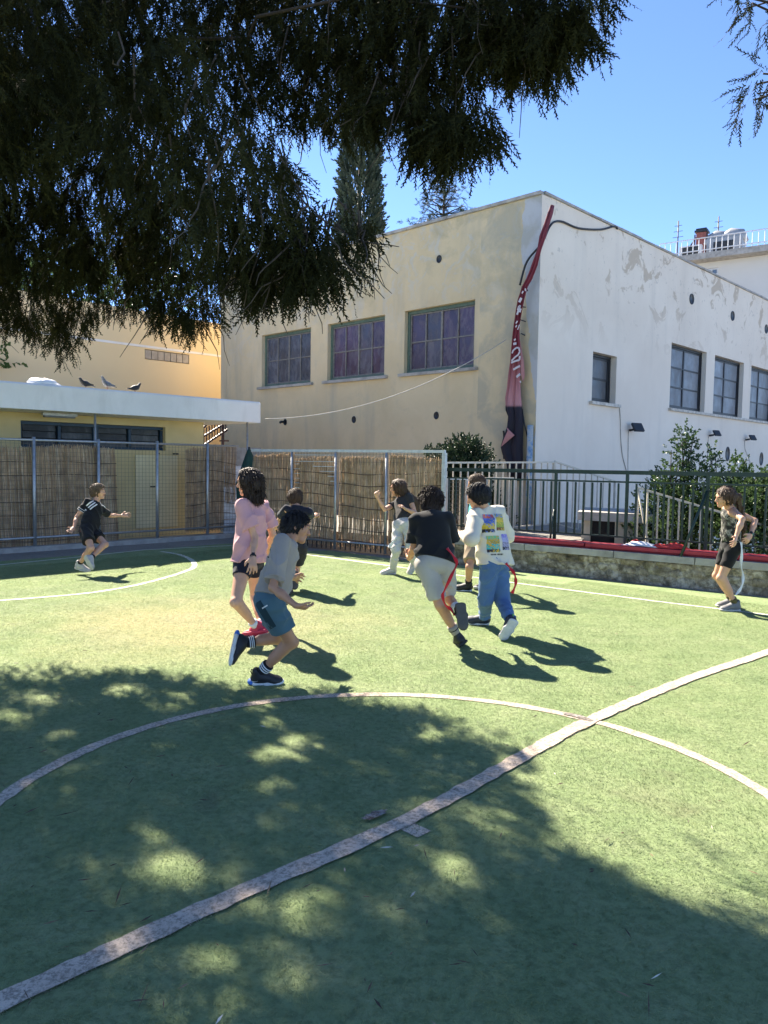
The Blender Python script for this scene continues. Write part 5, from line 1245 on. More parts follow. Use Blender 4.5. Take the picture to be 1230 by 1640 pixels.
# ------------------------------------------------------------------ soft-bodied figures: distance fields meshed with surface nets
from mathutils.bvhtree import BVHTree
def nrmz(v): v = Vector(v); return v.normalized()
class Vol:
    def __init__(s, lo, hi, h):
        s.lo = np.array(lo, np.float32) - 3 * h; s.h = h; s.n = np.ceil((np.array(hi) + 3 * h - s.lo) / h).astype(int) + 1
        s.F = np.full(tuple(s.n), .2, np.float32)
    def _sl(s, lo, hi):
        a = np.clip(np.floor((np.array(lo) - s.lo) / s.h).astype(int), 0, s.n); b = np.clip(np.ceil((np.array(hi) - s.lo) / s.h).astype(int) + 1, 0, s.n)
        if (b <= a).any(): return None, None
        sl = tuple(slice(i, j) for i, j in zip(a, b))
        g = [s.lo[k] + s.h * np.arange(a[k], b[k], dtype=np.float32) for k in range(3)]
        return sl, (g[0][:, None, None], g[1][None, :, None], g[2][None, None, :])
    def put(s, fn, lo, hi, k=.02, op='add'):
        sl, g = s._sl(lo, hi)
        if sl is None: return
        d = fn(*g); A = s.F[sl]
        if op == 'add':
            if k > 0: hh = np.maximum(k - np.abs(A - d), 0) / k; s.F[sl] = np.minimum(A, d) - hh * hh * k * .25
            else: s.F[sl] = np.minimum(A, d)
        else:
            d = -d
            if k > 0: hh = np.maximum(k - np.abs(A - d), 0) / k; s.F[sl] = np.maximum(A, d) + hh * hh * k * .25
            else: s.F[sl] = np.maximum(A, d)
    def cone(s, a, b, ra, rb, k=.02, side=None, sq=1.0, flat=False, op='add'):
        a = np.array(a, np.float32); b = np.array(b, np.float32); ab = b - a; L2 = float(ab @ ab) + 1e-9; L = math.sqrt(L2)
        m = max(ra, rb) * max(1, sq) + k + 2 * s.h
        sd_ = None if side is None else np.array(side, np.float32)
        def fn(x, y, z):
            vx, vy, vz = x - a[0], y - a[1], z - a[2]; t = (vx * ab[0] + vy * ab[1] + vz * ab[2]) / L2; tc = np.clip(t, 0, 1)
            wx, wy, wz = vx - tc * ab[0], vy - tc * ab[1], vz - tc * ab[2]
            if sd_ is not None:
                c = (wx * sd_[0] + wy * sd_[1] + wz * sd_[2]) * (1 / sq - 1); wx, wy, wz = wx + c * sd_[0], wy + c * sd_[1], wz + c * sd_[2]
            d = np.sqrt(wx * wx + wy * wy + wz * wz) - (ra + (rb - ra) * tc)
            if flat: d = np.maximum(d, (t - 1) * L)
            return d
        s.put(fn, np.minimum(a, b) - m, np.maximum(a, b) + m, k, op)
    def ell(s, c, ax, r, k=.02, op='add'):
        c = np.array(c, np.float32); ax = [np.array(v, np.float32) for v in ax]; rm = min(r); m = max(r) + k + 2 * s.h
        def fn(x, y, z):
            vx, vy, vz = x - c[0], y - c[1], z - c[2]; q = 0; q2 = 0
            for v, rr in zip(ax, r):
                u = (vx * v[0] + vy * v[1] + vz * v[2]); q = q + (u / rr) ** 2; q2 = q2 + (u / (rr * rr)) ** 2
            k0 = np.sqrt(q); return k0 * (k0 - 1) / (np.sqrt(q2) + 1e-6)
        s.put(fn, c - m, c + m, k, op)
    def cut(s, p, n):
        """remove everything on the side the normal points to"""
        p = np.array(p); n = np.array(n, np.float32); sl, (x, y, z) = s._sl(s.lo, s.lo + s.h * s.n)
        d = (x - p[0]) * n[0] + (y - p[1]) * n[1] + (z - p[2]) * n[2]; s.F = np.maximum(s.F, d[:s.n[0], :s.n[1], :s.n[2]] if d.shape != tuple(s.n) else d)
    def wrinkle(s, amp, dirs, seed=0, wl=.09):
        r_ = np.random.default_rng(seed); sl, (x, y, z) = s._sl(s.lo, s.lo + s.h * s.n)
        for d in dirs:
            d = np.array(d, np.float32); ph = r_.uniform(0, 6.28); w2 = r_.normal(0, 1, 3) * 6; w3 = r_.normal(0, 1, 3) * 9; q = 6.283 / (wl * r_.uniform(.8, 1.35))
            ar = (x * d[0] + y * d[1] + z * d[2]) * q + 1.9 * np.sin(x * w2[0] + y * w2[1] + z * w2[2] + ph)
            mk = np.clip(.25 + np.sin(x * w3[0] + y * w3[1] + z * w3[2] + ph * 1.7), 0, 1.25) ** 1.5
            f = 2.6 * amp * (np.abs(np.sin(ar * .5)) ** .7 - .6) * mk * -1
            s.F = s.F - f[:s.n[0], :s.n[1], :s.n[2]].astype(np.float32)
    def net(s):
        F = s.F; F[0] = F[-1] = .2; F[:, 0] = F[:, -1] = .2; F[:, :, 0] = F[:, :, -1] = .2
        I = F < 0; nx, ny, nz = F.shape
        anyv = np.zeros((nx - 1, ny - 1, nz - 1), bool); allv = np.ones_like(anyv)
        cs_ = [(i, j, k) for i in (0, 1) for j in (0, 1) for k in (0, 1)]
        for i, j, k in cs_:
            q = I[i:nx - 1 + i, j:ny - 1 + j, k:nz - 1 + k]; anyv |= q; allv &= q
        act = np.argwhere(anyv & ~allv); n = len(act)
        idx = np.full(anyv.shape, -1, np.int32); idx[act[:, 0], act[:, 1], act[:, 2]] = np.arange(n)
        val = np.stack([F[act[:, 0] + i, act[:, 1] + j, act[:, 2] + k] for i, j, k in cs_], 1); off = np.array(cs_, np.float32)
        acc = np.zeros((n, 3), np.float32); cnt = np.zeros(n, np.float32)
        for a in range(8):
            for b in range(a + 1, 8):
                if np.abs(off[a] - off[b]).sum() != 1: continue
                va, vb = val[:, a], val[:, b]; m = (va < 0) != (vb < 0); t = np.where(m, va / np.where(m, va - vb, 1), 0)
                acc += np.where(m[:, None], off[a] + (off[b] - off[a]) * t[:, None], 0); cnt += m
        V = (act + acc / cnt[:, None]) * s.h + s.lo; Q = []
        for ax in range(3):
            sh = [slice(None)] * 3; sh2 = [slice(None)] * 3; sh[ax] = slice(0, -1); sh2[ax] = slice(1, None)
            A = I[tuple(sh)]; B = I[tuple(sh2)]; e = np.argwhere(A != B); o1, o2 = [k for k in range(3) if k != ax]
            e = e[(e[:, o1] > 0) & (e[:, o2] > 0) & (e[:, o1] < F.shape[o1] - 1) & (e[:, o2] < F.shape[o2] - 1)]
            ins = A[e[:, 0], e[:, 1], e[:, 2]]
            def cell(d1, d2): c = e.copy(); c[:, o1] -= d1; c[:, o2] -= d2; return idx[c[:, 0], c[:, 1], c[:, 2]]
            q = np.stack([cell(1, 1), cell(0, 1), cell(0, 0), cell(1, 0)], 1)
            if ax == 1: q = q[:, ::-1]
            q = np.where(ins[:, None], q, q[:, ::-1]); Q.append(q)
        return V, np.concatenate(Q)
    def build(s, name, mat, parent, relax=1):
        V, Q = s.net()
        if relax:                                    # one light smoothing pass
            e = np.concatenate([Q[:, [0, 1]], Q[:, [1, 2]], Q[:, [2, 3]], Q[:, [3, 0]]]); e = np.concatenate([e, e[:, ::-1]])
            for _ in range(relax):
                S_ = np.zeros_like(V); np.add.at(S_, e[:, 0], V[e[:, 1]]); c = np.bincount(e[:, 0], minlength=len(V)).astype(np.float32)[:, None]
                V = V * .5 + .5 * S_ / np.maximum(c, 1)
        return mesh_np(name, V, Q, mat, parent, True)

def m_skin(name, c):
    t = NT(name); at = t.n('ShaderNodeVertexColor', layer_name='tint'); n = t.noise(t.pos(), 14, 4, .6)
    b = t.ramp(n, (.3, tuple(x * .92 for x in c)), (.7, tuple(min(1, x * 1.06) for x in c))); t.col(t.mix(1.0, b, at.outputs[0], 'MULTIPLY'))
    t.bump(t.noise(t.pos(), 160, 3), .12, .002); t.fin(.5, 0, .4)
    t.b.inputs['Subsurface Weight'].default_value = .08; t.b.inputs['Subsurface Radius'].default_value = (.012, .005, .003); return t.m
def m_cloth(name, c, rough=.85, var=.08, weave=260):
    t = NT(name); n = t.noise(t.pos(), 5, 4, .6)
    t.col(t.ramp(n, (.3, tuple(x * (1 - var) for x in c)), (.7, tuple(min(1, x * (1 + var)) for x in c))))
    t.bump(t.math('ADD', t.noise(t.pos(), weave, 2), t.noise(t.pos(), 28, 4, .6)), .25, .004); t.fin(rough, 0, .2)
    t.b.inputs['Sheen Weight'].default_value = .12; return t.m
def m_hair(name, c):
    t = NT(name); rn = t.n('ShaderNodeNewGeometry').outputs['Random Per Island']; n = t.noise(t.pos(), 60, 4, .7, 0, (1, 1, .15))
    t.col(t.mix(t.math('MULTIPLY', rn, .6), t.ramp(n, (.3, tuple(x * .6 for x in c)), (.7, tuple(x * 1.4 for x in c))), tuple(min(1, x * 1.5) for x in c))); t.bump(n, .6, .008); return t.fin(.58, 0, .3)
SK1, SK2, SK3 = m_skin('tanned_skin', (.52, .27, .165)), m_skin('fair_skin', (.60, .335, .22)), m_skin('olive_skin', (.46, .23, .132))
HBLK, HDBR, HBR, HLB = m_hair('black_hair', (.012, .010, .010)), m_hair('dark_brown_hair', (.030, .018, .013)), m_hair('brown_hair', (.065, .038, .024)), m_hair('light_brown_hair', (.13, .085, .05))
C_ = {k: m_cloth(k, v) for k, v in dict(black_cloth=(.011, .011, .013), navy_cloth=(.013, .015, .028), charcoal_cloth=(.035, .033, .034), pink_cloth=(.62, .33, .345), grey_cloth=(.31, .265, .225), stone_cloth=(.42, .385, .335), pale_grey_cloth=(.55, .53, .52), cream_cloth=(.66, .60, .50), blue_cloth=(.075, .15, .31), teal_cloth=(.065, .125, .155), dark_teal_cloth=(.015, .038, .048), khaki_cloth=(.30, .225, .15), turquoise_cloth=(.05, .42, .44), white_cloth=(.72, .71, .70), mustard_cloth=(.10, .085, .035)).items()}
REDR = m_cloth('red_ribbon_cloth', (.58, .018, .028), .6); WHR = m_cloth('white_ribbon_cloth', (.75, .75, .77), .6)
RUB = lambda n, c: plain(n, c, .6, 0, .12, 20, .2, 90, .002)
R_BLK, R_WHT, R_GRY, R_PGR, R_BLU, R_RED, R_DGR, R_NVY, R_LIM = RUB('black_shoe', (.014, .014, .016)), RUB('white_sole', (.62, .60, .57)), RUB('grey_shoe', (.16, .16, .165)), RUB('pale_shoe', (.50, .47, .43)), RUB('blue_air_sole', (.03, .13, .45)), RUB('red_shoe', (.50, .03, .07)), RUB('dark_sole', (.075, .065, .052)), RUB('navy_shoe', (.02, .026, .05)), RUB('lime_tab', (.2, .6, .1))
EYE = plain('eye_white', (.40, .37, .35), .35, 0, .02, 5, 0); IRIS = plain('brown_iris', (.03, .016, .010), .15, 0, .02, 5, 0)

def yawv(y, p=0): return Vector((math.cos(R(y)) * math.cos(R(p)), math.sin(R(y)) * math.cos(R(p)), math.sin(R(p))))
def reach(par, px, py, L, sg=1):
    d = ray(px, py).normalized(); q = par - O; b = d.dot(q); disc = b * b - q.dot(q) + L * L
    return O + d * (b + (sg * math.sqrt(disc) if disc > 0 else 0))
class Person:
    def __init__(P_, label, Y, s, pelvis, neck, head, face, torso_yaw, hip_yaw, skin, hair_mat, group='children playing on the pitch'):
        P_.s = s; P_.skin = skin; P_.hm = hair_mat
        pel = P(pelvis[0], pelvis[1], Y); P_.pel = pel; P_.nk = reach(pel, neck[0], neck[1], .42 * s, neck[2]); P_.sp = (P_.nk - pel).normalized()
        r = Vector((math.sin(R(torso_yaw)), -math.cos(R(torso_yaw)), 0)); P_.r = (r - P_.sp * r.dot(P_.sp)).normalized(); P_.f = P_.sp.cross(P_.r) * -1
        if P_.f.dot(yawv(torso_yaw)) < 0: P_.f = -P_.f
        P_.hr = Vector((math.sin(R(hip_yaw)), -math.cos(R(hip_yaw)), 0)); P_.hf = yawv(hip_yaw)
        P_.hd = reach(P_.nk, head[0], head[1], .150 * s, head[2]); P_.hF = yawv(*face)
        u = (UP * .55 + (P_.hd - P_.nk).normalized() * .45); P_.hU = (u - P_.hF * u.dot(P_.hF)).normalized(); P_.hR = P_.hF.cross(P_.hU)
        sc = P_.nk - P_.sp * .045 * s; P_.shc = sc; P_.sh = {'R': sc + P_.r * .132 * s, 'L': sc - P_.r * .132 * s}
        P_.hip = {'R': pel + P_.hr * .082 * s - UP * .02 * s, 'L': pel - P_.hr * .082 * s - UP * .02 * s}
        P_.el, P_.wr, P_.hdir, P_.kn, P_.an, P_.toe, P_.shoeup = {}, {}, {}, {}, {}, {}, {}
        P_.T = thing('person', (pel.x, pel.y, 0), label, 'person', group)
        P_.curl = {'R': (.35, .5), 'L': (.35, .5)}; P_.pn = {}
    def arm(P_, k, el, wr, hand, curl=(.35, .5), palm=None):
        s = P_.s; P_.el[k] = reach(P_.sh[k], el[0], el[1], .255 * s * (el[3] if len(el) > 3 else 1), el[2]); P_.wr[k] = reach(P_.el[k], wr[0], wr[1], .215 * s * (wr[3] if len(wr) > 3 else 1), wr[2])
        P_.hdir[k] = (reach(P_.wr[k], hand[0], hand[1], .12 * s, hand[2]) - P_.wr[k]).normalized(); P_.curl[k] = curl; P_.pn[k] = palm
    def leg(P_, k, kn, an, toe, shoe_up=None):
        s = P_.s; P_.kn[k] = P_.hip[k] + Vector(kn[1:]) if kn[0] == 'p' else reach(P_.hip[k], kn[0], kn[1], .345 * s * (kn[3] if len(kn) > 3 else 1), kn[2])
        P_.an[k] = Pz(an[1], an[2], an[3]) if an[0] == 'g' else reach(P_.kn[k], an[0], an[1], .335 * s * (an[3] if len(an) > 3 else 1), an[2]); P_.toe[k] = yawv(*toe)
        if an[0] == 'g':                              # keep the knee between hip and planted ankle
            h, a = P_.hip[k], P_.an[k]; l1, l2 = .345 * s, .335 * s; d = (a - h).length
            n = (h - a).normalized(); v = Vector(kn[1:]) if kn[0] == 'p' else P_.kn[k] - a; v = (v - n * v.dot(n)); v = v.normalized() if v.length > 1e-4 else P_.hf
            if d < l1 + l2: x = (d * d + l2 * l2 - l1 * l1) / (2 * d); P_.kn[k] = a + n * x + v * math.sqrt(max(1e-5, l2 * l2 - x * x))
            else: P_.kn[k] = a + n * (d * l2 / (l1 + l2)) + v * .01
        P_.rep = getattr(P_, 'rep', '') + ' %s thigh %.2f shin %.2f anz %.2f anY %.2f knY %.2f;' % (k, (P_.kn[k] - P_.hip[k]).length / s, (P_.an[k] - P_.kn[k]).length / s, P_.an[k].z, P_.an[k].y, P_.kn[k].y)
    def footframe(P_, k):
        F = P_.toe[k]; u = P_.kn[k] - P_.an[k]; u = (u - F * u.dot(F)).normalized(); return F, u, F.cross(u)
    def body(P_, h=.0065):
        s = P_.s; pts = [P_.pel, P_.nk, P_.hd + P_.hU * .12 * s, P_.hd + P_.hF * .12 * s, P_.hd - P_.hF * .1 * s] + [v for d in (P_.sh, P_.el, P_.wr, P_.kn, P_.an, P_.hip) for v in d.values()] + [P_.wr[k] + P_.hdir[k] * .19 * s for k in P_.wr]
        A = np.array([tuple(p) for p in pts]); v = Vol(A.min(0) - .11 * s, A.max(0) + .11 * s, h)
        pel, sp, r, f = P_.pel, P_.sp, P_.r, P_.f
        v.cone(pel - P_.hr * .045 * s, pel + P_.hr * .045 * s, .086 * s, .086 * s, .03); v.cone(pel + sp * .05 * s, pel + sp * .2 * s, .074 * s, .070 * s, .03, r, 1.35); v.cone(pel + sp * .2 * s, pel + sp * .345 * s, .078 * s, .074 * s, .03, r, 1.4)
        v.cone(P_.sh['L'], P_.sh['R'], .044 * s, .044 * s, .03); v.cone(P_.nk - sp * .03 * s, P_.hd - P_.hF * .016 * s - P_.hU * .05 * s, .050 * s, .042 * s, .02)
        for k in ('R', 'L'):
            if k in P_.el:
                sh, el, wr = P_.sh[k], P_.el[k], P_.wr[k]; v.cone(sh, el, .037 * s, .027 * s, .02); v.cone(sh.lerp(el, .3), sh.lerp(el, .7), .033 * s, .029 * s, .02); v.cone(el, el.lerp(wr, .4), .027 * s, .029 * s, .018); v.cone(el.lerp(wr, .35), wr, .029 * s, .0185 * s, .018, None)
                P_.hand(v, k)
            if k in P_.kn:
                hp, kn, an = P_.hip[k], P_.kn[k], P_.an[k]; u = (kn - hp).normalized(); back = ((hp - kn).normalized() + (an - kn).normalized()); back = back.normalized() if back.length > .1 else -P_.hf
                v.cone(hp, kn, .069 * s, .042 * s, .03); v.cone(kn, an, .040 * s, .025 * s, .02); sh_ = (an - kn); pb = back - sh_ * (back.dot(sh_) / sh_.length_squared); pb = pb.normalized() * .014 * s
                v.cone(kn.lerp(an, .12) + pb, kn.lerp(an, .52) + pb * .8, .039 * s, .033 * s, .03); v.cone(kn - back * .012 * s, kn - back * .012 * s + UP * .001, .036 * s, .036 * s, .02)
                F, U, Rr = P_.footframe(k); v.cone(an - U * .035 * s, an + F * .1 * s - U * .05 * s, .03 * s, .022 * s, .02)
        P_.head(v); o = v.build('body', P_.skin, P_.T)
        # natural tint: lips and brows
        V = np.zeros(len(o.data.vertices) * 3, np.float32); o.data.vertices.foreach_get('co', V); V = V.reshape(-1, 3) + np.array(ORG[P_.T.name], np.float32)
        q = V - np.array(P_.hd, np.float32); a = q @ np.array(P_.hF); b = q @ np.array(P_.hU); c = np.abs(q @ np.array(P_.hR)); col = np.ones((len(V), 4), np.float32)
        lip = (a > .072 * s) & (b < -.045 * s) & (b > -.060 * s) & (c < .021 * s); col[lip, :3] = (.95, .62, .62)
        br = (a > .066 * s) & (b > .020 * s + .0) & (b < .029 * s) & (c > .012 * s) & (c < .046 * s); col[br, :3] = (.22, .2, .2)
        cl = o.data.color_attributes.new('tint', 'FLOAT_COLOR', 'POINT'); cl.data.foreach_set('color', col.ravel()); P_.bodyobj = o; P_.eyes(); return o
    def hand(P_, v, k):
        s = P_.s; w, D = P_.wr[k], P_.hdir[k]; n = P_.pn[k]
        if n is None: n = (P_.pel + P_.f * .1 - w)
        n = Vector(n); n = (n - D * n.dot(D)).normalized(); S = D.cross(n) * (1 if k == 'R' else -1)
        if S.dot(P_.f) + .5 * S.dot(UP) < 0 and P_.pn[k] is None: S = -S
        v.cone(w + D * .008 * s, w + D * .072 * s, .0165 * s, .0165 * s, .012, S, 1.95)
        c1, c2 = P_.curl[k]
        for off, L, sp_ in ((.0285, .060, .20), (.010, .070, .06), (-.010, .066, -.07), (-.028, .052, -.22)):
            b0 = w + D * .070 * s + S * off * s; d0 = (D + S * sp_).normalized(); d1 = (d0 * math.cos(c1) + n * math.sin(c1)).normalized(); d2 = (d0 * math.cos(c1 + c2) + n * math.sin(c1 + c2)).normalized(); d3 = (d0 * math.cos(c1 + 1.6 * c2) + n * math.sin(c1 + 1.6 * c2)).normalized()
            p1 = b0 + d1 * L * .48 * s; p2 = p1 + d2 * L * .30 * s; p3 = p2 + d3 * L * .22 * s; v.cone(b0, p1, .0086 * s, .0078 * s, .005); v.cone(p1, p2, .0078 * s, .0072 * s, .004); v.cone(p2, p3, .0072 * s, .0062 * s, .004)
        b0 = w + D * .018 * s + S * .024 * s; p1 = b0 + (D * .62 + S * .72 + n * .28).normalized() * .036 * s; p2 = p1 + (D * .9 + S * .25 + n * .35).normalized() * .030 * s; v.cone(b0, p1, .0115 * s, .0095 * s, .008); v.cone(p1, p2, .0095 * s, .0075 * s, .005)
    def head(P_, v):
        s = P_.s; c, F, U, Rr = P_.hd, P_.hF, P_.hU, P_.hR; ax = (Rr, F, U); q = lambda a, b, d=0.0: c + F * a * s + U * b * s + Rr * d * s
        v.ell(q(-.004, .025), ax, (.072 * s, .090 * s, .083 * s), .02); v.cone(q(.022, -.02), q(.046, -.070), .060 * s, .030 * s, .03, Rr, 1.05); v.ell(q(.062, -.085), ax, (.022 * s, .018 * s, .016 * s), .02)
        for d in (-1, 1):
            v.ell(q(.048, -.022, d * .036), ax, (.022 * s, .026 * s, .026 * s), .02); v.ell(q(.093, .004, d * .031), ax, (.015 * s, .014 * s, .010 * s), .012, 'sub')
            v.ell(q(-.006, -.006, d * .073), (Rr, F, U), (.011 * s, .019 * s, .030 * s), .006); v.ell(q(-.001, -.004, d * .083), ax, (.006 * s, .010 * s, .016 * s), .005, 'sub')
            v.ell(q(.088, -.030, d * .012), ax, (.009 * s, .010 * s, .007 * s), .006)
        v.cone(q(.078, .024, -.03), q(.078, .024, .03), .010 * s, .010 * s, .02); v.cone(q(.082, .012), q(.100, -.026), .008 * s, .0115 * s, .012)
        v.cone(q(.079, -.049, -.017), q(.079, -.049, .017), .0065 * s, .0065 * s, .008); v.cone(q(.078, -.059, -.014), q(.078, -.059, .014), .007 * s, .007 * s, .008)
    def eyes(P_):
        s = P_.s; c, F, U, Rr = P_.hd, P_.hF, P_.hU, P_.hR
        for d in (-1, 1):
            p = c + F * .0715 * s + U * .005 * s + Rr * d * .031 * s
            def ball(ctr, r): m = MB(); return m.grid(lambda u, v: ctr + Vector((math.cos(6.283 * u) * math.cos(math.pi * (v - .5)), math.sin(6.283 * u) * math.cos(math.pi * (v - .5)), math.sin(math.pi * (v - .5)))) * r, 10, 6)
            e = ball(p, .0105 * s).build('eye', EYE, P_.T); ball(p + F * .0052 * s, .0068 * s).build('iris', IRIS, e)
    # ---------------------------------------------------------------- hair
    def hair(P_, g=.017, cutoff=.034, nape=-.05, extra=(), nstr=3000, slen=.035, curl=0, h=.006, fr=(.85, .53), fringe=None, lift=.011):
        s = P_.s; c, F, U, Rr = P_.hd, P_.hF, P_.hU, P_.hR; q = lambda a, b, d=0.0: c + F * a * s + U * b * s + Rr * d * s
        v = Vol(np.array(c) - .17 * s, np.array(c) + .17 * s, h) if not extra else None
        if extra:
            A = np.array([tuple(q(*e[0])) if len(e[0]) == 3 and not isinstance(e[0], Vector) else tuple(e[0]) for e in extra] + [tuple(q(*e[1])) if not isinstance(e[1], Vector) else tuple(e[1]) for e in extra] + [tuple(c)]); v = Vol(np.minimum(A.min(0) - .06, np.array(c) - .15 * s), np.maximum(A.max(0) + .06, np.array(c) + .15 * s), h)
        v.ell(q(-.006, .026), (Rr, F, U), ((.074 + g) * s, (.091 + g) * s, (.084 + g) * s), .01); v.ell(q(-.05, -.015), (Rr, F, U), (.066 * s, .045 * s, .06 * s), .03)
        n = (F * fr[0] - U * fr[1]).normalized(); v.cut(q(0, 0) + n * cutoff * s, n)
        v.cut(q(0, nape), -U)
        if fringe:
            for e in fringe: v.cone(q(*e[0]), q(*e[1]), e[2] * s, e[3] * s, .015)
        for e in extra:
            a = q(*e[0]) if not isinstance(e[0], Vector) else e[0]; b = q(*e[1]) if not isinstance(e[1], Vector) else e[1]; v.cone(a, b, e[2] * s, e[3] * s, .03, Rr, e[4] if len(e) > 4 else 1)
        v.wrinkle(.0042 if not curl else .006, [Rr, (Rr + F).normalized(), (F - Rr * .4).normalized(), U] if curl else [Rr, (Rr + F).normalized(), (F - Rr * .6).normalized()], 3, .022 if not curl else .03)
        V, Q = v.net(); e0, e1, e2 = V[Q[:, 0]], V[Q[:, 1]], V[Q[:, 3]]; nf = np.cross(e1 - e0, e2 - e0); nf /= np.linalg.norm(nf, axis=1)[:, None] + 1e-9
        r_ = np.random.default_rng(int(abs(c.x) * 100) + 5); pk = r_.integers(0, len(Q), nstr); p0 = V[Q[pk]].mean(1); nn = nf[pk]; up = np.array(U); ba = np.array(F)
        fl = -up[None] * 1.0 - ba[None] * .25 + r_.normal(0, .28 if not curl else .8, (nstr, 3)); rel = p0 - np.array(q(-.01, .10)); fl += rel * 4; fl -= nn * (fl * nn).sum(1)[:, None]; fl /= np.linalg.norm(fl, axis=1)[:, None] + 1e-9
        sd2 = np.cross(nn, fl); L = slen * s * r_.uniform(.5, 1.3, nstr)[:, None]; w = .0016
        a = p0 - nn * .002; m_ = p0 + fl * L * .5 + nn * lift * .5; t = p0 + fl * L + nn * r_.uniform(-.004, lift, nstr)[:, None] + r_.normal(0, lift * .36, (nstr, 3))
        VS = np.stack([a - sd2 * w, a + sd2 * w, m_ + sd2 * w, m_ - sd2 * w, t], 1).reshape(-1, 3); b0 = len(V) + np.arange(nstr)[:, None] * 5
        FQ = np.concatenate([Q, b0 + [[0, 1, 2, 3]], b0 + [[3, 2, 4, 4]]]); 
        FQ = np.concatenate([Q, b0 + np.array([[0, 1, 2, 3]])]); VT = np.concatenate([V, VS]); o = mesh_np('hair', VT, FQ, P_.hm, P_.T, True); return o
    # ---------------------------------------------------------------- clothes
    def top(P_, mat, hem=-.02, sleeve=.62, loose=.014, name='shirt', long=False, h=.0075, wr=.0042, tank=False, hemdir=None, flare=.006):
        s = P_.s; pel, sp, r = P_.pel, P_.sp, P_.r; l = loose; hm = pel + sp * hem * s
        pts = [pel, P_.nk, hm - sp * .05] + list(P_.sh.values()) + (list(P_.el.values()) if sleeve else []) + (list(P_.wr.values()) if long else []); A = np.array([tuple(p) for p in pts]); v = Vol(A.min(0) - .19 * s, A.max(0) + .19 * s, h)
        v.cone(hm - sp * .06 * s, pel + sp * .14 * s, (.092 + flare) * s + l, .082 * s + l, .03, r, 1.38); v.cone(pel + sp * .12 * s, pel + sp * .34 * s, .081 * s + l, .080 * s + l * .8, .03, r, 1.40)
        if not tank:
            v.cone(P_.sh['L'], P_.sh['R'], .044 * s + l * .55, .044 * s + l * .55, .03); v.cone(P_.shc, P_.nk + sp * .008, .058 * s, .052 * s, .03)
            for k in P_.el:
                sh, el, w_ = P_.sh[k], P_.el[k], P_.wr[k]
                if long: v.cone(sh, el, .046 * s + l * .7, .040 * s + l * .75, .012); v.cone(el, el.lerp(w_, sleeve), .040 * s + l * .75, .030 * s + l * .35, .02, None, 1, True)
                elif sleeve: v.cone(sh, sh.lerp(el, sleeve), .046 * s + l * .55, .043 * s + l * 1.25, .008, None, 1, True)
        else:
            for sg in (-1, 1): v.cone(P_.shc + r * sg * .062 * s + P_.f * .0 + sp * .03 * s, pel + sp * .33 * s + r * sg * .065 * s + P_.f * .035 * s, .022 * s, .03 * s, .02); v.cone(P_.shc + r * sg * .062 * s + sp * .03 * s, pel + sp * .31 * s + r * sg * .04 * s - P_.f * .035 * s, .022 * s, .034 * s, .02)
        v.wrinkle(wr, [(sp + r * .8).normalized(), (sp * .7 - r * .9).normalized(), (sp * .5 + P_.f).normalized()], int(abs(pel.x) * 37 + 3), .10)
        v.cut(hm, -(Vector(hemdir) if hemdir else sp)); v.cut(P_.nk + sp * .022 * s, sp)
        o = v.build(name, mat, P_.T, 1); P_.shirt = o; return o
    def shorts(P_, mat, frac=.6, loose=.012, waist=.08, name='shorts', h=.0075, wr=.0035, flare=.01, cut=True):
        s = P_.s; A = np.array([tuple(p) for p in [P_.pel, P_.pel + P_.sp * .12] + [P_.hip[k].lerp(P_.kn[k], frac) for k in P_.kn]]); v = Vol(A.min(0) - .16 * s, A.max(0) + .16 * s, h); l = loose
        v.cone(P_.pel - P_.hr * .045 * s, P_.pel + P_.hr * .045 * s, .088 * s + l, .088 * s + l, .03); v.cone(P_.pel, P_.pel + P_.sp * (waist + .05) * s, .084 * s + l * .7, .078 * s + l * .5, .03, P_.r, 1.3)
        for k in P_.kn: v.cone(P_.hip[k], P_.hip[k].lerp(P_.kn[k], frac), .077 * s + l, (.077 - .029 * frac) * s + l + flare, .005, None, 1, True)
        v.cut(P_.pel + P_.sp * waist * s, P_.sp); d0 = (P_.kn['R'] - P_.hip['R']).normalized() if 'R' in P_.kn else -UP
        v.wrinkle(wr, [(UP + P_.hr * .7).normalized(), P_.hr, (P_.hr * .5 + P_.hf).normalized()], int(abs(P_.pel.x) * 53 + 7), .07); return v.build(name, mat, P_.T, 1)
    def pants(P_, mat, loose=.014, end=.93, name='trousers', h=.0075, wr=.0045, flare=.0):
        s = P_.s; A = np.array([tuple(p) for p in [P_.pel, P_.pel + P_.sp * .12] + list(P_.kn.values()) + list(P_.an.values())]); v = Vol(A.min(0) - .16 * s, A.max(0) + .16 * s, h); l = loose
        v.cone(P_.pel - P_.hr * .045 * s, P_.pel + P_.hr * .045 * s, .088 * s + l * .8, .088 * s + l * .8, .03); v.cone(P_.pel, P_.pel + P_.sp * .12 * s, .084 * s + l * .6, .076 * s + l * .3, .03, P_.r, 1.3)
        for k in P_.kn: v.cone(P_.hip[k], P_.kn[k], .076 * s + l * .8, .050 * s + l, .025); v.cone(P_.kn[k], P_.kn[k].lerp(P_.an[k], end), .050 * s + l, .037 * s + l + flare, .025, None, 1, True)
        v.cut(P_.pel + P_.sp * .09 * s, P_.sp); v.wrinkle(wr, [(UP + P_.hr * .8).normalized(), (UP - P_.hr * .7).normalized(), (UP * .8 + P_.hf * .6).normalized(), P_.hr], int(abs(P_.pel.x) * 71 + 9), .075); return v.build(name, mat, P_.T, 1)
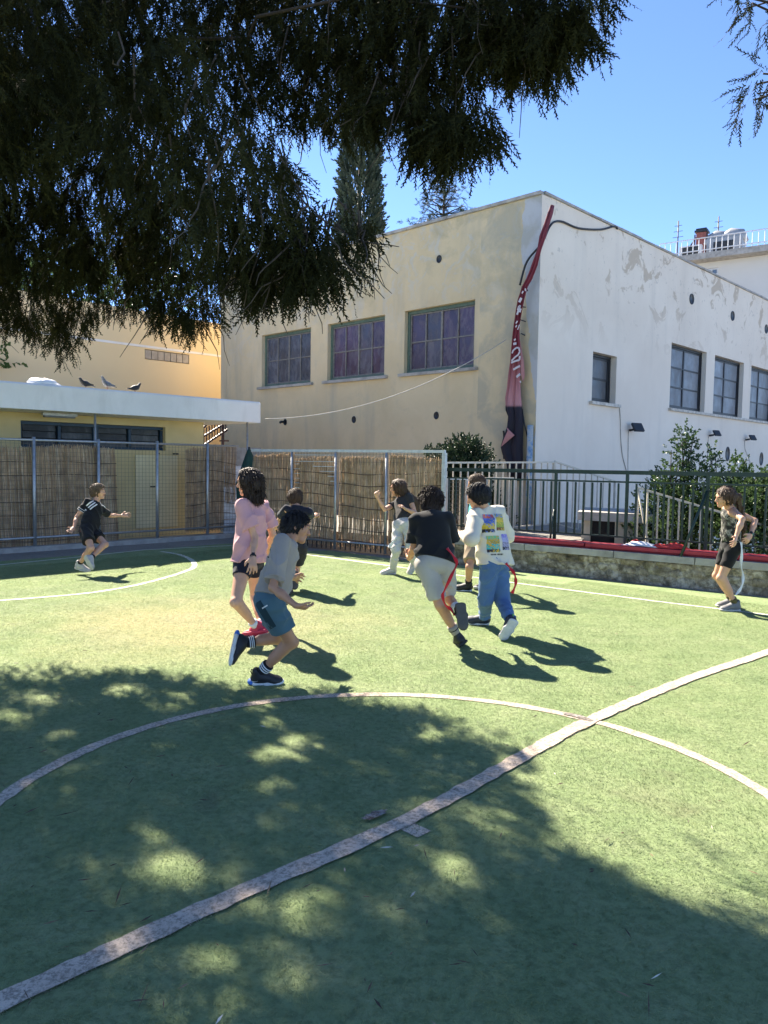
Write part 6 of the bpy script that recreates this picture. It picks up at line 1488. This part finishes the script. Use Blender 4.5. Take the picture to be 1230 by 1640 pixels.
    def sock(P_, k, mat, up=.3, stripe=None, name='sock', low=1.06):
        s = P_.s; kn, an = P_.kn[k], P_.an[k]; rr = lambda u: (.027 + (.043 - .027) * u + (.010 * math.sin(math.pi * min(1, u * 1.2)))) * s + .0035
        us = np.linspace(-.12, up, 8); o = MB().tube([an.lerp(kn, float(u)) for u in us], [rr(max(0, u)) for u in us[:-1]] + [rr(up) - .001], 14).build(name, mat, P_.T)
        if stripe:
            for u in stripe[1]: MB().tube([an.lerp(kn, u - .012), an.lerp(kn, u - .010), an.lerp(kn, u + .010), an.lerp(kn, u + .012)], [rr(u), rr(u) + .0025, rr(u) + .0025, rr(u)], 14).build('sock_stripe', stripe[0], o)
        return o
    def shoe(P_, k, upper, sole, accent=None, air=None, laces=None, h=.0045, label=None):
        s = P_.s; F, U, Rr = P_.footframe(k); A = P_.an[k]; q = lambda a, b, d=0.0: A + F * a * s + U * b * s + Rr * d * s
        box = np.array([tuple(q(a, b, d)) for a in (-.08, .19) for b in (-.09, .05) for d in (-.06, .06)]); v = Vol(box.min(0), box.max(0), h)
        v.cone(q(-.025, -.035), q(.03, -.035), .035 * s, .039 * s, .012); v.cone(q(-.014, .018), q(-.008, -.03), .034 * s, .040 * s, .015); v.cone(q(.02, -.015), q(.10, -.046), .036 * s, .029 * s, .02, Rr, 1.15); v.ell(q(.112, -.052), (F, Rr, U), (.052 * s, .042 * s, .028 * s), .015); v.ell(q(-.002, .03), (F, Rr, U), (.026 * s, .026 * s, .02 * s), .008, 'sub'); v.cut(q(0, -.060), -U)
        o = v.build('shoe', upper, P_.T, 1)
        if label: o['label'] = label
        v = Vol(box.min(0), box.max(0), h)
        v.cone(q(-.035, -.066), q(.05, -.068), .020 * s, .018 * s, .012, Rr, 2.3); v.cone(q(.05, -.068), q(.125, -.064), .018 * s, .015 * s, .012, Rr, 2.85); v.ell(q(.135, -.062), (F, Rr, U), (.038 * s, .042 * s, .015 * s), .012); v.cut(q(0, -.079), -U); v.cut(q(0, -.046), U)
        so = v.build('sole', sole, o, 1)
        if air:
            m = MB(); m.grid(lambda u, w: q(-.052 + .030 * math.cos(6.283 * u) * math.cos(math.pi * (w - .5)), -.062 + .019 * math.sin(math.pi * (w - .5)), .036 * math.sin(6.283 * u) * math.cos(math.pi * (w - .5))), 14, 8).build('heel_cushion', air, o)
        if accent: MB().tube([q(-.046, -.01), q(-.056, .02), q(-.050, .038), q(-.040, .024)], .0045, 6).build('pull_tab', accent, o)
        if laces:
            m = MB()
            for j in range(4): a = .035 + j * .017; z = -.004 - j * .0105; m.tube([q(a, z - .010, -.024), q(a + .004, z + .013 - .002 * j, 0), q(a, z - .010, .024)], .0028, 5)
            m.build('lace', laces, o)
        return o
    def decal(P_, target, px, py, w, h, mat, normal, up, name='print', parent=None, nu=8, nv=8, lift=.003, mask=None):
        bv = P_.bvh(target); d = ray(px, py).normalized(); org = O - ORG[P_.T.name]; hit = bv.ray_cast(org, d)[0]
        if hit is None: return None
        n = Vector(normal).normalized(); up = (Vector(up) - n * Vector(up).dot(n)).normalized(); x = up.cross(n); vs2 = []; uv = []; ok = []
        for j in range(nv + 1):
            for i in range(nu + 1):
                a, b = i / nu - .5, j / nv - .5; p = hit + x * a * w + up * b * h + n * .25; r_ = bv.ray_cast(p, -n)
                ok.append(r_[0] is not None and (r_[0] - hit).length < max(w, h) * 1.5); vs2.append((r_[0] + n * lift) if r_[0] is not None else p); uv.append((i / nu, j / nv))
        fs = []
        for j in range(nv):
            for i in range(nu):
                q = (j * (nu + 1) + i, j * (nu + 1) + i + 1, (j + 1) * (nu + 1) + i + 1, (j + 1) * (nu + 1) + i)
                if all(ok[t] for t in q) and (mask is None or mask((i + .5) / nu, (j + .5) / nv)): fs.append(q)
        if not fs: return None
        me = bpy.data.meshes.new(name); me.from_pydata(vs2, [], fs); me.update(); ul = me.uv_layers.new(name='UVMap')
        for lp in me.loops: ul.data[lp.index].uv = uv[lp.vertex_index]
        me.polygons.foreach_set('use_smooth', np.ones(len(fs), bool))
        o = link(name, me, mat, parent or target); return o
    def bvh(P_, o):
        if not hasattr(P_, '_b'): P_._b = {}
        if o.name not in P_._b: P_._b[o.name] = BVHTree.FromPolygons([v.co for v in o.data.vertices], [tuple(p.vertices) for p in o.data.polygons])
        return P_._b[o.name]
    def ribbon(P_, pts, w, mat, name='flag_ribbon', label=None, widths=None):
        q = smooth_poly([Vector(p) for p in pts], 6); m = MB(); n = len(q); vw = (q[n // 2] - O).normalized(); vs2 = []; x0 = None
        for i, p in enumerate(q):
            d = (q[min(i + 1, n - 1)] - q[max(i - 1, 0)]).normalized(); x0_ = d.cross(vw).normalized(); th = 1.15 * math.sin(i * .30 + .4); x = (x0_ * math.cos(th) + vw * math.sin(th)).normalized(); vs2 += [p - x * w / 2, p + x * w / 2]
        m.add(vs2, [(2 * i, 2 * i + 1, 2 * i + 3, 2 * i + 2) for i in range(n - 1)], True); o = m.build(name, mat, P_.T); md = o.modifiers.new('thickness', 'SOLIDIFY'); md.thickness = .003
        if label: o['label'] = label
        return o
    def watch(P_, k, mat, u=.93):
        e, w = P_.el[k], P_.wr[k]; a = e.lerp(w, u - .035); b = e.lerp(w, u + .035); rr = .0225 * P_.s; o = MB().tube([a, a.lerp(b, .15), a.lerp(b, .85), b], [rr - .001, rr + .003, rr + .003, rr - .001], 14).build('watch', mat, P_.T); c = a.lerp(b, .5); n = (O - c).normalized(); ax = (b - a).normalized(); n = (n - ax * n.dot(ax)).normalized()
        MB().obox(c + n * (rr + .003), (ax, n, ax.cross(n)), (.014, .004, .014)).build('watch_face', R_BLK, o); return o
# ------------------------------------------------------------------ the nine players
# 1 boy in grey, sprinting to the right in the foreground
p = Person('boy sprinting right in grey t-shirt, teal shorts and striped black socks', 5.12, 1.0, (433, 960), (461, 869, 1), (474, 846, 1), (8, -10), -10, 2, SK3, HBLK)
p.arm('R', (437, 945, -1), (475, 970, -1), (497, 974, -1), (.35, .5), (0, .5, 1)); p.arm('L', (440, 925, 1), (470, 925, 1), (480, 925, 1))
p.sh['R'] = p.sh['R'] + Vector((0, -.02, 0)); p.el['R'] = P(437, 941, 4.90); p.wr['R'] = reach(p.el['R'], 474, 970, .215, -1); p.hdir['R'] = (reach(p.wr['R'], 498, 975, .12, 1) - p.wr['R']).normalized()
p.leg('R', ('p', 1, .1, .2), ('g', 415, 1079, .078), (6, 0)); p.leg('L', (447, 1022, 1), (391, 1030, -1, .74), (-110, -66))
print('P1', p.rep); p.body(.008)
p.hair(.016, .040, -.062, (), 3500, .018)
sh = p.top(C_['grey_cloth'], .0, .86, .022, h=.0065, wr=.005); so = p.shorts(C_['teal_cloth'], .60, .018, .07, h=.0065, flare=.014)
p.decal(sh, 431, 889, .045, .055, C_['black_cloth'], (O - p.pel), p.sp, 'print', None, 8, 8, .002, lambda u, v: (abs(u - .5) + abs(v - .5) < .5) and (int(u * 8) + int(v * 8)) % 3 != 0)
p.decal(so, 425, 985, .045, .20, C_['dark_teal_cloth'], (O - p.hip['R']), (p.hip['R'] - p.kn['R']), 'side_panel', None, 4, 14, .002)
p.decal(so, 424, 972, .04, .008, R_WHT, (O - p.hip['R']), (p.hip['R'] - p.kn['R']), 'trim', None, 4, 2, .004)
for k in 'RL':
    p.sock(k, C_['black_cloth'], .30, (C_['white_cloth'], (.15, .20, .25))); p.shoe(k, R_BLK, R_WHT, R_BLK, R_BLU, R_BLK, .004)
for k, (cx_, cy_) in (('R', (407, 1091)), ('L', (374, 1041))):
    F, U, Rr = p.footframe(k); o_ = [o for o in p.T.children if o.name.startswith('shoe')][0 if k == 'R' else 1]
    n_ = Rr if Rr.dot(O - p.an[k]) > 0 else -Rr
    p.decal(o_, cx_, cy_, .062, .026, R_WHT, n_, U, 'logo', None, 20, 10, .0015, lambda u, v: (lambda uu: .08 < uu < .97 and (.10 + .34 * (uu - .35) ** 2 * 2.2 + max(0, uu - .35) * .55) < v < (.10 + .34 * (uu - .35) ** 2 * 2.2 + max(0, uu - .35) * .55) + .30 * (1 - abs(uu - .38)) ** 2)(u if n_.dot(Rr) > 0 or True else 1 - u))

# 2 girl in pink walking to the left
p = Person('girl in pale pink t-shirt and navy shorts with a dark bob, facing left', 6.75, 1.10, (399, 897), (405, 802, 1), (399, 774, -1), (168, 0), 152, 160, SK2, HDBR)
p.arm('L', (408, 860, -1), (405, 893, -1), (405, 916, -1), (.3, .4), (-.3, .6, 0)); p.arm('R', (437, 856, 1), (428, 880, 1), (422, 895, 1))
p.leg('L', (367, 951, -1), ('g', 410, 1003, .10), (185, -38)); p.leg('R', (408, 952, 1), ('g', 420, 1004, .085), (170, -12))
print('P2', p.rep); p.body(.0085)
p.hair(.018, .040, -.10, [((-.045, .03, 0), (-.055, -.105, 0), .07, .062, 1.15), ((.0, .03, .062), (-.01, -.095, .062), .030, .024), ((.0, .03, -.062), (-.01, -.095, -.062), .030, .024)], 4500, .06, 0, .006, (.97, .22), None, .004)
p.top(C_['pink_cloth'], -.015, .72, .030, h=.007, wr=.005); p.shorts(C_['navy_cloth'], .34, .006, .07, flare=.002, wr=.002)
for k in 'LR': p.sock(k, C_['white_cloth'], .18); p.shoe(k, R_RED, R_RED, None, None, R_WHT)
p.watch('L', R_BLK)

# 3 boy running away behind them
p = Person('boy in navy t-shirt running away with spread arms beside the reed fence', 9.2, 1.0, (470, 876), (477, 812, 1), (472, 798, 1), (125, 0), 95, 88, SK2, HBR)
p.arm('L', (450, 828, 1), (440, 846, 1), (436, 854, 1)); p.arm('R', (496, 826, 1), (504, 827, 1), (510, 821, 1), (.9, 1.0))
p.leg('R', (474, 915, 1), (472, 925, -1), (-80, -62)); p.leg('L', (462, 920, 1), ('g', 459, 942, .08), (90, 0))
print('P3', p.rep); p.body(.0095); p.hair(.017, .036, -.058, (), 3500, .025); p.top(C_['navy_cloth'], .0, .8, .018); p.shorts(C_['charcoal_cloth'], .6, .016)
for k in 'RL': p.sock(k, C_['charcoal_cloth'], .25); p.shoe(k, R_BLK, R_DGR, None, None, R_LIM if k == 'R' else None)

# 4 girl with raised hand by the reed fence
p = Person('long-haired girl in black t-shirt and pale grey trousers raising a hand', 10.5, 1.03, (646, 840), (643, 797, 1), (637, 782, -1), (172, -4), -140, -128, SK2, HBR)
p.arm('R', (616, 816, -1), (604, 796, -1), (601, 785, -1), (.5, .8), (.3, -.6, 0)); p.arm('L', (665, 822, -1), (649, 815, -1), (641, 808, -1), (.4, .6))
p.leg('R', (636, 874, -1), ('g', 629, 911, .08), (-165, -4)); p.leg('L', (655, 872, -1), ('g', 662, 901, .16), (-120, -40))
print('P4', p.rep); p.body(.0095)
bk_ = p.nk - p.f * .075 + p.r * -.03
p.hair(.018, .040, -.10, [((-.05, .03, 0), (-.06, -.06, .01), .07, .06, 1.1), (p.hd - p.hF * .06 - p.hU * .05, P(664, 803, p.hd.y + .08), .06, .055, 1), (P(664, 803, p.hd.y + .08), P(668, 826, p.hd.y + .10), .055, .03, 1)], 4500, .08, 0, .007, (.97, .22), None, .004)
p.top(C_['charcoal_cloth'], .05, .45, .012, wr=.003); p.pants(C_['pale_grey_cloth'], .012, .93)
for k in 'RL': p.shoe(k, R_PGR, R_BLU if False else R_WHT, None, None, R_WHT)
p.ribbon([P(636, 860, 10.4), P(628, 870, 10.35), P(623, 877, 10.35)], .05, WHR)

# 5 boy seen from behind, leaning left
p = Person('boy with mop of dark hair in black t-shirt and pale shorts running away', 6.42, 1.02, (697, 901), (691, 823, 1), (689, 803, 1), (118, -6), 96, 100, SK1, HDBR)
p.arm('L', (662, 878, 1), (655, 895, 1), (651, 880, 1), (.9, 1.0)); p.arm('R', (723, 874, 1), (718, 868, 1), (712, 860, 1))
p.leg('L', (704, 969, 1), ('g', 733, 1019, .088), (100, -10)); p.leg('R', (717, 957, 1), (735, 978, -1), (-72, -68))
print('P5', p.rep); p.body(.0085)
p.hair(.024, .030, -.085, [((-.045, .02, 0), (-.05, -.06, 0), .072, .060, 1.15), ((-.01, .02, .066), (-.02, -.055, .064), .028, .022), ((-.01, .02, -.066), (-.02, -.055, -.064), .028, .022)], 5000, .045, 0, .006)
p.top(C_['black_cloth'], .02, .80, .028, h=.007, flare=.020, hemdir=(p.sp + p.r * .28).normalized()); p.shorts(C_['stone_cloth'], .86, .014, .09, h=.007, flare=.012, wr=.004)
p.sock('L', C_['grey_cloth'], .34, (C_['black_cloth'], (.24,))); p.sock('R', C_['white_cloth'], .3); p.shoe('L', R_BLK, R_BLK, None, None, R_WHT); p.shoe('R', R_BLK, R_DGR, None, None, None, .0045, 'raised black shoe showing its dark sole')
p.ribbon([P(716, 878, 6.36), P(727, 892, 6.30), P(731.5, 903, 6.28), P(724, 920, 6.26), P(712, 945, 6.24), P(709, 954, 6.24), P(713, 968, 6.22), P(722, 976, 6.22), P(728, 986, 6.22)], .028, REDR)

# 6 boy in printed sweatshirt
p = Person('boy in cream sweatshirt with four picture panels on its back and blue trousers', 6.98, 1.04, (792, 899), (779, 815, 1), (766, 796, -1), (172, -16), 128, 140, SK2, HBLK)
p.arm('L', (755, 862, -1), (737, 857, 1), (729, 853, 1), (.5, .6)); p.arm('R', (812, 858, 1), (802, 868, 1), (795, 870, 1))
p.leg('L', (777, 948, -1), ('g', 776, 989, .082), (176, 0)); p.leg('R', (800, 952, 1), ('g', 817, 994, .175), (150, -58))
print('P6', p.rep); p.body(.0085); p.hair(.018, .044, -.058, (), 3500, .018)
sw = p.top(C_['cream_cloth'], -.035, .80, .040, 'sweatshirt', True, .007, .0055, flare=.016, hemdir=(p.sp + p.r * .18).normalized()); p.pants(C_['blue_cloth'], .016, .95)
def panel(name, sky_, a, b, c, seed):
    t = NT(name); x, y, z = t.xyz(t.coord('UV')); v = t.coord('UV'); n = t.noise(v, 4 + seed, 2, .5, 1.2); n2 = t.noise(v, 9, 3, .6, .8)
    k = t.ramp(y, (0, c), (.18, b), (.5, a), (.78, sky_), interp='CONSTANT'); k = t.mix(t.ramp(n, (.52, 0.), (.55, 1.)), k, a); k = t.mix(t.ramp(n2, (.60, 0.), (.63, 1.)), k, b)
    vo = t.n('ShaderNodeTexVoronoi', i_Scale=5.0); t.l(v, vo.inputs['Vector']); k = t.mix(t.math('LESS_THAN', vo.outputs['Distance'], .16), k, c); t.col(k); return t.fin(.6)
PN = [panel('print_red_blue', (.62, .10, .08), (.10, .16, .5), (.62, .45, .05), (.015, .015, .02), 1), panel('print_yellow', (.12, .26, .52), (.65, .45, .04), (.25, .34, .05), (.16, .04, .03), 2), panel('print_teal', (.16, .45, .22), (.62, .38, .05), (.05, .42, .42), (.03, .02, .03), 3), panel('print_violet', (.22, .16, .55), (.40, .38, .6), (.22, .2, .3), (.02, .02, .03), 4)]
nb_ = (-p.f * .86 + (O - p.pel).normalized() * .5)
for (cx_, cy_, w_, h_), mt in zip(((783, 838, .118, .165), (801.5, 836, .105, .155), (792, 871, .122, .150), (810, 868, .095, .145)), PN): p.decal(sw, cx_, cy_, w_, h_, mt, nb_, p.sp + p.r * .14, 'print', None, 14, 16, .002)
p.decal(sw, 795, 888, .13, .014, C_['black_cloth'], nb_, p.sp + p.r * .14, 'print', None, 26, 3, .002, lambda u, v: int(u * 26) % 3 != 0 and not .45 < u < .55)
for k in 'LR': p.sock(k, C_['black_cloth'], .16); p.shoe(k, R_NVY, R_WHT, R_LIM, None, R_WHT)
p.ribbon([P(810, 902, 6.7), P(818, 911, 6.68), P(824, 919, 6.66), P(826, 928, 6.66), P(825, 938, 6.66), P(820, 950, 6.66)], .030, REDR)

# 7 boy behind him
p = Person('boy in turquoise shirt and khaki shorts mostly hidden behind the sweatshirt boy', 9.3, 1.04, (762, 862), (766, 793, 1), (763, 776, -1), (170, -4), 150, 155, SK1, HBR)
p.arm('L', (764, 830, -1), (757, 850, -1), (754, 860, -1)); p.arm('R', (781, 826, 1), (780, 845, 1), (779, 858, 1))
p.leg('L', (752, 905, -1), ('g', 750, 937, .080), (182, 0)); p.leg('R', (776, 905, 1), ('g', 780, 934, .08), (178, 0))
print('P7', p.rep); p.body(.0095); p.hair(.018, .038, -.055, (), 3500, .018); p.top(C_['turquoise_cloth'], .0, .8, .02); p.shorts(C_['khaki_cloth'], .78, .018, .07, flare=.012)
for k in 'LR': p.sock(k, C_['black_cloth'], .28); p.shoe(k, R_BLK, R_WHT, None, None, R_WHT)

# 8 girl at the right with a ponytail, hands on her hips
cam_ = NT('camouflage_cloth'); nn_ = cam_.noise(cam_.pos(), 14, 3, .55, .8); cam_.col(cam_.ramp(nn_, (0, (.012, .012, .012)), (.47, (.10, .10, .085)), (.54, (.27, .26, .23)), (.62, (.02, .02, .02)), interp='CONSTANT')); MCAMO = cam_.fin(.8)
p = Person('girl with a ponytail and camouflage top standing with hands on hips by the wall', 8.3, 1.02, (1171, 873), (1169, 811, -1), (1162, 797, -1), (176, -8), 172, 176, SK2, HBR)
p.arm('L', (1189, 831, -1), (1178, 862, -1), (1176, 873, -1), (.4, .5), (-.6, .5, 0)); p.arm('R', (1209, 834, 1), (1202, 857, -1), (1194, 869, -1), (.6, .7))
p.leg('L', ('p', -1, -.1, 0), ('g', 1178, 967, .080), (182, 0)); p.leg('R', ('p', -1, .1, 0), ('g', 1172, 961, .080), (180, 0))
print('P8', p.rep); p.body(.0085)
tie = p.hd - p.hF * .085 + p.hU * .012
p.hair(.012, .036, -.050, [(tie, tie - p.hF * .045 - p.hU * .02, .028, .03, 1), (tie - p.hF * .045 - p.hU * .02, P(1187, 824, p.nk.y - .02), .030, .030, 1), (P(1187, 824, p.nk.y - .02), P(1190, 845, p.nk.y + .02), .03, .028, 1), (P(1190, 845, p.nk.y + .02), P(1189, 864, p.nk.y + .05), .028, .012, 1)], 4500, .06, 0, .006, (.92, .4), None, .003)
MB().tube([tie + p.hU * .018 - p.hF * .006, tie - p.hU * .020 - p.hF * .010], [.026, .026], 10).build('hair_tie', WHR, p.T)
p.top(MCAMO, .04, 0, .008, 'tank_top', tank=True, wr=.003); p.shorts(C_['black_cloth'], .64, .006, .07, flare=.0, wr=.002)
for k in 'LR': p.sock(k, C_['mustard_cloth'], .2); p.shoe(k, R_GRY, R_PGR, None, None, R_WHT)
p.watch('R', plain('teal_watch', (.06, .2, .2), .5))
p.ribbon([P(1187, 868, 8.12), P(1188, 885, 8.1), P(1187, 905, 8.1), P(1190, 922, 8.08), P(1189, 935, 8.06), P(1184, 946, 8.05), P(1178, 953, 8.05)], .030, WHR)

# 9 boy leaping at the left
p = Person('boy in black striped football kit leaping beside the left wire fence', 10.35, .97, (142, 848), (154, 806, 1), (157, 788, -1), (2, 4), -28, -8, SK2, HLB)
p.arm('R', (123, 828, -1), (118, 846, -1), (110, 853, -1), (.1, .15), (.5, .3, 1)); p.arm('L', (176, 826, 1), (195, 826, 1), (208, 825, 1), (.1, .2), (0, -1, .4))
p.leg('L', (168, 872, -1), (146, 894, -1), (-25, -50)); p.leg('R', (144, 881, -1), ('g', 127, 903, .14), (-10, -14))
print('P9', p.rep); p.body(.0085); p.hair(.018, .036, -.058, (), 3500, .02, 1, .006)
sh = p.top(C_['black_cloth'], -.01, .62, .012, wr=.004); p.shorts(C_['black_cloth'], .62, .014, .08, flare=.012)
for j in range(3):
    a = p.shc + p.r * .02 + p.sp * .05; 
    for k, sg in (('L', -1),):
        c_ = p.sh[k].lerp(p.nk, .45); dd2 = (p.sh[k] - p.nk).normalized(); b0 = c_ + p.f * (.022 * (j - 1) + .012) + p.sp * .03; bv_ = p.bvh(sh); pts = []
        for u in np.linspace(-.5, .55, 7):
            h_ = bv_.ray_cast(b0 + dd2 * float(u) * .13 + UP * .2 - ORG[p.T.name], -UP)[0]
            if h_ is not None: pts.append(h_ + ORG[p.T.name] + UP * .002)
        if len(pts) > 2: MB().tube(pts, .0062, 5).build('stripe', C_['white_cloth'], sh)
p.decal(sh, 147, 808.5, .125, .085, C_['white_cloth'], (O - p.sh['R']) + UP * 3, Vector((-.7, 0, .7)), 'stripe', None, 12, 15, .003, lambda u, v: int(v * 15) % 6 < 3)
for j in range(3):
    q_ = p.sh['R'].lerp(p.el['R'], .50 + .05 * j); ax_ = (p.el['R'] - p.sh['R']).normalized(); q2 = q_ + ax_ * .006
    if j != 1: MB().tube([q_, q2], .0615, 16).build('sleeve_stripe', C_['white_cloth'], sh)
p.decal(sh, 137, 816, .03, .025, C_['white_cloth'], (O - p.sh['R']), UP, 'logo', None, 6, 6, .003, lambda u, v: v < 1 - abs(u - .5) * 1.9)
for k in 'RL': p.sock(k, C_['black_cloth'], .14); p.shoe(k, R_PGR, R_PGR, None, None, R_WHT)
p.ribbon([P(130, 850, 10.2), P(132, 858, 10.2), P(134, 868, 10.2)], .04, REDR)

# ------------------------------------------------------------------ dry bits of cypress and leaf litter on the turf
def litter(n, seed):
    r_ = np.random.default_rng(seed); V = []; F = []
    for i in range(n):
        Y = 1.9 + 9 * r_.random() ** 1.6; X = r_.uniform(-.55, .55) * Y; a = r_.uniform(0, 6.28); L = r_.uniform(.008, .03) * (2.2 if r_.random() < .06 else 1); w = r_.uniform(.001, .0035); z = r_.uniform(.011, .016)
        d = np.array([math.cos(a), math.sin(a), 0]); s_ = np.array([-d[1], d[0], 0]); c = np.array([X, Y, z]); b = len(V)
        V += [c - d * L + [0, 0, .0], c + s_ * w + [0, 0, .003], c + d * L + [0, 0, r_.uniform(0, .004)], c - s_ * w]; F.append((b, b + 1, b + 2, b + 3))
    return V, F
lt = NT('dry_litter'); lt.col(lt.ramp(lt.n('ShaderNodeNewGeometry').outputs['Random Per Island'], (0, (.04, .028, .018)), (.55, (.10, .065, .04)), (.85, (.22, .16, .09)), (1, (.6, .57, .5)))); ML_ = lt.fin(.9)
V, F = litter(380, 3); tag(mesh_np('leaf_litter', V, F, ML_), 'dry brown bits of leaf litter scattered over the turf', 'litter', None, 'stuff')
